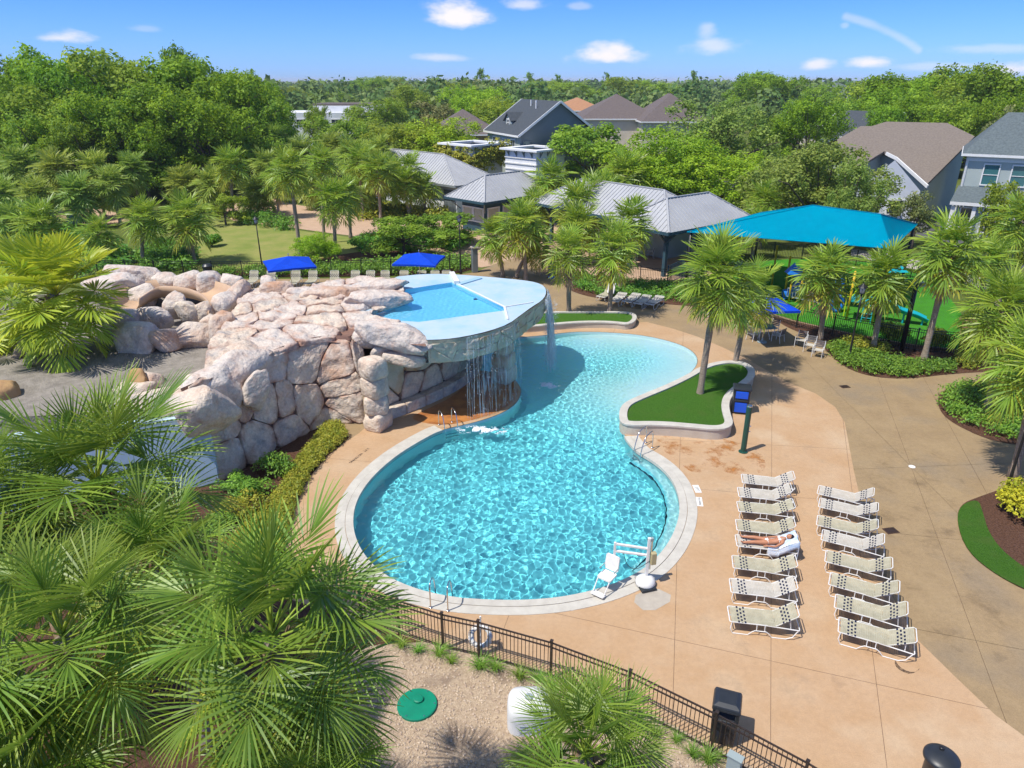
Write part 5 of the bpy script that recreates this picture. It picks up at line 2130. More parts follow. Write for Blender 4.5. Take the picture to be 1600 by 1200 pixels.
# trees that stand out of the far treeline
k = 0
for cx, ty, Y, key, w_ in [(695, 122, 330, 'mid', 26), (735, 114, 300, 'olive', 26), (785, 122, 300, 'olive', 28), (570, 122, 380, 'mid', 28), (600, 120, 420, 'mid', 26), (630, 122, 400, 'olive', 24), (648, 135, 210, 'mid', 15), (585, 150, 175, 'mid', 18), (680, 150, 170, 'olive', 16), (740, 135, 190, 'lime', 18),
                           (780, 150, 160, 'mid', 16), (610, 135, 240, 'olive', 16), (660, 128, 280, 'olive', 20), (905, 130, 330, 'mid', 30), (870, 128, 350, 'mid', 30), (985, 122, 330, 'mid', 28), (1040, 124, 330, 'mid', 30), (400, 140, 200, 'mid', 14), (520, 142, 250, 'mid', 16), (455, 136, 260, 'mid', 16)]:
    tree(['round mid green tree among the far woods', 'olive brown spring tree among the far woods', 'bright tree among the far woods'][0 if key == 'mid' else 1 if key == 'olive' else 2], key, cx, ty, Y, w_, {'mid': 'green trees far off', 'olive': 'olive trees far off', 'lime': 'bright trees far off'}[key])
for cx, ty, Y in [(828, 113, 380), (872, 116, 380), (948, 113, 380), (593, 119, 420), (628, 120, 430), (750, 107, 320), (1085, 110, 420)]:
    tree('tall slim pine standing above the far treeline', 'pine', cx, ty, Y, 12, 'pines above the treeline')

order_labels('dense sabal palms before the oaks', '{} grey green sabal palm from the left in the dense grove before the oaks', bearing)
order_labels('tall oaks of the wood on the left', '{} tall dark oak from the left on the skyline behind the palm grove', bearing)
order_labels('lower oaks at the front of the wood', '{} lower dark oak from the left along the front of the left wood', bearing)
order_labels('oaks of the wood on the right', '{} deep green oak from the left in the wood behind the right-hand houses', bearing)
order_labels('green trees far off', '{} round green tree from the left among the far woods', bearing)
order_labels('olive trees far off', '{} olive brown spring tree from the left among the far woods', bearing)
order_labels('pines above the treeline', '{} tall slim pine from the left standing above the far treeline', bearing)

# far woods as one mass
rw = np.random.default_rng(77)
NT = 4000
Yt = 150 + (rw.uniform(0, 1, NT) ** 1.7) * 1500
Xt = rw.uniform(-1, 1, NT) * (Yt * .95 + 60)
keep = np.ones(NT, bool)
# open ground of the houses and the field
keep &= ~((Yt < 215) & (Xt > -12) & (Xt < 100))
keep &= ~((Yt < 190) & (Xt > -75) & (Xt < -10))
Xt, Yt = Xt[keep], Yt[keep]
NT = len(Xt)
per = np.where(Yt < 350, 130, np.where(Yt < 700, 60, 26))
ci = np.repeat(np.arange(NT), per)
N = len(ci)
ht = np.clip(rw.gamma(9, 1.15, NT), 6.5, 16.0) * np.where(Yt > 600, 1.0, .98)
wt = rw.uniform(4.5, 8.5, NT) * np.where(Yt > 600, 1.4, 1)
d = rw.normal(size=(N, 3))
d[:, 2] = np.abs(d[:, 2])
d /= np.linalg.norm(d, axis=1, keepdims=True)
rr = rw.uniform(.6, 1.05, N)
P = np.stack([Xt[ci] + d[:, 0] * wt[ci] * rr, Yt[ci] + d[:, 1] * wt[ci] * rr, ht[ci] * (.40 + .60 * d[:, 2] * rr)], 1)
nrm = d + rw.normal(size=(N, 3)) * .5
nrm /= np.linalg.norm(nrm, axis=1, keepdims=True)
a_ = np.cross(nrm, rw.normal(size=(N, 3)))
a_ /= np.linalg.norm(a_, axis=1, keepdims=True)
b_ = np.cross(nrm, a_)
s_ = (np.where(Yt < 350, .9, np.where(Yt < 700, 1.5, 2.6))[ci] * rw.uniform(.6, 1.3, N))[:, None]
V = np.stack([P - a_ * s_, P - b_ * s_ * .7, P + a_ * s_, P + b_ * s_ * .7], 1).reshape(-1, 3)
T = np.clip(rw.uniform(0, .8, NT)[ci] + rw.normal(0, .18, N), 0, 1)
o = link('far_woods', np_mesh('far_woods', V, np.arange(N * 4).reshape(N, 4), leaf_mat('far_wood_leaf', (0.040, 0.085, 0.022), (0.115, 0.150, 0.045), .25, .7, .1, 0, 0), tint=np.repeat(T, 4)), kind='stuff')
o['label'] = 'unbroken green woods reaching to the horizon'


# ---- shrubs, ground cover, tufts
def leaf_cloud(seed, pts, leaf, n_per, up=.6):
    """leaves round each (x, y, z, radius) point"""
    r = np.random.default_rng(seed)
    pts = np.array(pts, float)
    ci = np.repeat(np.arange(len(pts)), n_per)
    N = len(ci)
    o = r.normal(size=(N, 3))
    o /= np.linalg.norm(o, axis=1, keepdims=True)
    o[:, 2] = np.abs(o[:, 2]) * 1.0 - .15
    rad = pts[ci, 3:4] * r.uniform(.55, 1.08, (N, 1))
    P = pts[ci, :3] + o * rad
    nrm = o * .7 + r.normal(size=(N, 3)) * .5 + np.array([0, 0, up])
    nrm /= np.linalg.norm(nrm, axis=1, keepdims=True)
    a = np.cross(nrm, r.normal(size=(N, 3)))
    a /= np.linalg.norm(a, axis=1, keepdims=True) + 1e-9
    b = np.cross(nrm, a)
    s = leaf * r.uniform(.6, 1.3, (N, 1))
    V = np.stack([P - a * s, P - b * s * .5, P + a * s, P + b * s * .5], 1).reshape(-1, 3)
    T = np.clip(r.uniform(.1, .8, len(pts))[ci] + r.normal(0, .2, N), 0, 1)
    return V, np.arange(N * 4).reshape(N, 4), np.repeat(T, 4)


def shrub(label, px, py, r, h, m='shrub', seed=1, n=1, leaf=.06, group=None, name='shrub', stretch=(1, 1), z=0.0):
    c = G(px, py, z)
    rnd = random.Random(seed)
    t = thing(name, label, 'shrub', (c.x, c.y, z), group, local=True)
    pts = []
    for i in range(n * 7):
        a, q = rnd.uniform(0, 6.28), rnd.uniform(0, .7) * r
        pts.append((q * math.cos(a) * stretch[0], q * math.sin(a) * stretch[1], h * rnd.uniform(.25, .68), r * rnd.uniform(.28, .45)))
    V, F, T = leaf_cloud(seed, pts, leaf, 130 if leaf < .09 else 70)
    V[:, 2] = np.maximum(V[:, 2], .02)
    link('foliage', np_mesh('foliage', V, F, M[m], tint=T), t, world=False)
    a = MB()
    for p in pts[::2]:
        a.tube([(0, 0, -.02), (p[0] * .5, p[1] * .5, p[2] * .5), p[:3]], [.02, .014, .006], 4)
    link('stem', a.mesh('stem', M['bark']), t, world=False)
    return t


def cover(name, label, px, m, n, r, leaf, seed, z=0.05, zr=.14, poly=None, per=26, cat='ground cover'):
    p = poly or ccw(GP(px))
    rnd = random.Random(seed)
    pts = [(x, y, z + rnd.uniform(0, zr), r * rnd.uniform(.7, 1.3)) for x, y in rand_in(p, n, rnd)]
    V, F, T = leaf_cloud(seed, pts, leaf, per)
    o = link(name, np_mesh(name, V, F, M[m], tint=T), kind='stuff')
    o['label'] = label
    o['category'] = cat
    return o


cover('ground_cover', 'strip of golden green ground cover between the stone wall and the pool deck', [(530, 664), (541, 684), (508, 714), (480, 748), (462, 785), (449, 825), (436, 870), (400, 880), (350, 858), (372, 840), (415, 800), (445, 762), (466, 722), (496, 686), (510, 668)], 'ground_cover', 1900, .19, .045, 3, zr=.2)
for i, (lab, px, py, r, h, m) in enumerate([
    ('bushy green shrub against the foot of the stone wall', 428, 742, 1.0, 1.0, 'shrub'), ('green shrub below the bushy one at the stone wall', 396, 775, .95, .9, 'shrub'), ('dark glossy shrub at the corner of the blue wall', 366, 770, .8, .85, 'shrub'),
    ('low yellowish shrub near the golden ground cover', 378, 805, 1.0, .8, 'ground_cover'), ('small shrub between the ground cover and the corner palm', 342, 830, .8, .65, 'shrub')]):
    shrub(lab, px, py, r, h, m, 40 + i, 2, .055)
# beds round the plaza
cover('bed_shrubs', 'low green shrubs filling the bed between the loungers and the shelter fence', [(890, 448), (920, 459), (960, 466), (1040, 470), (1150, 486), (1150, 470), (1040, 446), (905, 433), (888, 438)], 'shrub', 420, .38, .09, 5, zr=.3)
cover('bed_shrubs', 'clipped green shrub edge round the playground bed', [(1290, 545), (1306, 563), (1334, 579), (1370, 588), (1418, 590), (1490, 581), (1485, 570), (1430, 568), (1380, 560), (1340, 553), (1312, 540)], 'shrub', 430, .32, .07, 6, zr=.28)
cover('bed_shrubs', 'yellowish shrubs behind the clipped edge of the playground bed', [(1310, 540), (1345, 552), (1385, 558), (1385, 548), (1340, 534)], 'ground_cover', 110, .34, .08, 7, zr=.3)
cover('bed_shrubs', 'bronze green shrubs at the end of the playground bed', [(1490, 572), (1500, 577), (1600, 575), (1620, 560), (1500, 558)], 'ground_cover', 150, .36, .08, 8, zr=.35)
cover('bed_shrubs', 'dense green shrubs covering the round palm bed', [(1470, 626), (1474, 614), (1502, 604), (1560, 596), (1650, 596), (1700, 690), (1600, 690), (1540, 678), (1492, 656), (1474, 642)], 'shrub', 620, .33, .07, 9, zr=.32)
cover('bed_shrubs', 'green shrubs along the inside of the back fence', [(340, 434), (700, 428), (740, 420), (735, 408), (700, 405), (560, 415), (420, 424), (340, 426)], 'shrub', 520, .55, .12, 10, zr=.35)
cover('bed_shrubs', 'dark shrubs under the palms at the end of the lawn', [(225, 428), (300, 426), (305, 395), (250, 385), (215, 400)], 'shrub', 200, .75, .16, 12, zr=.6)
cover('bed_shrubs', 'row of rounded grassy shrubs along the peach plaza', [(375, 350), (430, 358), (455, 362), (470, 352), (420, 342), (375, 338)], 'shrub', 120, .7, .14, 13, zr=.5)
cover('bed_shrubs', 'low shrubs among the palms beside the long shed', [(560, 345), (690, 340), (700, 332), (600, 326), (555, 330)], 'ground_cover', 150, .8, .18, 14, zr=.5)
cover('bed_shrubs', 'shrubs under the blossoming tree by the booth', [(560, 395), (720, 395), (740, 370), (640, 365), (570, 375)], 'shrub', 200, .7, .16, 15, zr=.6)
cover('undergrowth', 'dark undergrowth beneath the palm grove', [(-250, 330), (60, 330), (180, 310), (340, 300), (360, 260), (200, 240), (-250, 240)], 'leaf_mid', 900, 1.3, .30, 16, zr=.8)
cover('undergrowth', 'green undergrowth behind the fan palm on the left', [(-200, 440), (200, 430), (215, 400), (100, 360), (-200, 370)], 'shrub', 420, .8, .2, 17, zr=.6)
cover('undergrowth', 'low bushes between the houses and the street', [(900, 275), (1250, 280), (1450, 345), (1440, 330), (1250, 262), (900, 262)], 'leaf_mid', 260, 1.3, .30, 18, zr=.8)
cover('flowers', 'patch of bright yellow flowers on the mulch beyond the fence', [(570, 378), (596, 380), (598, 372), (572, 369)], 'shrub_yellow', 50, .5, .10, 19, zr=.25, cat='flowers')
shrub('round golden shrub at the playground fence beside a lamp post', 1388, 535, 1.15, 1.7, 'ground_cover', 61, 4, .08)
shrub('second golden shrub at the playground fence near the leaning palm', 1462, 545, .9, 1.3, 'ground_cover', 62, 3, .08)
shrub('bright golden shrub in the mulch bed at the right edge', 1600, 803, 1.25, 1.05, 'shrub_yellow', 63, 5, .075)
shrub('dark green shrub at the right end of the path bed', 1640, 640, 1.2, 1.2, 'shrub', 64, 4, .08)
for i, (px, py) in enumerate([(330, 385), (562, 388), (505, 398), (410, 345)]):
    shrub(['round shrub on the lawn edge under the frayed palm', 'small shrub on the mulch beside the patterned palm', 'leafy shrub right of the first blue umbrella', 'rounded shrub at the top of the lawn'][i], px, py, 1.1, 1.2, 'shrub', 70 + i, 3, .13)


def tuft(name, n, h, seed, spread=1.0):
    r = random.Random(seed)
    V, F, T = [], [], []
    for i in range(n):
        a = r.uniform(0, 6.28)
        q = Vector((r.uniform(-.06, .06), r.uniform(-.06, .06), 0))
        d = Vector((math.cos(a) * .5 * spread, math.sin(a) * .5 * spread, 1)).normalized()
        s = Vector((-math.sin(a), math.cos(a), 0)) * .011
        L = h * r.uniform(.7, 1.2)
        o = len(V)
        tt = r.uniform(.1, .8)
        for k in range(5):
            w = s * (1 - k / 4.3)
            V += [q - w, q + w]
            T += [tt, tt]
            q = q + d * L / 4
            d = (d + Vector((math.cos(a) * .25, math.sin(a) * .25, -.30))).normalized()
        for k in range(4):
            b = o + 2 * k
            F.append((b, b + 1, b + 3, b + 2))
    return np_mesh(name, np.array([tuple(v) for v in V]), np.array(F), M['grass_blade'], tint=np.array(T))


TUFTS = [tuft('tuft', 70, .5, k) for k in range(4)]
fp = Path2(off_open(FENCE, .32))
if (fp.at(fp.L / 2) - G(700, 800).to_2d()).length < (Path2(FENCE).at(1) - G(700, 800).to_2d()).length * 0:
    pass
rt = random.Random(8)
s = 1.2
k = 0
while s < fp.L - .5:
    q = fp.at(s)
    o = link('grass_clump', rt.choice(TUFTS), None)
    o.location = (q.x + rt.uniform(-.1, .1), q.y + rt.uniform(-.1, .1), .03)
    o.rotation_euler = (0, 0, rt.uniform(0, 6.28))
    o.scale = (rt.uniform(.75, 1.2),) * 3
    tag(o, 'small green clump of strap-leaved grass on the mulch along the near fence', 'grass clump', 'grass clumps along the near fence')
    s += rt.uniform(.35, .75)
order_labels('grass clumps along the near fence', '{} strap-leaved grass clump from the left along the near fence', lambda o: o.location.x)
# loose stones on the gravel bed
a = MB()
rg = random.Random(14)
for x, y in rand_in(GRAVEL, 9000, rg):
    if y > 24:
        continue
    s = rg.uniform(.014, .045)
    c = Vector((x, y, .03 + s * .3))
    a.add([c + Vector((s, 0, 0)), c + Vector((0, s, 0)), c - Vector((s, 0, 0)), c - Vector((0, s, 0)), c + Vector((rg.uniform(-.3, .3) * s, 0, s * .8))], [(0, 1, 4), (1, 2, 4), (2, 3, 4), (3, 0, 4)])
g1 = a.build('gravel', mat('gravel_stone', (.62, .50, .37), (.36, .26, .19), 9, .9), None, kind='stuff')
g1['label'] = 'loose pale stones of the gravel bed'
# mulch chips on the bed by the fence

# ================================================================ BUILDINGS
def rect(o, e1, e2, a, b):
    return [o, o + e2 * b, o + e2 * b + e1 * a, o + e1 * a]


def v3(p, z):
    return Vector((p.x, p.y, z))


def hip_roof(t, corner, e1, e2, w, L, ze, zr, m, inset=None, over=.6, seam=None, fascia='white', gable=False):
    """roof over the rectangle that starts at corner and runs w along e1 and L along e2; the ridge runs along e2"""
    c0 = corner - e1 * over - e2 * over
    W, LL = w + 2 * over, L + 2 * over
    ins = W / 2 if inset is None else inset
    if gable:
        ins = 0.0
    A, B, C_, D = c0, c0 + e2 * LL, c0 + e2 * LL + e1 * W, c0 + e1 * W
    r0, r1 = c0 + e1 * W / 2 + e2 * ins, c0 + e1 * W / 2 + e2 * (LL - ins)
    th = .16
    a = MB()
    P = [v3(A, ze), v3(B, ze), v3(C_, ze), v3(D, ze), v3(r0, zr), v3(r1, zr)]
    Q = [p - Vector((0, 0, th)) for p in P]
    fs = [(0, 1, 5, 4), (2, 3, 4, 5)]
    if not gable:
        fs += [(3, 0, 4), (1, 2, 5)]
    a.add(P, fs)
    a.add(Q, [tuple(reversed(f)) for f in fs])
    r = a.build('roof', m, t)
    f = MB()
    for i, j in ((0, 1), (2, 3)) if gable else ((0, 1), (1, 2), (2, 3), (3, 0)):
        f.beam(P[i] - Vector((0, 0, th / 2 + .02)), P[j] - Vector((0, 0, th / 2 + .02)), .10, th + .08)
    if gable:
        for i, j in ((0, 4), (3, 4), (1, 5), (2, 5)):
            f.beam(P[i] - Vector((0, 0, th / 2)), P[j] - Vector((0, 0, th / 2)), .12, th + .12)
    f.build('fascia', M[fascia], r)
    if seam:
        s = MB()
        hh = .05

        def lines(p0, p1, q0, q1, n):
            # seams run up the slope from the eave p0-p1; clipped by the hips that end at q0, q1
            d = (p1 - p0)
            L_ = d.length
            d.normalize()
            up = (q0 + q1) / 2 - (p0 + p1) / 2
            up = up - d * up.dot(d)
            k0, k1 = (q0 - p0).dot(d), (q1 - p0).dot(d)
            k = seam * .5
            while k < L_:
                if k < k0:
                    f_ = k / k0
                elif k > k1:
                    f_ = (L_ - k) / max(1e-6, L_ - k1)
                else:
                    f_ = 1
                b0 = p0 + d * k + Vector((0, 0, hh * .5))
                s.beam(b0, b0 + up * f_, .045, hh)
                k += seam
        lines(P[0], P[1], P[4], P[5], 0)
        lines(P[2], P[3], P[5], P[4], 0)
        if not gable:
            lines(P[3], P[0], P[4], P[4], 0)
            lines(P[1], P[2], P[5], P[5], 0)
        for i, j in ((4, 5),) + (() if gable else ((0, 4), (3, 4), (1, 5), (2, 5))):
            s.beam(P[i] + Vector((0, 0, .05)), P[j] + Vector((0, 0, .05)), .16, .07)
        so = s.build('roof_seam', m, r)
        so['kind'] = 'stuff'
    return P


def walls(t, corner, e1, e2, w, L, z0, z1, m, gable_z=None, thick=None):
    pts = rect(corner, e1, e2, w, L)
    a = MB()
    p = ccw(pts)
    n = 4
    a.add([v3(q, z0) for q in p] + [v3(q, z1) for q in p], [(i, (i + 1) % 4, (i + 1) % 4 + 4, i + 4) for i in range(4)] + [(4, 5, 6, 7)])
    if gable_z:
        for q in (corner, corner + e2 * L):
            x, y = q, q + e1 * w
            a.add([v3(x, z1), v3(y, z1), v3((x + y) / 2, gable_z)], [(0, 1, 2)])
    return a.build('wall', m, t)


def window(t, p, d, n, z, w, h, glass='glass', frame='white', mull=1, mid=True):
    """a framed window whose middle is at p (2-D) in a wall running along d with outward normal n"""
    c = v3(p, z) + Vector((n.x, n.y, 0)) * .04
    d3, n3 = Vector((d.x, d.y, 0)), Vector((n.x, n.y, 0))
    f = MB()
    b = .11
    for s in (-1, 1):
        f.beam(c + d3 * (s * (w / 2 + b / 2)) - Vector((0, 0, h / 2 + b)), c + d3 * (s * (w / 2 + b / 2)) + Vector((0, 0, h / 2 + b)), b, .10, up=n3)
    f.beam(c - d3 * (w / 2 + b) + Vector((0, 0, h / 2 + b * .6)), c + d3 * (w / 2 + b) + Vector((0, 0, h / 2 + b * .6)), .13, b * 1.2)
    f.beam(c - d3 * (w / 2 + b) - Vector((0, 0, h / 2 + b * .5)), c + d3 * (w / 2 + b) - Vector((0, 0, h / 2 + b * .5)), .16, b)
    for k in range(mull):
        x = -w / 2 + w * (k + 1) / (mull + 1)
        f.beam(c + d3 * x - Vector((0, 0, h / 2)), c + d3 * x + Vector((0, 0, h / 2)), .05, .06, up=n3)
    if mid:
        f.beam(c - d3 * w / 2, c + d3 * w / 2, .06, .06)
    fo = f.build('window', M[frame], t)
    g = MB()
    q = c - n3 * .025
    g.add([q - d3 * w / 2 - Vector((0, 0, h / 2)), q + d3 * w / 2 - Vector((0, 0, h / 2)), q + d3 * w / 2 + Vector((0, 0, h / 2)), q - d3 * w / 2 + Vector((0, 0, h / 2))], [(0, 1, 2, 3)])
    g.build('pane', M[glass], fo)
    return fo


E1, E2 = Vector((-.715, .699)), Vector((.699, .715))

# --- ticket booth with hipped metal roof
FC = Vector((-2.75, 71.3))
t = thing('ticket_booth', 'small ticket booth with hipped grey metal roof and pale shuttered windows', 'booth', v3(FC, 0))
hip_roof(t, FC + E1 * .9 + E2 * .9, E1, E2, 4.2, 9.4, 3.35, 5.45, M['roof_metal'], over=.9, seam=.42, fascia='teal_timber')
wc = FC + E1 * 1.3 + E2 * 1.3
walls(t, wc, E1, E2, 3.4, 8.6, 0, 3.2, M['teal_timber'])
for k in range(2):
    window(t, wc + E1 * (.9 + 1.6 * k), E1, -E2, 1.75, 1.35, 1.25, 'blind', 'white', 0, False)
for k in range(3):
    window(t, wc + E2 * (1.2 + 2.2 * k), E2, -E1, 1.75, 1.5, 1.25, 'blind', 'white', 0, False)
for q, d in ((FC + E1 * .3 + E2 * .3, E1 + E2), (FC + E1 * 5.6 + E2 * .3, E2 - E1 * .6)):
    b = MB()
    b.beam(v3(q, 3.15), v3(q + d.normalized() * 1.2, 2.1), .12, .12)
    b.build('bracket', M['grey_siding'], t)

# --- open shelter, L-shaped hipped metal roof on teal posts
FC = Vector((12.0, 54.5))
F1, F2 = Vector((-.62, .785)), Vector((.785, .62))
t = thing('open_shelter', 'open picnic shelter with long grey metal hip roof on dark teal posts', 'shelter', v3(FC, 0))
ZE = 3.7
hip_roof(t, FC + F1 * .7 + F2 * .7, F1, F2, 4.2, 9.6, ZE, 5.7, M['roof_metal'], over=.7, seam=.42, fascia='teal_timber')
hip_roof(t, FC + F1 * 2.0 + F2 * 7.6, F2 * -1, F1, 5.6, 15.5, ZE + .02, 5.95, M['roof_metal'], over=.7, seam=.42, fascia='teal_timber')
for q in [FC + F1 * .9 + F2 * .9, FC + F1 * .9 + F2 * 5.3, FC + F1 * .9 + F2 * 9.8, FC + F1 * 4.6 + F2 * .9, FC + F1 * 9 + F2 * 2.2, FC + F1 * 9 + F2 * 7.2, FC + F1 * 16 + F2 * 2.2, FC + F1 * 16 + F2 * 7.2, FC + F1 * 4.7 + F2 * 9.8]:
    b = MB()
    b.box((q.x, q.y, ZE / 2 - .05), (.28, .28, ZE), math.atan2(F2.y, F2.x))
    p = b.build('post', M['teal_timber'], t)
    b = MB()
    for d in (F1, F2, -F1, -F2):
        b.beam(v3(q, ZE - 1.05), v3(q + d * .95, ZE - .15), .12, .12)
    b.build('brace', M['teal_timber'], p)
b = MB()
a0 = FC + F1 * 4.9 + F2 * 10
b.prism([FC + F1 * 4.7 + F2 * 5.6, FC + F1 * 4.7 + F2 * 9.6, FC + F1 * 8.5 + F2 * 9.6, FC + F1 * 8.5 + F2 * 5.6], 0, 3.3)
b.build('service_wall', M['pale_siding'], t)

# --- long shed with metal roof behind the palms
FC = Vector((-6.5, 84.0))
t = thing('long_shed', 'long white walled building with grey metal roof and dark door behind the palms', 'building', v3(FC, 0))
sw = FC + E1 * .8 + E2 * .8
hip_roof(t, sw, E2, E1, 6.0, 22, 3.25, 6.1, M['roof_metal'], inset=6.4, over=.8, seam=.5, fascia='grey_siding')
walls(t, sw + E1 * .2 + E2 * .2, E1, E2, 21.6, 5.6, 0, 3.2, M['white_wall'])
q = sw + E1 * 1.4 + E2 * .2
b = MB(); b.beam(v3(q, 0.02) - Vector((E2.x, E2.y, 0)) * .05, v3(q, 2.5) - Vector((E2.x, E2.y, 0)) * .05, 2.0, .10, up=Vector((E2.x, E2.y, 0)))
b.build('door', M['grey_siding'], t)

# --- white pergola houses
def pergola(label, corner_px, Y, a_, z0, z1, vine=None):
    c = AT(corner_px, 240, Y).to_2d()
    t = thing('pergola_house', label, 'pergola', v3(c, 0))
    w = MB()
    p = ccw(rect(c, E1, E2, a_, a_))
    w.add([v3(q, 0) for q in p] + [v3(q, z1) for q in p], [(i, (i + 1) % 4, (i + 1) % 4 + 4, i + 4) for i in range(4)])
    w.build('wall', M['white_wall'], t)
    f = MB()
    o = ccw(offset(p, .55))
    i_ = offset(p, -.5)
    n = 4
    f.add([v3(q, z1 - .12) for q in o] + [v3(q, z1 + .10) for q in o] + [v3(q, z1 + .10) for q in i_] + [v3(q, z1 - .12) for q in i_],
          [(r * n + k, r * n + (k + 1) % n, ((r + 1) % 4) * n + (k + 1) % n, ((r + 1) % 4) * n + k) for r in range(4) for k in range(n)])
    f.build('cornice', M['white_wall'], t)
    for k, h in enumerate((z1 - 1.0, z1 - 1.7, z1 - 2.4)):
        b = MB()
        for k2 in range(4):
            pa, pb = offset(p, .05)[k2], offset(p, .05)[(k2 + 1) % 4]
            b.beam(v3(pa, h), v3(pb, h), .12, .14)
        b.build('siding_band', M['white'], t)
    for d, n_ in ((E1, -E2), (E2, -E1)):
        for k in range(4):
            q = c + d * (a_ * (k + .5) / 4)
            b = MB()
            b.beam(v3(q + n_ * .02, z1 - .75), v3(q + n_ * .45, z1 - .15), .09, .12)
            b.beam(v3(q + n_ * .05, z1 - .85), v3(q + n_ * .05, z1 - .12), .09, .10, up=Vector((n_.x, n_.y, 0)))
            b.build('bracket', M['grey_siding'], t)
    return c, t


c1, _ = pergola('white pergola house half wrapped in golden green vine', 737, 96, 5.6, 0, 6.7)
c2, _ = pergola('plain white pergola house with flat cornice beside the grey gabled house', 838, 92, 5.4, 0, 6.4)
rv = random.Random(4)
pts = []
for d in (E1, E2):
    for k in range(230):
        u = rv.uniform(-.3, 6.4)
        q = c1 + d * u - (E2 if d is E1 else E1) * rv.uniform(.1, .9)
        z = rv.gauss(4.7, .75) + (.9 if d is E2 else 0) * u / 6
        pts.append((q.x, q.y, max(2.3, min(7.3, z)), rv.uniform(.3, .55)))
V, F, T = leaf_cloud(71, pts, .16, 26)
o = link('vine', np_mesh('vine', V, F, M['ground_cover'], tint=T))
tag(o, 'golden green vine hanging over the white pergola house', 'vine')


# --- houses
def house(label, o, d1, d2, w, L, ze, zr, wall_m, roof_m, gable=False, over=.5, inset=None):
    """plan starts at o; w along d1 (across the ridge), L along d2 (ridge)"""
    t = thing('house', label, 'house', v3(o, 0))
    walls(t, o, d1, d2, w, L, -.2, ze - .05, M[wall_m], zr - .12 if gable else None)
    hip_roof(t, o, d1, d2, w, L, ze, zr, M[roof_m], inset, over, None, 'white', gable)
    return t


d1, d2 = Vector((.915, .403)), Vector((-.403, .915))
C0 = Vector((1.1, 100.0))
t = house('grey two storey house with charcoal gable roof and a small front dormer', C0, d1, d2, 11.4, 11.5, 7.65, 11.9, 'grey_siding', 'shingle_dark', True)
# pale front with windows
nf_ = -d1
a = MB(); a.beam(v3(C0 + nf_ * .03, 3.8), v3(C0 + d2 * 11.5 + nf_ * .03, 3.8), .06, 7.3)
a.build('front_panel', M['pale_siding'], t)
for k, (u, w_, h_) in enumerate([(2.2, 1.3, 1.9), (5.4, .8, 1.2), (8.6, 1.3, 1.9)]):
    window(t, C0 + d2 * u + nf_ * .06, d2, nf_, 6.0 if k != 1 else 6.3, w_, h_, 'glass', 'white', 1)
window(t, C0 + d1 * .95, d1, -d2, 5.9, 1.0, 1.9, 'glass_teal', 'grey_siding', 0)
# dormer on the front slope
dc = C0 + d2 * 6.6 + d1 * 1.2
a = MB()
P0 = [dc - d2 * 1.1, dc + d2 * 1.1]
a.add([v3(P0[0], 8.2), v3(P0[1], 8.2), v3(P0[1], 9.4), v3(dc, 10.2), v3(P0[0], 9.4), v3(P0[0] + d1 * 3.5, 9.4), v3(P0[1] + d1 * 3.5, 9.4)], [(0, 1, 2, 3, 4), (0, 4, 5), (1, 6, 2)])
dm = a.build('dormer', M['pale_siding'], t)
a = MB()
for s in (-1, 1):
    e = dc + d2 * (1.4 * s) - d1 * .3
    pk = dc - d1 * .3
    a.add([v3(e, 9.25), v3(pk, 10.35), v3(pk + d1 * 4.2, 10.35), v3(e + d1 * 3.4, 9.25), v3(e, 9.12), v3(pk, 10.2), v3(pk + d1 * 4.2, 10.2), v3(e + d1 * 3.4, 9.12)], [(0, 1, 2, 3), (7, 6, 5, 4), (0, 4, 5, 1)])
a.build('dormer_roof', M['shingle_dark'], dm)
window(t, dc - d1 * .02, d2, nf_, 8.95, .8, .8, 'glass', 'white', 1)
for u, v_ in ((4, 4.2), (6.5, 4.6)):
    q = C0 + d2 * u + d1 * v_
    a = MB(); a.tube([v3(q, 10.2), v3(q, 11.9)], .09, 8)
    a.build('vent_pipe', M['white'], t)

# tan walled house beyond it
house('house with taupe hip roof and tan wall left of the grey gabled house', Vector((-14, 128)), Vector((1, .1)).normalized(), Vector((-.1, 1)).normalized(), 12, 14, 5.9, 9.7, 'tan_stucco', 'shingle_taupe')
X1, Y1 = Vector((1, 0)), Vector((0, 1))
house('house under the broad taupe hip roof behind the loose oak', Vector((13.5, 146)), X1, Y1, 15, 16, 7.6, 11.9, 'cream_wall', 'shingle_taupe')
house('house under the grey hip roof with pale wall right of the taupe one', Vector((24.3, 140)), X1, Y1, 12, 15, 7.4, 12.1, 'cream_wall', 'shingle_taupe')
house('house with orange tiled roof peeping behind the grey gabled house', Vector((10, 185)), X1, Y1, 13, 16, 7.6, 10.4, 'cream_wall', 'tile_orange')
house('small house with taupe roof among the sage trees', Vector((58, 142)), X1, Y1, 10, 12, 5.2, 7.6, 'cream_wall', 'shingle_taupe')
house('far grey roofed house at the edge of the right wood', Vector((94, 232)), X1, Y1, 16, 18, 9.6, 13.6, 'pale_siding', 'shingle_grey')
house('second far grey roofed house lower beside it', Vector((82, 236)), X1, Y1, 12, 14, 8.4, 11.2, 'pale_siding', 'shingle_grey')
wg = Vector((59.5, 122))
t = house('white gabled house with dark roof half hidden by the open oak', wg, Vector((.9, .43)).normalized(), Vector((-.43, .9)).normalized(), 9, 12, 5.6, 9.6, 'white_wall', 'shingle_dark', True)
for u in (3.0, 5.6):
    window(t, wg + Vector((.9, .43)).normalized() * u, Vector((.9, .43)).normalized(), Vector((.43, -.9)).normalized(), 5.2, 1.0, 1.3, 'glass', 'white', 1)


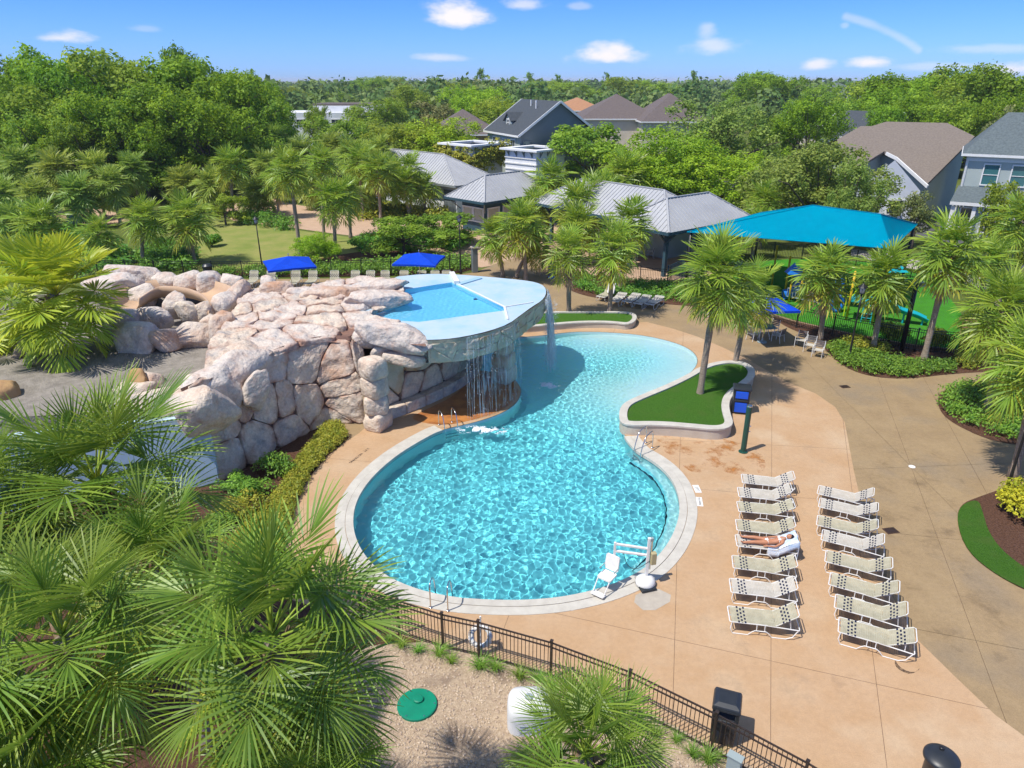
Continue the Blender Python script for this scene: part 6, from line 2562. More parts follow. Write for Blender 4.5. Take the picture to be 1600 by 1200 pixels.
# beige roofed house: one broad front slope with a white front gable
def PLN(px, py, z0, Y0, k):
    u, v = (px - 800) / FPX, (600 - py) / FPX
    dx, dy, dz = u, math.cos(PITCH) + v * math.sin(PITCH), -math.sin(PITCH) + v * math.cos(PITCH)
    s = (z0 - k * Y0 - CAM_H) / (dz - k * dy)
    return Vector((dx * s, dy * s, CAM_H + dz * s))


edge = [PLN(x, y, 4.0, 76, .36) for x, y in [(1308, 218), (1345, 197), (1362, 197), (1385, 190), (1480, 192), (1523, 213), (1449, 287), (1400, 246), (1382, 236), (1340, 262), (1316, 246)]]
hb = sum(edge, Vector()) / len(edge)
t = thing('house', 'low house with broad weathered beige shingle roof and white front gable', 'house', (hb.x, hb.y, 0))
a = MB()
n = len(edge)
a.add(edge + [p - Vector((0, 0, .25)) for p in edge], [(i, i + n, (i + 1) % n + n, (i + 1) % n) for i in range(n)])
tri = tessellate_polygon([[p.to_2d().to_3d() for p in edge]])
tri = [tr if area2([edge[k].to_2d() for k in tr]) > 0 else tuple(reversed(tr)) for tr in tri]
a.add(edge, tri)
ro = a.build('roof', M['shingle_brown'], t)
rdg = [edge[k] for k in (0, 1, 2, 3, 4, 5)]
back = [Vector((p.x * 1.03, 2 * 97 - p.y + 4, max(3.5, p.z - 5))) for p in rdg]
a = MB(); a.add(rdg + back, [(i, i + 1, i + 7, i + 6) for i in range(5)])
a.build('roof', M['shingle_brown'], t)
low = offset(ccw([p.to_2d() for p in edge]), -.6)
hz = {}
a = MB()
zz = [min(edge, key=lambda e: (e.to_2d() - q).length).z - .45 for q in low]
a.add([v3(q, -.2) for q in low] + [v3(q, z) for q, z in zip(low, zz)], [(i, (i + 1) % n, (i + 1) % n + n, i + n) for i in range(n)])
a.build('wall', M['pale_siding'], t)
g0, g1, g2 = PLN(1449, 290, 4.0, 76, .36), PLN(1400, 246, 4.0, 76, .36), PLN(1384, 238, 4.0, 76, .36)
a = MB()
for p, q in ((g0, g1), (g1, g2)):
    a.beam(p + Vector((0, -.1, -.1)), q + Vector((0, -.1, -.1)), .14, .34)
a.build('bargeboard', M['white'], t)
a = MB()
f0 = Vector((g0.x - .5, g0.y + .2, 0))
f1 = Vector((g0.x - 7.0, g0.y + .6, 0))
pk = Vector(((f0.x + f1.x) / 2, g0.y + .4, 6.8))
a.add([f1, f0, Vector((f0.x, f0.y, 3.7)), pk, Vector((f1.x, f1.y, 3.7))], [(0, 1, 2, 3, 4)])
a.build('gable_wall', M['white_wall'], t)
gd = (f0 - f1).to_2d().normalized()
window(t, (f0.lerp(f1, .35)).to_2d(), gd, Vector((gd.y, -gd.x)), 2.0, 1.5, 1.4, 'glass', 'white', 1)
window(t, (f0.lerp(f1, .75)).to_2d(), gd, Vector((gd.y, -gd.x)), 2.0, 1.3, 1.4, 'glass', 'white', 1)

# grey green house on the right
w1 = Vector((.857, -.515)).normalized()
w2 = Vector((.515, .857)).normalized()
C0 = Vector((46.2, 75.2))
t = thing('house', 'grey green two storey house with shingled roof and white framed windows at the right edge', 'house', v3(C0, 0))
walls(t, C0, w2, w1, 9, 16, -.2, 7.6, M['pale_siding'])
hip_roof(t, C0, w2, w1, 9, 16, 7.65, 11.45, M['shingle_grey'], 3.2, .55, None, 'white')
nn = -w2
for u in (2.3, 4.7):
    window(t, C0 + w1 * u, w1, nn, 5.7, 1.25, 1.9, 'glass_teal', 'white', 0)
a = MB(); a.beam(v3(C0 + nn * .05, 7.2), v3(C0 + w1 * 16 + nn * .05, 7.2), .08, .5)
a.build('frieze', M['white'], t)
a = MB(); a.beam(v3(C0 + nn * .06 + w1 * .08, 0), v3(C0 + nn * .06 + w1 * .08, 7.4), .14, .14)
a.build('downpipe', M['white'], t)
pc = C0 + nn * 3.2 - w1 * .6
a = MB()
q = [pc, pc + w1 * 6.0, pc + w1 * 5.4 - nn * 3.2, pc + w1 * .4 - nn * 3.2]
a.add([v3(q[0], 3.3), v3(q[1], 3.3), v3(q[2], 4.5), v3(q[3], 4.5), v3(q[0], 3.1), v3(q[1], 3.1), v3(q[2], 4.3), v3(q[3], 4.3)], [(0, 1, 2, 3), (7, 6, 5, 4), (0, 4, 5, 1), (1, 5, 6, 2), (0, 3, 7, 4)])
pr = a.build('porch_roof', M['shingle_grey'], t)
a = MB(); a.beam(v3(pc, 3.12), v3(pc + w1 * 6, 3.12), .14, .30)
a.build('fascia', M['white'], pr)
a = MB(); a.prism([pc - nn * .7 + w1 * .7, pc - nn * .7 + w1 * 5.4, pc - nn * 3.1 + w1 * 5.4, pc - nn * 3.1 + w1 * .7], -.1, 3.0)
a.build('porch_wall', M['pale_siding'], t)
for u in (.35, 2.2, 5.6):
    a = MB(); a.box((*(pc + w1 * u - nn * .35), 1.55), (.34, .34, 3.1), math.atan2(w1.y, w1.x))
    a.build('porch_column', M['white'], t)
window(t, pc - nn * .68 + w1 * 1.6, w1, nn, 1.7, 1.0, 1.9, 'glass', 'white', 0)
window(t, pc - nn * .68 + w1 * 3.6, w1, nn, 1.6, 1.1, 2.3, 'glass', 'white', 2)
for u in range(4):
    a = MB(); a.beam(v3(pc + w1 * (.3 + u * .3), 2.95) - Vector((nn.x, nn.y, 0)) * -.02, v3(pc + w1 * (.3 + u * .3) - nn * .5, 2.75), .09, .16)
    a.build('bracket', M['white'], t)

# pale school building far behind the grove
t = thing('school_building', 'long pale far building with grey roof and dark window strips beyond the grove', 'building', (-46, 182, 0))
a = MB(); a.box((-46, 188, 3.6), (21, 14, 7.4))
a.build('wall', M['white_wall'], t)
a = MB(); a.box((-40, 190, 7.9), (16, 12, 1.6))
a.build('upper_wall', M['white_wall'], t)
a = MB(); a.box((-41, 191, 8.95), (15, 11, .4))
a.build('roof', M['shingle_taupe'], t)
for k in range(5):
    window(t, Vector((-54.5 + k * 4.2, 180.98)), X1, -Y1, 5.2, 2.6, 1.1, 'glass', 'white', 2, False)
house('tiny orange walled house at the field beyond the school', Vector((-9, 205)), X1, Y1, 8, 8, 3.6, 5.4, 'tan_stucco', 'shingle_taupe')
for lab, q in [('parked white car glimpsed beyond the far trees', (842 - 90, 176)), ('parked pale car on the street behind the bright trees', (1190, 300))]:
    pass
# sandy field behind the school
patch('field', [(560, 190), (640, 188), (650, 175), (580, 174)], -.012, mat('dry_field', (.38, .30, .16), (.30, .25, .13), .1, .95), 1)

# ================================================================ FENCES
def fence(name, label, pts, h, posts, gap, m, each=False, base=0.0, group=None, r=.008, second=True, post_w=.06):
    """picket fence along a 2-D path with posts at the given arc lengths"""
    P = Path2(pts)
    t = thing(name, label, 'fence', v3(pts[0], 0), group)
    if posts is None:
        n = max(1, round(P.L / 2.4))
        posts = [P.L * i / n for i in range(n + 1)]
    for s in posts:
        q = P.at(s)
        d = P.at(s + .1) - P.at(s - .1)
        a = MB()
        rz = math.atan2(d.y, d.x)
        a.box((q.x, q.y, (h + .05) / 2), (post_w, post_w, h + .05), rz)
        a.box((q.x, q.y, h + .065), (post_w * 1.35, post_w * 1.35, .03), rz)
        a.build('post', m, t)
    for z, w in ((h - .01, .036),) + (((h - .16, .03),) if second else ()) + ((.13, .03),):
        a = MB()
        knots = sorted(set([0.0, P.L] + list(posts) + list(P.s)))
        for s0, s1 in zip(knots, knots[1:]):
            if s1 - s0 > 1e-3:
                a.beam(v3(P.at(s0), z), v3(P.at(s1), z), .032, w)
        a.build('rail', m, t)
    one = MB()
    one.beam((0, 0, .06), (0, 0, h - .02), r * 2, r * 2)
    pm = one.mesh('picket', m)
    n = int(P.L / gap)
    if each:
        ks = [gap * (i + .5) for i in range(n)]
        keep = ks if len(ks) <= 296 else ks
        for s in keep:
            if min(abs(s - p) for p in posts) < .05:
                continue
            q = P.at(s)
            d = P.at(s + .1) - P.at(s - .1)
            o = bpy.data.objects.new('picket', pm)
            COL.objects.link(o)
            o.parent = t
            o.matrix_parent_inverse = PINV[t.name]
            o.location = (q.x, q.y, 0)
            o.rotation_euler = (0, 0, math.atan2(d.y, d.x))
    else:
        a = MB()
        for i in range(n):
            q = P.at(gap * (i + .5))
            a.beam((q.x, q.y, .06), (q.x, q.y, h - .02), r * 2, r * 2)
        o = a.build('pickets', m, t)
        o['kind'] = 'stuff'
    return t


NP = Path2(FENCE)
fence('picket_fence', 'dark bronze picket fence between the orange deck and the gravel bed', FENCE, 1.22, [NP.s[k] for k in range(len(FENCE))], .105, M['bronze_metal'], True)
bf = GP([(-200, 428), (205, 432), (330, 434), (520, 433), (700, 428), (745, 423)])
fence('picket_fence', 'long black picket fence behind the row of upright loungers and blue umbrellas', bf, 1.3, None, .13, M['black_metal'], r=.010)
fence('picket_fence', 'black picket fence and gate beyond the waterfall between pool and shelter', GP([(830, 423), (868, 426), (905, 433), (975, 441), (1040, 447), (1100, 460), (1165, 482)]), 1.3, None, .13, M['black_metal'], r=.010)
fence('picket_fence', 'black picket fence in front of the bright green playground', GP([(1165, 482), (1240, 511), (1330, 532), (1440, 551), (1560, 559), (1760, 562)]), 1.35, None, .115, M['black_metal'], r=.010, post_w=.08)
fence('picket_fence', 'black picket fence at the back of the playground beside the street', GP([(1165, 400), (1300, 408), (1440, 438), (1560, 480), (1700, 520)]), 1.35, None, .13, M['black_metal'], r=.010)
fence('railing', 'dark teal railing beside the corner post of the open shelter', GP([(1042, 446), (1062, 436), (1090, 452)]), 1.5, None, .2, M['teal_timber'], r=.014)
gp = G(742, 425)
t = thing('gate_column', 'grey square column at the end of the long back fence by the gate', 'column', gp)
a = MB(); a.box((gp.x, gp.y, 1.0), (.45, .45, 2.0), .3); a.build('shaft', M['grey_siding'], t, bevel=.02)
a = MB(); a.box((gp.x, gp.y, 2.04), (.58, .58, .09), .3); a.build('cap', M['planter'], t)


# ================================================================ LOUNGERS
def rot_y(v, o, a):
    x, z = v[0] - o[0], v[2] - o[2]
    return Vector((o[0] + x * math.cos(a) - z * math.sin(a), v[1], o[2] + x * math.sin(a) + z * math.cos(a)))


def lounger(name, label, strap, back_deg, group):
    """foot end at the origin side: local x runs from foot to head; the near rail is at y = 0"""
    t = thing(name, label, 'sun lounger', (0, 0, 0), group, local=True)
    W, SZ, HX, HL = .66, .37, 1.25, .72
    ba = R(back_deg)
    fm = M['white']
    a = MB()
    for y in (0.0, W):
        a.tube([(.03, y, SZ), (.5, y, SZ), (1.0, y, SZ), (1.88, y, SZ - .05)], .016, 6)
    a.tube([(.03, 0, SZ), (-.005, .03, SZ), (-.005, W - .03, SZ), (.03, W, SZ)], .016, 6)
    a.tube([(1.88, 0, SZ - .05), (1.9, .04, SZ - .05), (1.9, W - .04, SZ - .05), (1.88, W, SZ - .05)], .016, 6)
    a.build('frame', fm, t)
    hinge = (HX, 0, SZ)
    a = MB()
    bp = [rot_y(p, hinge, ba) for p in [(HX, 0.012, SZ), (HX + HL - .06, .012, SZ), (HX + HL, .07, SZ), (HX + HL, W - .07, SZ), (HX + HL - .06, W - .012, SZ), (HX, W - .012, SZ)]]
    a.tube(bp, .014, 6)
    a.build('back_frame', fm, t)
    for y in (0.0, W):
        s = -.045 if y == 0 else .045
        a = MB()
        a.tube([(.06, y, SZ - .01), (.03, y + s * .6, .16), (.10, y + s, .016), (.52, y + s, .016), (.62, y + s, .13), (.70, y + s, .185), (1.0, y + s, .185), (1.08, y + s, .13), (1.17, y + s, .016), (1.55, y + s, .016), (1.72, y + s, .10), (1.86, y, SZ - .06)], .014, 6)
        for x in (.74, .96):
            a.tube([(x, y + s, .18), (x, y, SZ)], .012, 5)
        a.build('leg', fm, t)
    # prop under the back
    a = MB()
    mid_ = rot_y((HX + .45, 0, SZ), hinge, ba)
    for y in (.03, W - .03):
        a.tube([(mid_.x, y, mid_.z), (1.66, y, SZ - .04)], .010, 5)
    a.tube([(1.66, .03, SZ - .04), (1.66, W - .03, SZ - .04)], .010, 5)
    a.build('prop', fm, t)
    # straps across, one by one; three dark ones at the foot and three at the head, woven through the pale ones
    sm_ = M[strap]
    wv = MB()
    pw, pitch = .040, .0445

    def strap_at(mb, x, z_add, back, w, y0=0.0, y1=1.0, K=7):
        vs = []
        for k in range(K):
            f = y0 + (y1 - y0) * k / (K - 1)
            y = -.012 + (W + .024) * f
            sag = -.022 * (1 - (2 * f - 1) ** 2)
            p = [(x - w / 2, y, SZ + .014 + sag + z_add), (x + w / 2, y, SZ + .014 + sag + z_add)]
            vs += [rot_y(q, hinge, ba) for q in p] if back else p
        mb.add(vs, [(2 * k, 2 * k + 1, 2 * k + 3, 2 * k + 2) for k in range(K - 1)])

    n = int((HX - .01) / pitch)
    nb = int((HL - .01) / pitch)
    for back, cnt, x00, dark in ((False, n, HX - n * pitch, (4, 6, 8)), (True, nb, HX, (nb - 10, nb - 8, nb - 6))):
        for i in range(cnt):
            x = x00 + pitch * (i + .5)
            if i in dark:
                dk = MB()
                strap_at(dk, x, .004, back, .050)
                dk.build('dark_strap', M['navy'], t).modifiers.new('solid', 'SOLIDIFY').thickness = .005
                j = dark.index(i)
                for q in range(9):
                    if (q + j) % 2:
                        strap_at(wv, x, .012, back, .052, (q + .08) / 9, (q + .92) / 9, 2)
            else:
                strap_at(wv, x, 0, back, pw)
    wv.build('strap_webbing', sm_, t).modifiers.new('solid', 'SOLIDIFY').thickness = .005
    return t


GRP = 'strap loungers in the two rows on the deck'
protos = {(m_, k_): lounger('sun_lounger', 'strap lounger', m_, a_, GRP) for m_ in ('strap_white', 'strap_cream') for k_, a_ in enumerate((33, 29, 37))}
flat = lounger('sun_lounger', 'white strap lounger', 'strap_white', 12, 'loungers by the shelter bed')
upright = lounger('sun_lounger', 'white strap lounger', 'strap_cream', 62, 'upright loungers along the back fence')
used = set()
bpy.context.view_layer.update()


def place(root, loc, rz, label, group=None):
    if root.name in used:
        return dup(root, loc, rz, label, group)
    used.add(root.name)
    root.location = loc
    root.rotation_euler = (0, 0, rz)
    root['label'] = label
    if group:
        root['group'] = group
    return root


def dir_px(a, b, z):
    d = G(*b, z) - G(*a, z)
    return math.atan2(d.y, d.x)


A1 = dir_px((1140.8, 970.7), (1213, 980), .38)
A2 = dir_px((1310, 987), (1389, 1010), .38)
ORD = ['first', 'second', 'third', 'fourth', 'fifth', 'sixth', 'seventh', 'eighth']
row1 = [(1160.5, 754, 'strap_white'), (1155, 775.5, 'strap_white'), (1154.7, 798.7, 'strap_cream'), (1152, 828, 'strap_cream'), (1152, 853, 'strap_white'), (1146, 887, 'strap_cream'), (1142.7, 925, 'strap_white'), (1140.8, 970.7, 'strap_cream')]
row2 = [(1277, 771, 'strap_white'), (1279, 791.5, 'strap_white'), (1276, 820, 'strap_cream'), (1283, 843, 'strap_white'), (1289, 877, 'strap_cream'), (1295, 913, 'strap_cream'), (1304, 949, 'strap_cream'), (1310, 987, 'strap_cream')]
for ri, (row, ang, nm) in enumerate(((row1, A1, 'in the row nearer the pool'), (row2, A2, 'in the row beside the tan paving'))):
    for k, (px, py, m) in enumerate(row):
        p = G(px, py, .38)
        col = 'white' if m == 'strap_white' else 'cream'
        lab = f'{col} strap lounger, {ORD[k]} from the planter {nm}'
        if ri == 0 and k == 4:
            lab = 'white strap lounger under the sunbathing woman and her towel'
        r = place(protos[m, 0 if (ri == 0 and k == 4) else (k * 5 + ri * 2) % 3], (p.x, p.y, 0), ang + R((k * 37 % 5) - 2) * .6, lab, GRP)
        if ri == 0 and k == 4:
            LOUNGE = (p.x, p.y, ang + R((k * 37 % 5) - 2) * .6)
for pr in protos.values():
    if pr.name not in used:
        for ch in list(pr.children):
            bpy.data.objects.remove(ch)
        bpy.data.objects.remove(pr)
# loungers by the shelter bed
LB = [((965, 480), (992, 460)), ((985, 481), (1014, 462)), ((1002, 484), (1030, 465)), ((1020, 485), (1047, 469)), ((1119, 500), (1144, 486)), ((1132, 503), (1160, 489))]
for k, (a, b) in enumerate(LB):
    p = G(*a)
    d = G(*b) - p
    place(flat, (p.x, p.y, 0), math.atan2(d.y, d.x), ['low white lounger beside the palm in the shelter bed', 'second low white lounger from the palm at the shelter bed', 'third low white lounger from the palm at the shelter bed', 'low white lounger half behind the big planter palm',
                                                      'low white lounger between the two planter palms', 'low white lounger right of the smaller planter palm'][k], 'loungers by the shelter bed')
p = G(944, 473)
place(upright, (p.x, p.y, 0), R(55), 'upright white lounger with pale towel at the start of the shelter bed', 'loungers by the shelter bed')
p2 = G(958, 462)
a = MB(); a.box((p.x + .62, p.y + 1.05, .78), (.52, .10, .75), R(-35), tilt=Matrix.Rotation(R(-22), 3, 'X'))
tag(a.build('towel', M['swimwear']), 'white towel hung over the upright lounger at the shelter bed', 'towel')
# upright loungers along the back fence
for k, x in enumerate([394, 422, 462, 487, 522, 553, 578, 602, 630, 659, 678, 697]):
    p = G(x, 424, 1.0)
    dup(upright, (p.x + .33, p.y - 1.3, 0), R(90) + R(k * 7 % 5 - 2), 'upright strap lounger facing the rocks in the line along the back fence', 'upright loungers along the back fence')


# ================================================================ PERSON ON THE LOUNGER
def skin_body(name, joints, edges, parent, m, sub=2, root=0):
    me = bpy.data.meshes.new(name)
    me.from_pydata([j[0] for j in joints], edges, [])
    o = link(name, me, parent, world=False)
    me.materials.append(m)
    s = o.modifiers.new('skin', 'SKIN')
    s.use_smooth_shade = True
    if not me.skin_vertices:
        bm = bmesh.new(); bm.from_mesh(me); bm.verts.layers.skin.verify(); bm.to_mesh(me); bm.free()
    for i, j in enumerate(joints):
        sv = me.skin_vertices[0].data[i]
        sv.radius = j[1] if isinstance(j[1], tuple) else (j[1], j[1])
        sv.use_root = (i == root)
    u = o.modifiers.new('sub', 'SUBSURF')
    u.levels = sub
    u.render_levels = sub
    return o


lx, ly, lr = LOUNGE
person = thing('person', 'woman in a white bikini sunbathing on her back on a lounger', 'person', (lx, ly, 0), rz=lr, local=True)
yc = .30
bz = .385
sinb, cosb = math.sin(R(20)), math.cos(R(20))
# feet at low x; hips near x = .92; the chest rests on the raised back
J = [((.98, yc, bz + .10), (.135, .095)),      # 0 pelvis
     ((1.12, yc, bz + .10), (.115, .085)),     # 1 waist
     ((1.27, yc + .01, bz + .14), (.125, .09)),  # 2 ribs
     ((1.40, yc + .01, bz + .21), (.14, .085)),  # 3 chest
     ((1.49, yc + .01, bz + .265), (.06, .055)), # 4 neck base
     ((1.55, yc + .01, bz + .30), (.048, .048)),  # 5 neck
     ((.92, yc + .085, bz + .09), (.095, .09)),  # 6 hip l
     ((.56, yc + .13, bz + .115), (.062, .060)),  # 7 knee l
     ((.40, yc + .15, bz + .085), (.056, .056)),  # 8 calf l
     ((.17, yc + .17, bz + .065), (.034, .034)),  # 9 ankle l
     ((.11, yc + .19, bz + .15), (.030, .022)),  # 10 toe l
     ((.92, yc - .085, bz + .09), (.095, .09)),
     ((.56, yc - .12, bz + .100), (.062, .060)),
     ((.40, yc - .135, bz + .078), (.056, .056)),
     ((.17, yc - .16, bz + .06), (.034, .034)),
     ((.11, yc - .19, bz + .14), (.030, .022)),  # 15
     ((1.43, yc + .17, bz + .20), (.050, .050)),  # 16 shoulder l
     ((1.22, yc + .27, bz + .11), (.036, .036)),  # 17 elbow
     ((1.02, yc + .24, bz + .09), (.027, .027)),  # 18 wrist
     ((1.43, yc - .15, bz + .20), (.050, .050)),  # 19 shoulder r
     ((1.20, yc - .27, bz + .10), (.036, .036)),
     ((.97, yc - .25, bz + .08), (.027, .027))]
Ed = [(0, 1), (1, 2), (2, 3), (3, 4), (4, 5), (0, 6), (6, 7), (7, 8), (8, 9), (9, 10), (0, 11), (11, 12), (12, 13), (13, 14), (14, 15), (3, 16), (16, 17), (17, 18), (3, 19), (19, 20), (20, 21)]
# hands: palm and five fingers each
for w_i, s in ((18, 1), (21, -1)):
    wx, wy, wz = J[w_i][0]
    k0 = len(J)
    J.append(((wx - .045, wy, wz - .004), (.032, .014)))
    Ed.append((w_i, k0))
    for f, (off, ln) in enumerate(((-.028, .062), (-.010, .074), (.008, .070), (.026, .056))):
        k = len(J)
        J.append(((wx - .085, wy + off, wz - .004), (.0085, .0085)))
        J.append(((wx - .085 - ln, wy + off * 1.25, wz - .020), (.0065, .0065)))
        Ed += [(k0, k), (k, k + 1)]
    k = len(J)
    J.append(((wx - .04, wy - s * .045, wz + .006), (.010, .010)))
    J.append(((wx - .08, wy - s * .062, wz + .002), (.0075, .0075)))
    Ed += [(k0, k), (k, k + 1)]
skin_body('body', J, Ed, person, M['skin'])
hc = Vector((1.655, yc + .01, bz + .355))
a = MB()
a.ball(hc, (.112, .076, .088), 16, 10)
hd = a.build('head', M['skin'], person, smooth=True)
a = MB()
a.tube([hc + Vector((-.02, 0, .085)), hc + Vector((-.045, 0, .104)), hc + Vector((-.055, 0, .082))], [.010, .014, .008], 6)
a.build('nose', M['skin'], hd, smooth=True)
for s in (-1, 1):
    a = MB(); a.ball(hc + Vector((.012, s * .030, .080)), (.010, .014, .007), 8, 5); a.build('eye', M['black_plastic'], hd, smooth=True)
    a = MB(); a.ball(hc + Vector((.005, s * .077, .01)), (.026, .012, .018), 8, 5); a.build('ear', M['skin'], hd, smooth=True)
a = MB(); a.ball(hc + Vector((-.075, 0, .058)), (.008, .024, .008), 8, 5)
a.build('mouth', mat('lip', (.42, .13, .10), rough=.5), hd, smooth=True)
a = MB()
a.ball(hc + Vector((.05, 0, -.012)), (.098, .088, .092), 14, 8)
a.ball(hc + Vector((.135, -.02, -.03)), (.075, .085, .05), 10, 6)
a.build('hair', M['hair'], person, smooth=True)
a = MB()
for s in (-1, 1):
    a.ball((1.345, yc + .01 + s * .062, bz + .255), (.062, .056, .032), 10, 6)
a.tube([(1.33, yc - .135, bz + .17), (1.335, yc - .08, bz + .235), (1.335, yc + .1, bz + .235), (1.33, yc + .155, bz + .17)], .010, 5)
a.tube([(1.36, yc - .05, bz + .275), (1.45, yc - .05, bz + .315), (1.5, yc - .04, bz + .29)], .005, 4)
a.tube([(1.36, yc + .07, bz + .275), (1.45, yc + .07, bz + .315), (1.5, yc + .06, bz + .29)], .005, 4)
a.build('bikini_top', M['swimwear'], person, smooth=True)
a = MB()
a.ball((.955, yc, bz + .135), (.085, .085, .062), 10, 6)
a.tube([(.99, yc - .142, bz + .11), (.975, yc - .09, bz + .175), (.97, yc, bz + .192), (.975, yc + .09, bz + .175), (.99, yc + .142, bz + .11)], .012, 5)
a.build('bikini_bottom', M['swimwear'], person, smooth=True)

# towel over the raised back, hanging over its end
def cloth(fn, nu, nv, name, m):
    a = MB()
    vs = [fn(i / nu, j / nv) for j in range(nv + 1) for i in range(nu + 1)]
    a.add(vs, [(j * (nu + 1) + i, j * (nu + 1) + i + 1, (j + 1) * (nu + 1) + i + 1, (j + 1) * (nu + 1) + i) for j in range(nv) for i in range(nu)])
    o = a.build(name, m, smooth=True)
    s = o.modifiers.new('solid', 'SOLIDIFY')
    s.thickness = .012
    return o


def towel_fn(u, v):
    # u along the lounger, v across
    y = -.10 + .84 * v
    L = u * 1.35
    if L < .35:
        x, z = .98 + L, .40
    elif L < 1.02:
        q = rot_y((1.25 + L - .27, 0, .40), (1.25, 0, .37), R(33))
        x, z = q.x, q.z + .012
    else:
        q = rot_y((1.98, 0, .40), (1.25, 0, .37), R(33))
        x, z = q.x + .05 + .03 * math.sin(v * 14), q.z - (L - 1.02) * 1.25
    if v < .12:
        z -= (.12 - v) * 2.2
        y += (.12 - v) * .45
    if v > .9:
        z -= (v - .9) * 2.0
    return (x, y, z + .008 * math.sin(v * 19 + u * 11))


tw = cloth(towel_fn, 40, 24, 'towel', M['towel'])
tw.location = (lx, ly, 0)
tw.rotation_euler = (0, 0, lr)
tag(tw, 'pale blue and white towel draped over the back of the occupied lounger', 'towel')
c = Matrix.Rotation(lr, 3, 'Z') @ Vector((.72, .78, 0)) + Vector((lx, ly, 0))
t = thing('bag', 'black beach bag lying beside the sunbathing woman', 'bag', (c.x, c.y, 0))
a = MB(); a.ball((c.x, c.y, .13), (.26, .15, .13), 12, 7); a.build('body', M['black_plastic'], t, smooth=True)
a = MB(); a.tube([(c.x - .14, c.y - .03, .2), (c.x - .08, c.y - .08, .34), (c.x + .08, c.y - .08, .34), (c.x + .14, c.y - .03, .2)], .012, 5); a.build('handle', M['black_plastic'], t)


# ================================================================ UMBRELLAS, TABLES, CHAIRS
def umbrella(label, cx, cy, z, sx, sy, rz, sag=.55, group='royal blue square umbrellas'):
    c = G(cx, cy, z)
    t = thing('umbrella', label, 'umbrella', (c.x, c.y, 0), group, rz=0)
    e1, e2 = Vector((math.cos(rz), math.sin(rz))), Vector((-math.sin(rz), math.cos(rz)))
    cr = [c.to_2d() + e1 * (a * sx / 2) + e2 * (b * sy / 2) for a, b in ((-1, -1), (1, -1), (1, 1), (-1, 1))]
    top = Vector((c.x, c.y, z + sag))
    a = MB()
    for i in range(4):
        p, q = v3(cr[i], z), v3(cr[(i + 1) % 4], z)
        m_ = (p + q) / 2 + Vector((0, 0, .02))
        m_ = m_.lerp(Vector((c.x, c.y, m_.z)), .04)
        m2 = m_.lerp(top, .5) - Vector((0, 0, .05))
        p2, q2 = p.lerp(top, .5), q.lerp(top, .5)
        v = [p, m_, q, p2, m2, q2, top]
        a.add(v, [(0, 1, 4, 3), (1, 2, 5, 4), (3, 4, 6), (4, 5, 6)])
        dz = Vector((0, 0, .13))
        a.add([p, m_, q, p - dz, m_ - dz, q - dz], [(3, 4, 1, 0), (4, 5, 2, 1)])
    can = a.build('canopy', M['umbrella'], t)
    b = MB(); b.tube([(c.x, c.y, 0), (c.x, c.y, z + sag + .12)], .026, 8); b.ball((c.x, c.y, z + sag + .15), .05, 8, 5)
    b.build('pole', M['steel'], t)
    b = MB(); b.lathe([(.28, 0), (.28, .05), (.06, .09), (.04, .3)], (c.x, c.y, 0), 14); b.build('base', M['grey_box'], t)
    for i in range(4):
        b = MB(); b.beam(v3(cr[i], z - .01), top - Vector((0, 0, .06)), .025, .025); b.build('rib', M['steel'], t)
    return t


umbrella('blue square umbrella over the loungers left of the patterned palm', 452, 412, 2.35, 3.3, 3.3, R(24))
umbrella('blue square umbrella behind the spa deck near the booth', 655, 406, 2.35, 3.2, 3.2, R(-8))
umbrella('blue umbrella over the round table by the playground fence', 1199, 477, 2.3, 2.7, 2.7, R(10), .5)


def patio_chair(name, label, group):
    t = thing(name, label, 'chair', (0, 0, 0), group, local=True)
    for s in (-1, 1):
        a = MB(); a.tube([(s * .27, -.26, 0), (s * .27, -.26, .42), (s * .27, -.24, .62), (s * .27, .02, .64), (s * .27, .24, .60)], .016, 6); a.build('leg', M['white'], t)
        a = MB(); a.tube([(s * .26, .30, 0), (s * .25, .22, .40), (s * .25, .32, .90)], .016, 6); a.build('leg', M['white'], t)
    a = MB()
    a.add([(-.25, -.25, .43), (.25, -.25, .43), (.25, .0, .40), (-.25, .0, .40), (.25, .22, .42), (-.25, .22, .42)], [(0, 1, 2, 3), (3, 2, 4, 5)])
    o = a.build('seat', M['strap_white'], t); o.modifiers.new('s', 'SOLIDIFY').thickness = .02
    a = MB()
    for k in range(4):
        z0 = .50 + k * .10
        y0 = .235 + (z0 - .42) * .2
        a.add([(-.25, y0, z0), (.25, y0, z0), (.25, y0 + .015, z0 + .075), (-.25, y0 + .015, z0 + .075)], [(0, 1, 2, 3)])
    o = a.build('backrest', mat('grey_sling', (.13, .12, .12), (.09, .085, .085), 6, .8) if 'sling' not in M else M['sling'], t); o.modifiers.new('s', 'SOLIDIFY').thickness = .015
    return t


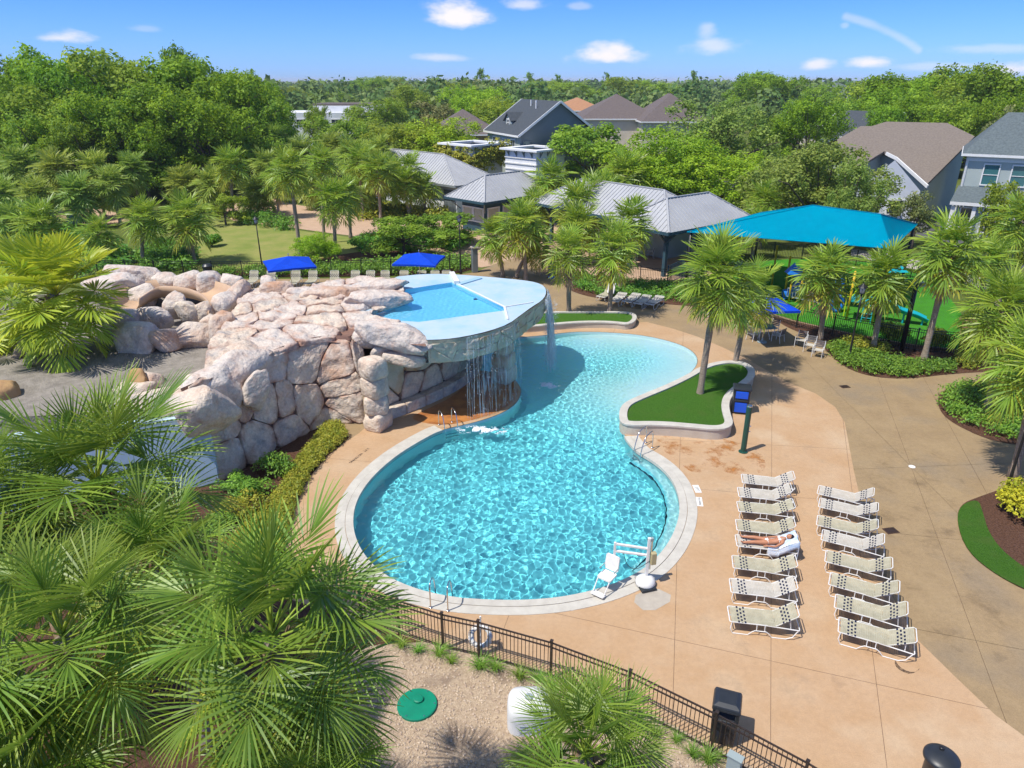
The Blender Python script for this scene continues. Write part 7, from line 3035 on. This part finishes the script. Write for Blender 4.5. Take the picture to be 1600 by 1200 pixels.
M['sling'] = mat('dark_grey_sling', (.13, .12, .12), (.09, .085, .085), 6, .8)
chair0 = patio_chair('patio_chair', 'chair', 'patio chairs round the table')
tb = G(1193, 527)
t = thing('patio_table', 'round grey green table under the blue umbrella by the playground', 'table', (tb.x, tb.y, 0))
a = MB(); a.lathe([(.60, .70), (.62, .715), (.60, .73)], (tb.x, tb.y, 0), 24); a.build('table_top', mat('grey_green_table', (.13, .20, .20), rough=.3, spec=.6), t)
for k in range(4):
    an = k * math.pi / 2 + .5
    a = MB(); a.tube([(tb.x + .5 * math.cos(an), tb.y + .5 * math.sin(an), 0), (tb.x + .18 * math.cos(an), tb.y + .18 * math.sin(an), .70)], .02, 6); a.build('leg', M['white'], t)
for k, (an, lab) in enumerate([(R(-150), 'white framed patio chair at the near left of the umbrella table'), (R(-50), 'white framed patio chair at the near right of the umbrella table'), (R(130), 'dark backed patio chair on the far left of the umbrella table'), (R(40), 'dark backed patio chair on the far right of the umbrella table')]):
    x, y = tb.x + .95 * math.cos(an), tb.y + .95 * math.sin(an)
    place(chair0, (x, y, 0), an - R(90), lab, 'patio chairs round the umbrella table')
for k, (px, py, lab) in enumerate([(1250, 541, 'white strap chair nearest the table in the trio by the playground bed'), (1264, 549, 'middle white strap chair of the trio by the playground bed'), (1277, 557, 'white strap chair closest to the shrubs in the trio')]):
    p = G(px, py)
    dup(chair0, (p.x, p.y, 0), R(-35), lab, 'three chairs by the playground bed')
# gate side: small table, bin
p = G(862, 428)
t = thing('side_table', 'small white table standing beside the blue bin at the gate', 'table', (p.x + .8, p.y, 0))
a = MB(); a.box((p.x + .8, p.y, .72), (.7, .7, .05)); a.build('table_top', M['white'], t, bevel=.01)
for sx, sy in ((-1, -1), (1, -1), (1, 1), (-1, 1)):
    a = MB(); a.tube([(p.x + .8 + sx * .28, p.y + sy * .28, 0), (p.x + .8 + sx * .28, p.y + sy * .28, .70)], .025, 6); a.build('leg', M['white'], t)
t = thing('blue_bin', 'blue plastic bin behind the fence at the pool gate', 'bin', (p.x, p.y, 0))
a = MB(); a.lathe([(.26, 0), (.33, .85), (.36, .86), (.36, .92), (.20, .98)], (p.x, p.y, 0), 14); a.build('body', M['blue_plastic'], t, smooth=True)
p = G(862, 434)
t = thing('umbrella_stand', 'blue umbrella stand without canopy at the edge of the paving', 'stand', (p.x, p.y, 0))
a = MB(); a.lathe([(.32, 0), (.30, .08), (.05, .14), (.045, .3)], (p.x, p.y, 0), 14); a.build('base', M['play_blue'], t, smooth=True)
a = MB(); a.tube([(p.x, p.y, .2), (p.x, p.y, 2.2)], .03, 8); a.build('pole', M['planter'], t)
# picnic sets under the shelter
FC = Vector((12.0, 54.5)); F1, F2 = Vector((-.62, .785)), Vector((.785, .62))
for k, (a_, b_) in enumerate([(6.5, 4.0), (10.5, 4.5), (2.6, 7.4)]):
    q = FC + F1 * a_ + F2 * b_
    t = thing('picnic_table', ['round pale table in the shade of the shelter near its corner post', 'pale table deeper under the shelter roof', 'pale table under the seamed end of the shelter'][k], 'table', v3(q, 0))
    a = MB(); a.lathe([(.70, .70), (.72, .73), (.70, .76)], (q.x, q.y, 0), 18); a.build('table_top', M['strap_white'], t)
    a = MB(); a.tube([(q.x, q.y, 0), (q.x, q.y, .71)], .06, 8); a.build('leg', M['teal_timber'], t)
    for j in range(3):
        an = j * 2.1 + k
        dup(chair0, (q.x + 1.1 * math.cos(an), q.y + 1.1 * math.sin(an), 0), an - R(90), 'white chair drawn up to a table in the shade of the shelter', 'chairs under the shelter')

# ================================================================ LAMP POSTS
def lamp_post(label, base, top_px=None, h=4.2, lean=0.0):
    c = G(*base)
    if top_px:
        h = AT(base[0], top_px, c.y).z - .1
    t = thing('lamp_post', label, 'lamp post', c, 'black lamp posts')
    a = MB(); a.lathe([(.12, 0), (.12, .25), (.075, .35), (.06, .5), (.045, h * .6), (.04, h - .55)], c, 10); a.build('post', M['black_metal'], t, smooth=True)
    a = MB()
    z = h - .55
    a.lathe([(.06, z), (.14, z + .05), (.15, z + .08)], c, 8)
    for k in range(6):
        an = k * math.pi / 3
        a.tube([(c.x + .13 * math.cos(an), c.y + .13 * math.sin(an), z + .08), (c.x + .19 * math.cos(an), c.y + .19 * math.sin(an), z + .40)], .010, 4)
    a.lathe([(.27, z + .40), (.24, z + .45), (.10, z + .56), (.03, z + .62), (.02, z + .70)], c, 10)
    a.build('lantern_frame', M['black_metal'], t)
    a = MB(); a.lathe([(.11, z + .08), (.165, z + .40)], c, 10); a.build('lantern_glass', M['lamp_glass'], t, smooth=True)
    return t


lamp_post('black lamp post on the lawn left of the first blue umbrella', (410, 420), 338)
lamp_post('black lamp post before the blossoming tree beside the booth', (720, 428), 335)
lamp_post('black lamp post standing in the playground bed', (1326, 562), 442)
lamp_post('black lamp post rising from the golden shrub at the right edge', (1570, 775), None, 4.4)
c = G(1408, 548)
t = thing('floodlight_pole', 'thick black pole with two small floodlights before the teal slide', 'pole', c)
a = MB(); a.tube([(c.x, c.y, 0), (c.x, c.y, 5.0)], .13, 10); a.build('shaft', M['black_metal'], t, smooth=True)
for s in (-1, 1):
    a = MB(); a.box((c.x + s * .28, c.y - .1, 4.0), (.28, .2, .24), s * .4); a.beam((c.x, c.y, 4.0), (c.x + s * .28, c.y - .08, 4.0), .05, .05); a.build('floodlight', M['grey_box'], t)

# ================================================================ SHOWER POST, BINS
c = G(1161, 706)
t = thing('shower_post', 'dark green outdoor shower post with steel cap on the deck', 'shower', c)
a = MB(); a.tube([(c.x, c.y, .02), (c.x, c.y, 2.12)], .115, 18); a.build('post', M['green_post'], t, smooth=False)
a = MB(); a.lathe([(.19, 0), (.19, .03), (.13, .05)], c, 18); a.build('base_plate', M['green_post'], t)
a = MB(); a.lathe([(.118, 2.12), (.118, 2.16), (.09, 2.175)], c, 18); a.build('cap', M['steel'], t)
for z in (1.0, 1.25):
    a = MB(); a.tube([(c.x + .1, c.y - .06, z), (c.x + .15, c.y - .09, z)], .025, 8); a.build('button', M['steel'], t)

c = G(1155, 643)
ang = R(-14)
t = thing('recycling_bin', 'black recycling station with bright blue doors beside the curved planter', 'bin', c)
m3 = Matrix.Rotation(ang, 3, 'Z')
def L3(x, y, z):
    v = m3 @ Vector((x, y, z))
    return (c.x + v.x, c.y + v.y, v.z)
a = MB(); a.box(L3(0, 0, .62), (.74, .62, 1.18), ang); a.build('body', M['black_plastic'], t, bevel=.05)
a = MB(); a.box(L3(0, 0, 1.26), (.84, .72, .12), ang); a.build('lid', M['black_plastic'], t, bevel=.05)
a = MB(); a.box(L3(0, -.325, .98), (.56, .05, .36), ang); a.build('door', M['blue_plastic'], t, bevel=.02)
a = MB(); a.box(L3(0, -.335, .36), (.54, .06, .50), ang); a.build('door', M['blue_plastic'], t, bevel=.02)
a = MB(); a.box(L3(0, -.335, .70), (.60, .10, .10), ang); a.build('ledge', M['black_plastic'], t, bevel=.02)

# square hooded litter bin behind the near fence
c = G(1128, 1150)
ang = R(-20)
m3 = Matrix.Rotation(ang, 3, 'Z')
t = thing('litter_bin', 'square black litter bin with hooded top just behind the near fence', 'bin', c)
a = MB()
for z0, z1, s0, s1 in ((0, .78, .27, .30),):
    vs = [L3(x * s0, y * s0, z0) for x, y in ((-1, -1), (1, -1), (1, 1), (-1, 1))] + [L3(x * s1, y * s1, z1) for x, y in ((-1, -1), (1, -1), (1, 1), (-1, 1))]
    a.add(vs, [(3, 2, 1, 0), (0, 1, 5, 4), (1, 2, 6, 5), (2, 3, 7, 6), (3, 0, 4, 7), (4, 5, 6, 7)])
a.build('body', M['black_plastic'], t, bevel=.03)
a = MB()
for x, y in ((-1, -1), (1, -1), (1, 1), (-1, 1)):
    a.box(L3(x * .255, y * .255, .91), (.09, .09, .28), ang)
a.build('hood_post', M['black_plastic'], t, bevel=.01)
a = MB()
prof = [(.31, 1.05), (.325, 1.10), (.30, 1.20), (.20, 1.25)]
vs, fs = [], []
for s, z in prof:
    vs += [L3(x * s, y * s, z) for x, y in ((-1, -1), (1, -1), (1, 1), (-1, 1))]
for k in range(3):
    fs += [(k * 4 + i, k * 4 + (i + 1) % 4, k * 4 + 4 + (i + 1) % 4, k * 4 + 4 + i) for i in range(4)]
fs += [(3, 2, 1, 0), (12, 13, 14, 15)]
a.add(vs, fs)
a.build('hood', M['black_plastic'], t, bevel=.035)

c = G(1457, 1228)
t = thing('round_bin', 'round black litter bin with domed lid at the bottom of the deck', 'bin', c)
a = MB(); a.lathe([(.26, 0), (.285, .05), (.29, .78), (.30, .82)], c, 28); a.build('body', M['black_plastic'], t, smooth=True)
a = MB(); a.lathe([(.34, .82), (.365, .84), (.365, .90), (.345, .925), (.28, .975), (.14, 1.01), (.06, 1.02)], c, 36); a.build('lid', M['black_plastic'], t, smooth=True)
a = MB(); a.lathe([(.05, 1.015), (.055, 1.05), (.03, 1.065)], (c.x + .03, c.y + .12, 0), 12); a.build('ash_cap', M['black_metal'], t, smooth=True)
for px, py, lab in [(1510, 558, 'dark litter bin inside the playground fence near the picnic bench'), (327, 436, 'black litter bin at the back fence behind the slide rocks')]:
    c = G(px, py)
    t = thing('litter_bin', lab, 'bin', c)
    a = MB(); a.lathe([(.30, 0), (.36, .95), (.38, 1.0)], c, 14); a.build('body', M['black_plastic'], t)
    a = MB(); a.lathe([(.40, 1.0), (.40, 1.08), (.25, 1.22)], c, 14); a.build('lid', M['black_plastic'], t)
c = G(115, 352)
t = thing('blue_bin', 'bright blue bin on the peach path in the grove', 'bin', c)
a = MB(); a.box((c.x, c.y, .65), (.75, .8, 1.15), .2); a.build('body', M['blue_plastic'], t, bevel=.04)
a = MB(); a.box((c.x, c.y, 1.27), (.82, .88, .10), .2); a.build('lid', M['blue_plastic'], t, bevel=.03)

# ================================================================ POOL RAILS
def grab_rails(label, pa, pb, d_px, h=.86, reach=.75, group='steel pool rails', low=-.55):
    t = thing('pool_rail', label, 'pool ladder', G(*pa), group)
    d = (G(*d_px) - G(*pa)).to_2d().normalized()
    for p in (pa, pb):
        q = G(*p)
        a = MB()
        pts = [(0, 0), (0, h * .8), (.05, h * .95), (.16, h), (reach * .55, h * .93), (reach * .75, h * .8), (reach, .1), (reach + .05, low)]
        a.tube(chaikin([Vector((q.x + d.x * s, q.y + d.y * s, z)) for s, z in pts], 2, False), .022, 8)
        a.lathe([(.055, 0), (.055, .02), (.025, .03)], (q.x, q.y, .02), 10)
        a.build('rail', M['steel'], t, smooth=True)
    a = MB()
    qa, qb = G(*pa), G(*pb)
    for k in range(2):
        z = -.25 - .3 * k
        o = Vector((d.x, d.y, 0)) * (reach + .04)
        a.beam(qa + o + Vector((0, 0, z)), qb + o + Vector((0, 0, z)), .10, .03)
    a.build('tread', M['steel'], t)


grab_rails('steel ladder rails at the near edge of the pool by the fence', (673, 950), (700, 955), (686, 905))
grab_rails('steel ladder rails beside the curved planter', (1009, 692), (1019, 700), (975, 715), .86, .95)
grab_rails('steel ladder rails under the waterfall grotto', (686, 664), (706, 660), (706, 685), .8, .7)

# ================================================================ POOL LIFT
c = G(1008, 914)
t = thing('pool_lift', 'white pool lift with folded seat hanging over the pool edge', 'pool lift', c)
al = G(968, 930) - G(1008, 914)
ad = Vector((-0.88, 0.10, 0)).normalized()     # arm direction, along the pool edge to the left
pd = Vector((-ad.y, ad.x, 0))
a = MB(); a.lathe([(.30, 0), (.31, .10), (.28, .20), (.20, .27), (.10, .30)], (c.x, c.y, .03), 20); a.build('base_cover', M['white'], t, smooth=True)
a = MB(); a.box((c.x, c.y - .12, .06), (.5, .5, .08), .3); a.build('base_plate', M['black_plastic'], t, bevel=.02)
mt = c + Vector((0.02, .06, 0))
a = MB(); a.beam(mt + Vector((0, 0, .2)), mt + Vector((0, 0, 1.72)), .09, .09); a.build('mast', M['white'], t, bevel=.01)
a = MB(); a.beam(mt + Vector((.09, .02, .55)), mt + Vector((.09, .02, 1.62)), .045, .045); a.build('actuator', M['steel'], t)
a = MB(); a.box(mt + Vector((.16, -.03, 1.0)), (.17, .17, .42), .2); a.build('battery_box', mat('beige_plastic', (.42, .36, .20), rough=.5), t, bevel=.02)
a = MB(); a.beam(mt + Vector((.02, 0, 1.66)), mt + Vector((.12, .02, 1.66)), .10, .10); a.build('mast_head', M['grey_box'], t)
e0, e1_ = mt + Vector((0, 0, 1.32)), mt + ad * 1.0 + Vector((0, 0, 1.42))
f0, f1_ = mt + Vector((0, 0, 1.08)), mt + ad * 1.0 + Vector((0, 0, 1.16))
for nm, p, q in (('arm', e0, e1_), ('arm', f0, f1_)):
    a = MB(); a.beam(p, q, .075, .06); a.build(nm, M['white'], t, bevel=.008)
hang = mt + ad * 1.02
a = MB(); a.beam(hang + Vector((0, 0, 1.48)), hang + Vector((0, 0, .72)), .07, .07); a.build('hanger', M['white'], t, bevel=.008)
sd = (ad * .50 + pd * .86).normalized()     # the seat faces this way
sp = Vector((-sd.y, sd.x, 0))
sc_ = hang + sd * .10


def plate(p, u, v, w, h, th, nm, m='white'):
    n_ = u.cross(v).normalized()
    a = MB()
    vs = []
    for k in (-.5, .5):
        for x, y in ((-.5, -.42), (-.42, -.5), (.42, -.5), (.5, -.42), (.5, .42), (.42, .5), (-.42, .5), (-.5, .42)):
            vs.append(p + u * (x * w) + v * (y * h) + n_ * (k * th))
    a.add(vs, [tuple(range(7, -1, -1)), tuple(range(8, 16))] + [(i, (i + 1) % 8, (i + 1) % 8 + 8, i + 8) for i in range(8)])
    return a.build(nm, M[m], t)


Z3 = Vector((0, 0, 1))
plate(sc_ + Vector((0, 0, .78)), sp, (Z3 - sd * .15).normalized(), .46, .52, .05, 'seat_back')
plate(sc_ + sd * .30 + Vector((0, 0, .47)), sp, sd, .46, .46, .05, 'seat')
plate(sc_ + sd * .80 + Vector((0, 0, .10)), sp, (sd + Z3 * .15).normalized(), .44, .22, .035, 'footrest')
for s in (-1, 1):
    a = MB(); a.tube([sc_ + sd * .5 + sp * (s * .20) + Vector((0, 0, .45)), sc_ + sd * .78 + sp * (s * .19) + Vector((0, 0, .12))], .018, 6); a.build('leg_bar', M['white'], t)
    a = MB(); a.tube([sc_ + sp * (s * .24) + Vector((0, 0, .68)), sc_ + sd * .34 + sp * (s * .25) + Vector((0, 0, .68))], .018, 6); a.build('armrest', M['grey_box'], t)
a = MB()
a.tube(chaikin([mt + Vector((.05, -.05, .9)), mt + ad * .3 + Vector((0, -.05, .55)), mt + ad * .6 + Vector((0, 0, .6)), mt + ad * .75 + Vector((0, 0, 1.1))], 2, False), .009, 5)
a.build('cable', M['black_plastic'], t)

# ================================================================ GRAVEL BED THINGS
c = G(652, 1104)
t = thing('hatch_lid', 'round bright green tank lid with a small dome on the gravel', 'lid', c)
a = MB(); a.lathe([(.50, .0), (.50, .07), (.485, .085), (.10, .10)], (c.x, c.y, .02), 40); a.build('disc', M['green_plastic'], t)
a = MB(); a.lathe([(.13, .095), (.13, .15), (.10, .165), (.03, .17)], (c.x + .02, c.y + .10, .02), 20); a.build('dome', M['green_plastic'], t)
for k in range(6):
    an = k * math.pi / 3
    a = MB(); a.lathe([(.018, .085), (.018, .10)], (c.x + .44 * math.cos(an), c.y + .44 * math.sin(an), .02), 8); a.build('bolt', M['steel'], t)
c = G(826, 1128)
t = thing('tank_cover', 'white rounded fibreglass cover on the gravel behind the bottom palm', 'cover', c)
a = MB()
prof = [(.46, 0), (.46, .45), (.45, .62), (.41, .74), (.30, .80), (.10, .82)]
vs, fs = [], []
n = 28
for r, z in prof:
    for k in range(n):
        an = 2 * math.pi * k / n
        cx, sx = math.cos(an), math.sin(an)
        vs.append((c.x + math.copysign(abs(cx) ** .55, cx) * r * 1.15, c.y + math.copysign(abs(sx) ** .55, sx) * r, z))
for i in range(len(prof) - 1):
    fs += [(i * n + k, i * n + (k + 1) % n, (i + 1) * n + (k + 1) % n, (i + 1) * n + k) for k in range(n)]
fs.append(tuple((len(prof) - 1) * n + k for k in range(n)))
a.add(vs, fs)
a.build('shell', mat('white_fibreglass', (.70, .70, .68), (.62, .62, .60), 3, .5), t, smooth=True)
a = MB(); a.lathe([(.10, .80), (.10, .85), (.06, .86)], c, 14); a.build('cap', M['grey_box'], t)
for k in range(3):
    a = MB(); a.box((c.x, c.y - .462, .18 + k * .09), (.45, .012, .03)); a.build('vent_slot', M['grey_box'], t)
c = G(1142, 1225)
t = thing('utility_box', 'small grey utility box on a post beside the bottom of the fence', 'utility box', c)
a = MB(); a.box((c.x, c.y, .62), (.30, .16, .46), R(-38)); a.build('cabinet', M['grey_box'], t, bevel=.012)
a = MB(); a.box((c.x, c.y, .865), (.34, .20, .03), R(-38)); a.build('lid', M['grey_box'], t)
a = MB(); a.tube([(c.x, c.y, 0), (c.x, c.y, .42)], .03, 8); a.build('post', M['steel'], t)

# life ring on its stand behind the fence
c = G(751, 1022)
t = thing('life_ring', 'white life ring with blue bands hanging at the near fence', 'life ring', c)
a = MB()
rc = Vector((c.x, c.y + .12, .52))
n, k_ = 32, 10
vs, fs, mi = [], [], []
tl = Matrix.Rotation(R(62), 3, 'X')
for i in range(n):
    an = 2 * math.pi * i / n
    for j in range(k_):
        b = 2 * math.pi * j / k_
        rr = .25 + .062 * math.cos(b)
        vs.append(rc + tl @ Vector((rr * math.cos(an), rr * math.sin(an), .062 * math.sin(b))))
for i in range(n):
    for j in range(k_):
        a.f.append((i * k_ + j, ((i + 1) % n) * k_ + j, ((i + 1) % n) * k_ + (j + 1) % k_, i * k_ + (j + 1) % k_))
        a.mi.append(1 if (i % 8) in (0, 1) else 0)
a.v = [tuple(v) for v in vs]
a.build('ring', [M['white'], M['towel']], t, smooth=True)
a = MB()
a.tube([rc + tl @ Vector((.33 * math.cos(2 * math.pi * i / 24), .33 * math.sin(2 * math.pi * i / 24), .03 * math.sin(i * 3))) for i in range(25)], .010, 5)
a.build('rope', M['white'], t)
a = MB(); a.tube([(c.x, c.y + .24, 0), (c.x, c.y + .24, 1.1)], .025, 8); a.build('stand', M['white'], t)

# ================================================================ PLAYGROUND
M['teal_roof'] = M['play_teal']
cf = [Vector((12.4, 50.4)), Vector((24.2, 45.0)), Vector((30.2, 53.3)), Vector((20.0, 58.2))]
rl, rr_ = G(1270, 321, 6.3), G(1375, 335, 6.3)
t = thing('shade_canopy', 'large teal fabric shade canopy stretched over the playground', 'canopy', v3(sum(cf, Vector((0, 0))) / 4, 0))
ze = 4.6
P = [v3(q, ze) for q in cf]
a = MB()


def tri_sheet(A, B, C_, n=10, sag=.22):
    vs, idx = [], {}
    for i in range(n + 1):
        for j in range(n + 1 - i):
            u, v = i / n, j / n
            p = A * (1 - u - v) + B * u + C_ * v
            p = p - Vector((0, 0, sag * 27 * u * v * (1 - u - v) * .6))
            idx[i, j] = len(vs)
            vs.append(p)
    fs = []
    for i in range(n):
        for j in range(n - i):
            fs.append((idx[i, j], idx[i + 1, j], idx[i, j + 1]))
            if j < n - i - 1:
                fs.append((idx[i + 1, j], idx[i + 1, j + 1], idx[i, j + 1]))
    a.add(vs, fs)


# ridge nearer the front face; the four faces share the ridge ends
tri_sheet(P[0], P[1], rl); tri_sheet(P[1], rr_, rl); tri_sheet(P[1], P[2], rr_); tri_sheet(P[2], P[3], rl); tri_sheet(P[2], rl, rr_); tri_sheet(P[3], P[0], rl)
cn = a.build('fabric', M['teal_shade'], t, smooth=False)
a = MB()
for i in range(4):
    a.tube([P[i], P[(i + 1) % 4]], .035, 6)
for p, q in ((P[0], rl), (P[3], rl), (P[1], rr_), (P[2], rr_), (rl, rr_)):
    a.tube([p + Vector((0, 0, .03)), q + Vector((0, 0, .03))], .03, 6)
a.build('edge_cable', M['teal_shade'], t)
for i in range(4):
    q = cf[i].lerp(sum(cf, Vector((0, 0))) / 4, .03)
    b = MB(); b.tube([(q.x, q.y, 0), (q.x, q.y, ze + .05)], .10, 10); b.build('post', M['black_metal'], t, smooth=True)

pc0 = G(1330, 478)
t = thing('play_structure', 'playground climber with yellow posts, blue panels, lime hexagon and teal slide', 'play equipment', pc0)
PX = [(1225, 466, 3.0), (1248, 474, 2.4), (1273, 474, 2.2), (1322, 500, 3.2), (1362, 505, 3.0), (1352, 480, 3.0), (1205, 450, 3.2), (1300, 478, 2.2)]
for px, py, h in PX:
    q = G(px, py)
    b = MB(); b.tube([(q.x, q.y, 0), (q.x, q.y, h)], .075, 10); b.ball((q.x, q.y, h), .085, 8, 5); b.build('post', M['yellow'], t, smooth=True)
q0, q1 = G(1322, 500), G(1362, 505)
b = MB()
dq = (q1 - q0).normalized()
pq = Vector((-dq.y, dq.x, 0))
b.prism([(q0 + Vector((0, 0, 0))).to_2d(), q1.to_2d(), (q1 + pq * 1.5).to_2d(), (q0 + pq * 1.5).to_2d()], 1.25, 1.37)
b.build('platform', M['play_teal'], t)
# slide
s0 = q1 + dq * .1 + pq * .7 + Vector((0, 0, 1.35))
s1 = G(1447, 508) + Vector((0, 0, .25))
d = (s1 - s0)
d.z = 0
L_ = d.length
d.normalize()
sd2 = Vector((d.y, -d.x, 0))
b = MB()
vs, fs = [], []
N = 16
for i in range(N + 1):
    u = i / N
    z = 1.35 + (s1.z - 1.35) * (u ** .8 * .55 + .45 * (u * u * (3 - 2 * u))) + .07 * math.sin(u * 10)
    p = s0 + d * (L_ * u)
    p.z = z
    for off, hh in ((-.36, .28), (-.30, .26), (-.26, .02), (.26, .02), (.30, .26), (.36, .28), (.36, .20), (0, -.06), (-.36, .20)):
        vs.append(p + sd2 * off + Z3 * hh)
for i in range(N):
    for k in range(9):
        fs.append((i * 9 + k, i * 9 + (k + 1) % 9, (i + 1) * 9 + (k + 1) % 9, (i + 1) * 9 + k))
b.add(vs, fs)
b.build('slide', M['play_teal'], t, smooth=True)
b = MB(); b.tube([s1 + Vector((-.3, 0, .1)), (s1.x - .3, s1.y, 0)], .06, 8); b.tube([s0 + d * L_ * .55 + Z3 * -.6, (s0.x + d.x * L_ * .55, s0.y + d.y * L_ * .55, 0)], .06, 8)
b.build('slide_leg', M['play_teal'], t)
# ladder
la = G(1345, 503)
b = MB()
for s in (0, .55):
    b.tube([la + dq * s, la + dq * s + Vector((0, 0, 2.2)) + pq * .2], .035, 6)
b.build('ladder_rail', M['play_teal'], t)
for k in range(7):
    b = MB(); b.tube([la + dq * .0 + Vector((0, 0, .3 + k * .28)), la + dq * .55 + Vector((0, 0, .3 + k * .28))], .028, 6); b.build('rung', M['play_teal'], t)
# blue bubble panel, lower ring panel and lime hexagon
pb_ = G(1303, 488)
b = MB(); b.ball((pb_.x, pb_.y, 1.85), (.42, .12, .55), 14, 9); b.build('bubble_panel', M['play_blue'], t, smooth=True)
b = MB()
for ring, rx, m_ in (('a', .48, None),):
    pts = [Vector((pb_.x + .1 + .38 * math.cos(2 * math.pi * i / 24), pb_.y, .62 + .52 * math.sin(2 * math.pi * i / 24))) for i in range(25)]
    b.tube(pts, .12, 8)
b.build('ring_panel', M['play_blue'], t, smooth=True)
ph = G(1318, 494)
b = MB(); b.tube([Vector((ph.x + .55 * math.cos(math.pi * i / 3), ph.y, 1.75 + .48 * math.sin(math.pi * i / 3))) for i in range(7)], .05, 8); b.build('hexagon', M['lime'], t, smooth=True)
b = MB(); b.tube([(ph.x, ph.y, 0), (ph.x, ph.y, 1.27)], .05, 8); b.build('hexagon_leg', M['lime'], t)
# roofs and the blue slide on the left
for px, py, z, m_ in [(1232, 472, 2.1, 'play_blue'), (1380, 490, 3.0, 'play_teal')]:
    q = G(px, py)
    b = MB()
    e = .45 if m_ == 'play_blue' else .7
    b.add([(q.x - e, q.y - e, z), (q.x + e, q.y - e, z), (q.x + e, q.y + e, z), (q.x - e, q.y + e, z), (q.x, q.y, z + .75)], [(0, 1, 4), (1, 2, 4), (2, 3, 4), (3, 0, 4), (3, 2, 1, 0)])
    b.build('roof_panel', M[m_], t)
    b = MB(); b.tube([(q.x, q.y, 0), (q.x, q.y, z)], .07, 8); b.build('post', M['yellow'], t, smooth=True)
q = G(1240, 466)
b = MB(); b.tube(chaikin([q + Vector((0, .6, 2.0)), q + Vector((.3, .3, 1.6)), q + Vector((.2, -.2, .9)), q + Vector((-.5, -.3, .45)), q + Vector((-.9, -.3, .35))], 2, False), .36, 10, cap=False); b.build('tube_slide', M['play_blue'], t, smooth=True)
b = MB()
qa, qb = G(1228, 470), G(1285, 482)
for z in (.35, .95):
    b.beam(qa + Vector((0, 0, z)), qb + Vector((0, 0, z)), .06, .06)
for k in range(14):
    p = qa.lerp(qb, k / 13)
    b.beam(p + Vector((0, 0, .35)), p + Vector((0, 0, .95)), .035, .035)
b.build('barrier', M['grey_box'], t)

q = G(1522, 520)
t = thing('picnic_bench', 'weathered timber picnic bench on mulch beside the playground turf', 'bench', q)
rzb = R(-35)
m3 = Matrix.Rotation(rzb, 3, 'Z')
for k in range(5):
    v = m3 @ Vector((0, (k - 2) * .16, .76)); b = MB(); b.box((q.x + v.x, q.y + v.y, v.z), (1.9, .14, .045), rzb); b.build('plank', M['timber'], t)
for s in (-1, 1):
    for k in range(2):
        v = m3 @ Vector((0, s * (.62 + .15 * k), .45)); b = MB(); b.box((q.x + v.x, q.y + v.y, v.z), (1.9, .13, .045), rzb); b.build('seat_plank', M['timber'], t)
    for y in (-1, 1):
        p0, p1 = m3 @ Vector((s * .7, y * .8, 0)), m3 @ Vector((s * .7, y * .2, .74))
        b = MB(); b.beam(q + p0, q + p1, .09, .05); b.build('leg', M['timber'], t)

# ================================================================ DEPTH MARKS
def mark(text, px, py, size, rz, label, board=None):
    c = G(px, py)
    t = thing('depth_marker', label, 'deck marking', (c.x, c.y, 0), 'pool depth and warning marks')
    if board:
        b = MB(); b.box((c.x, c.y, .004), (board[0], board[1], .014), rz); b.build('tile', M['white'], t)
    cu = bpy.data.curves.new('lettering', 'FONT')
    cu.body = text
    cu.size = size
    cu.align_x = 'CENTER'
    cu.align_y = 'CENTER'
    cu.extrude = .001
    cu.materials.append(M['black_metal'])
    tmp = bpy.data.objects.new('tmp', cu)
    COL.objects.link(tmp)
    bpy.context.view_layer.update()
    me = bpy.data.meshes.new_from_object(tmp.evaluated_get(bpy.context.evaluated_depsgraph_get()))
    bpy.data.objects.remove(tmp)
    o = link('lettering', me, t)
    o.location = (c.x, c.y, .0145 if board else .006)
    o.rotation_euler = (0, 0, rz)


def tang(px, py):
    p = G(px, py).to_2d()
    i = nearest_i(POOL, p)
    d = POOL[(i + 1) % len(POOL)] - POOL[i - 1]
    return math.atan2(d.y, d.x)


mark('3 FT', 1089, 764, .17, tang(1089, 764) - math.pi, 'white 3 FT depth tile on the deck right of the pool', (.55, .24))
mark('NO DIVING', 1093, 784, .10, tang(1093, 784) - math.pi, 'white no diving tile below the right depth tile', (.62, .22))
mark('3 FT', 905, 947, .19, tang(905, 947), 'white 3 FT depth tile on the near deck beside the lift', (.60, .26))
mark('NO DIVING', 556, 716, .17, tang(556, 716) + math.pi * 0, 'dark no diving lettering on the deck left of the pool')
mark('3 FT', 572, 703, .18, tang(572, 703), 'dark 3 FT lettering on the deck left of the pool')
for px, py in []:
    pass

order_labels('upright loungers along the back fence', '{} upright strap lounger from the left in the line along the back fence', bearing)
order_labels('chairs under the shelter', '{} white chair from the left in the shade of the open shelter', bearing)
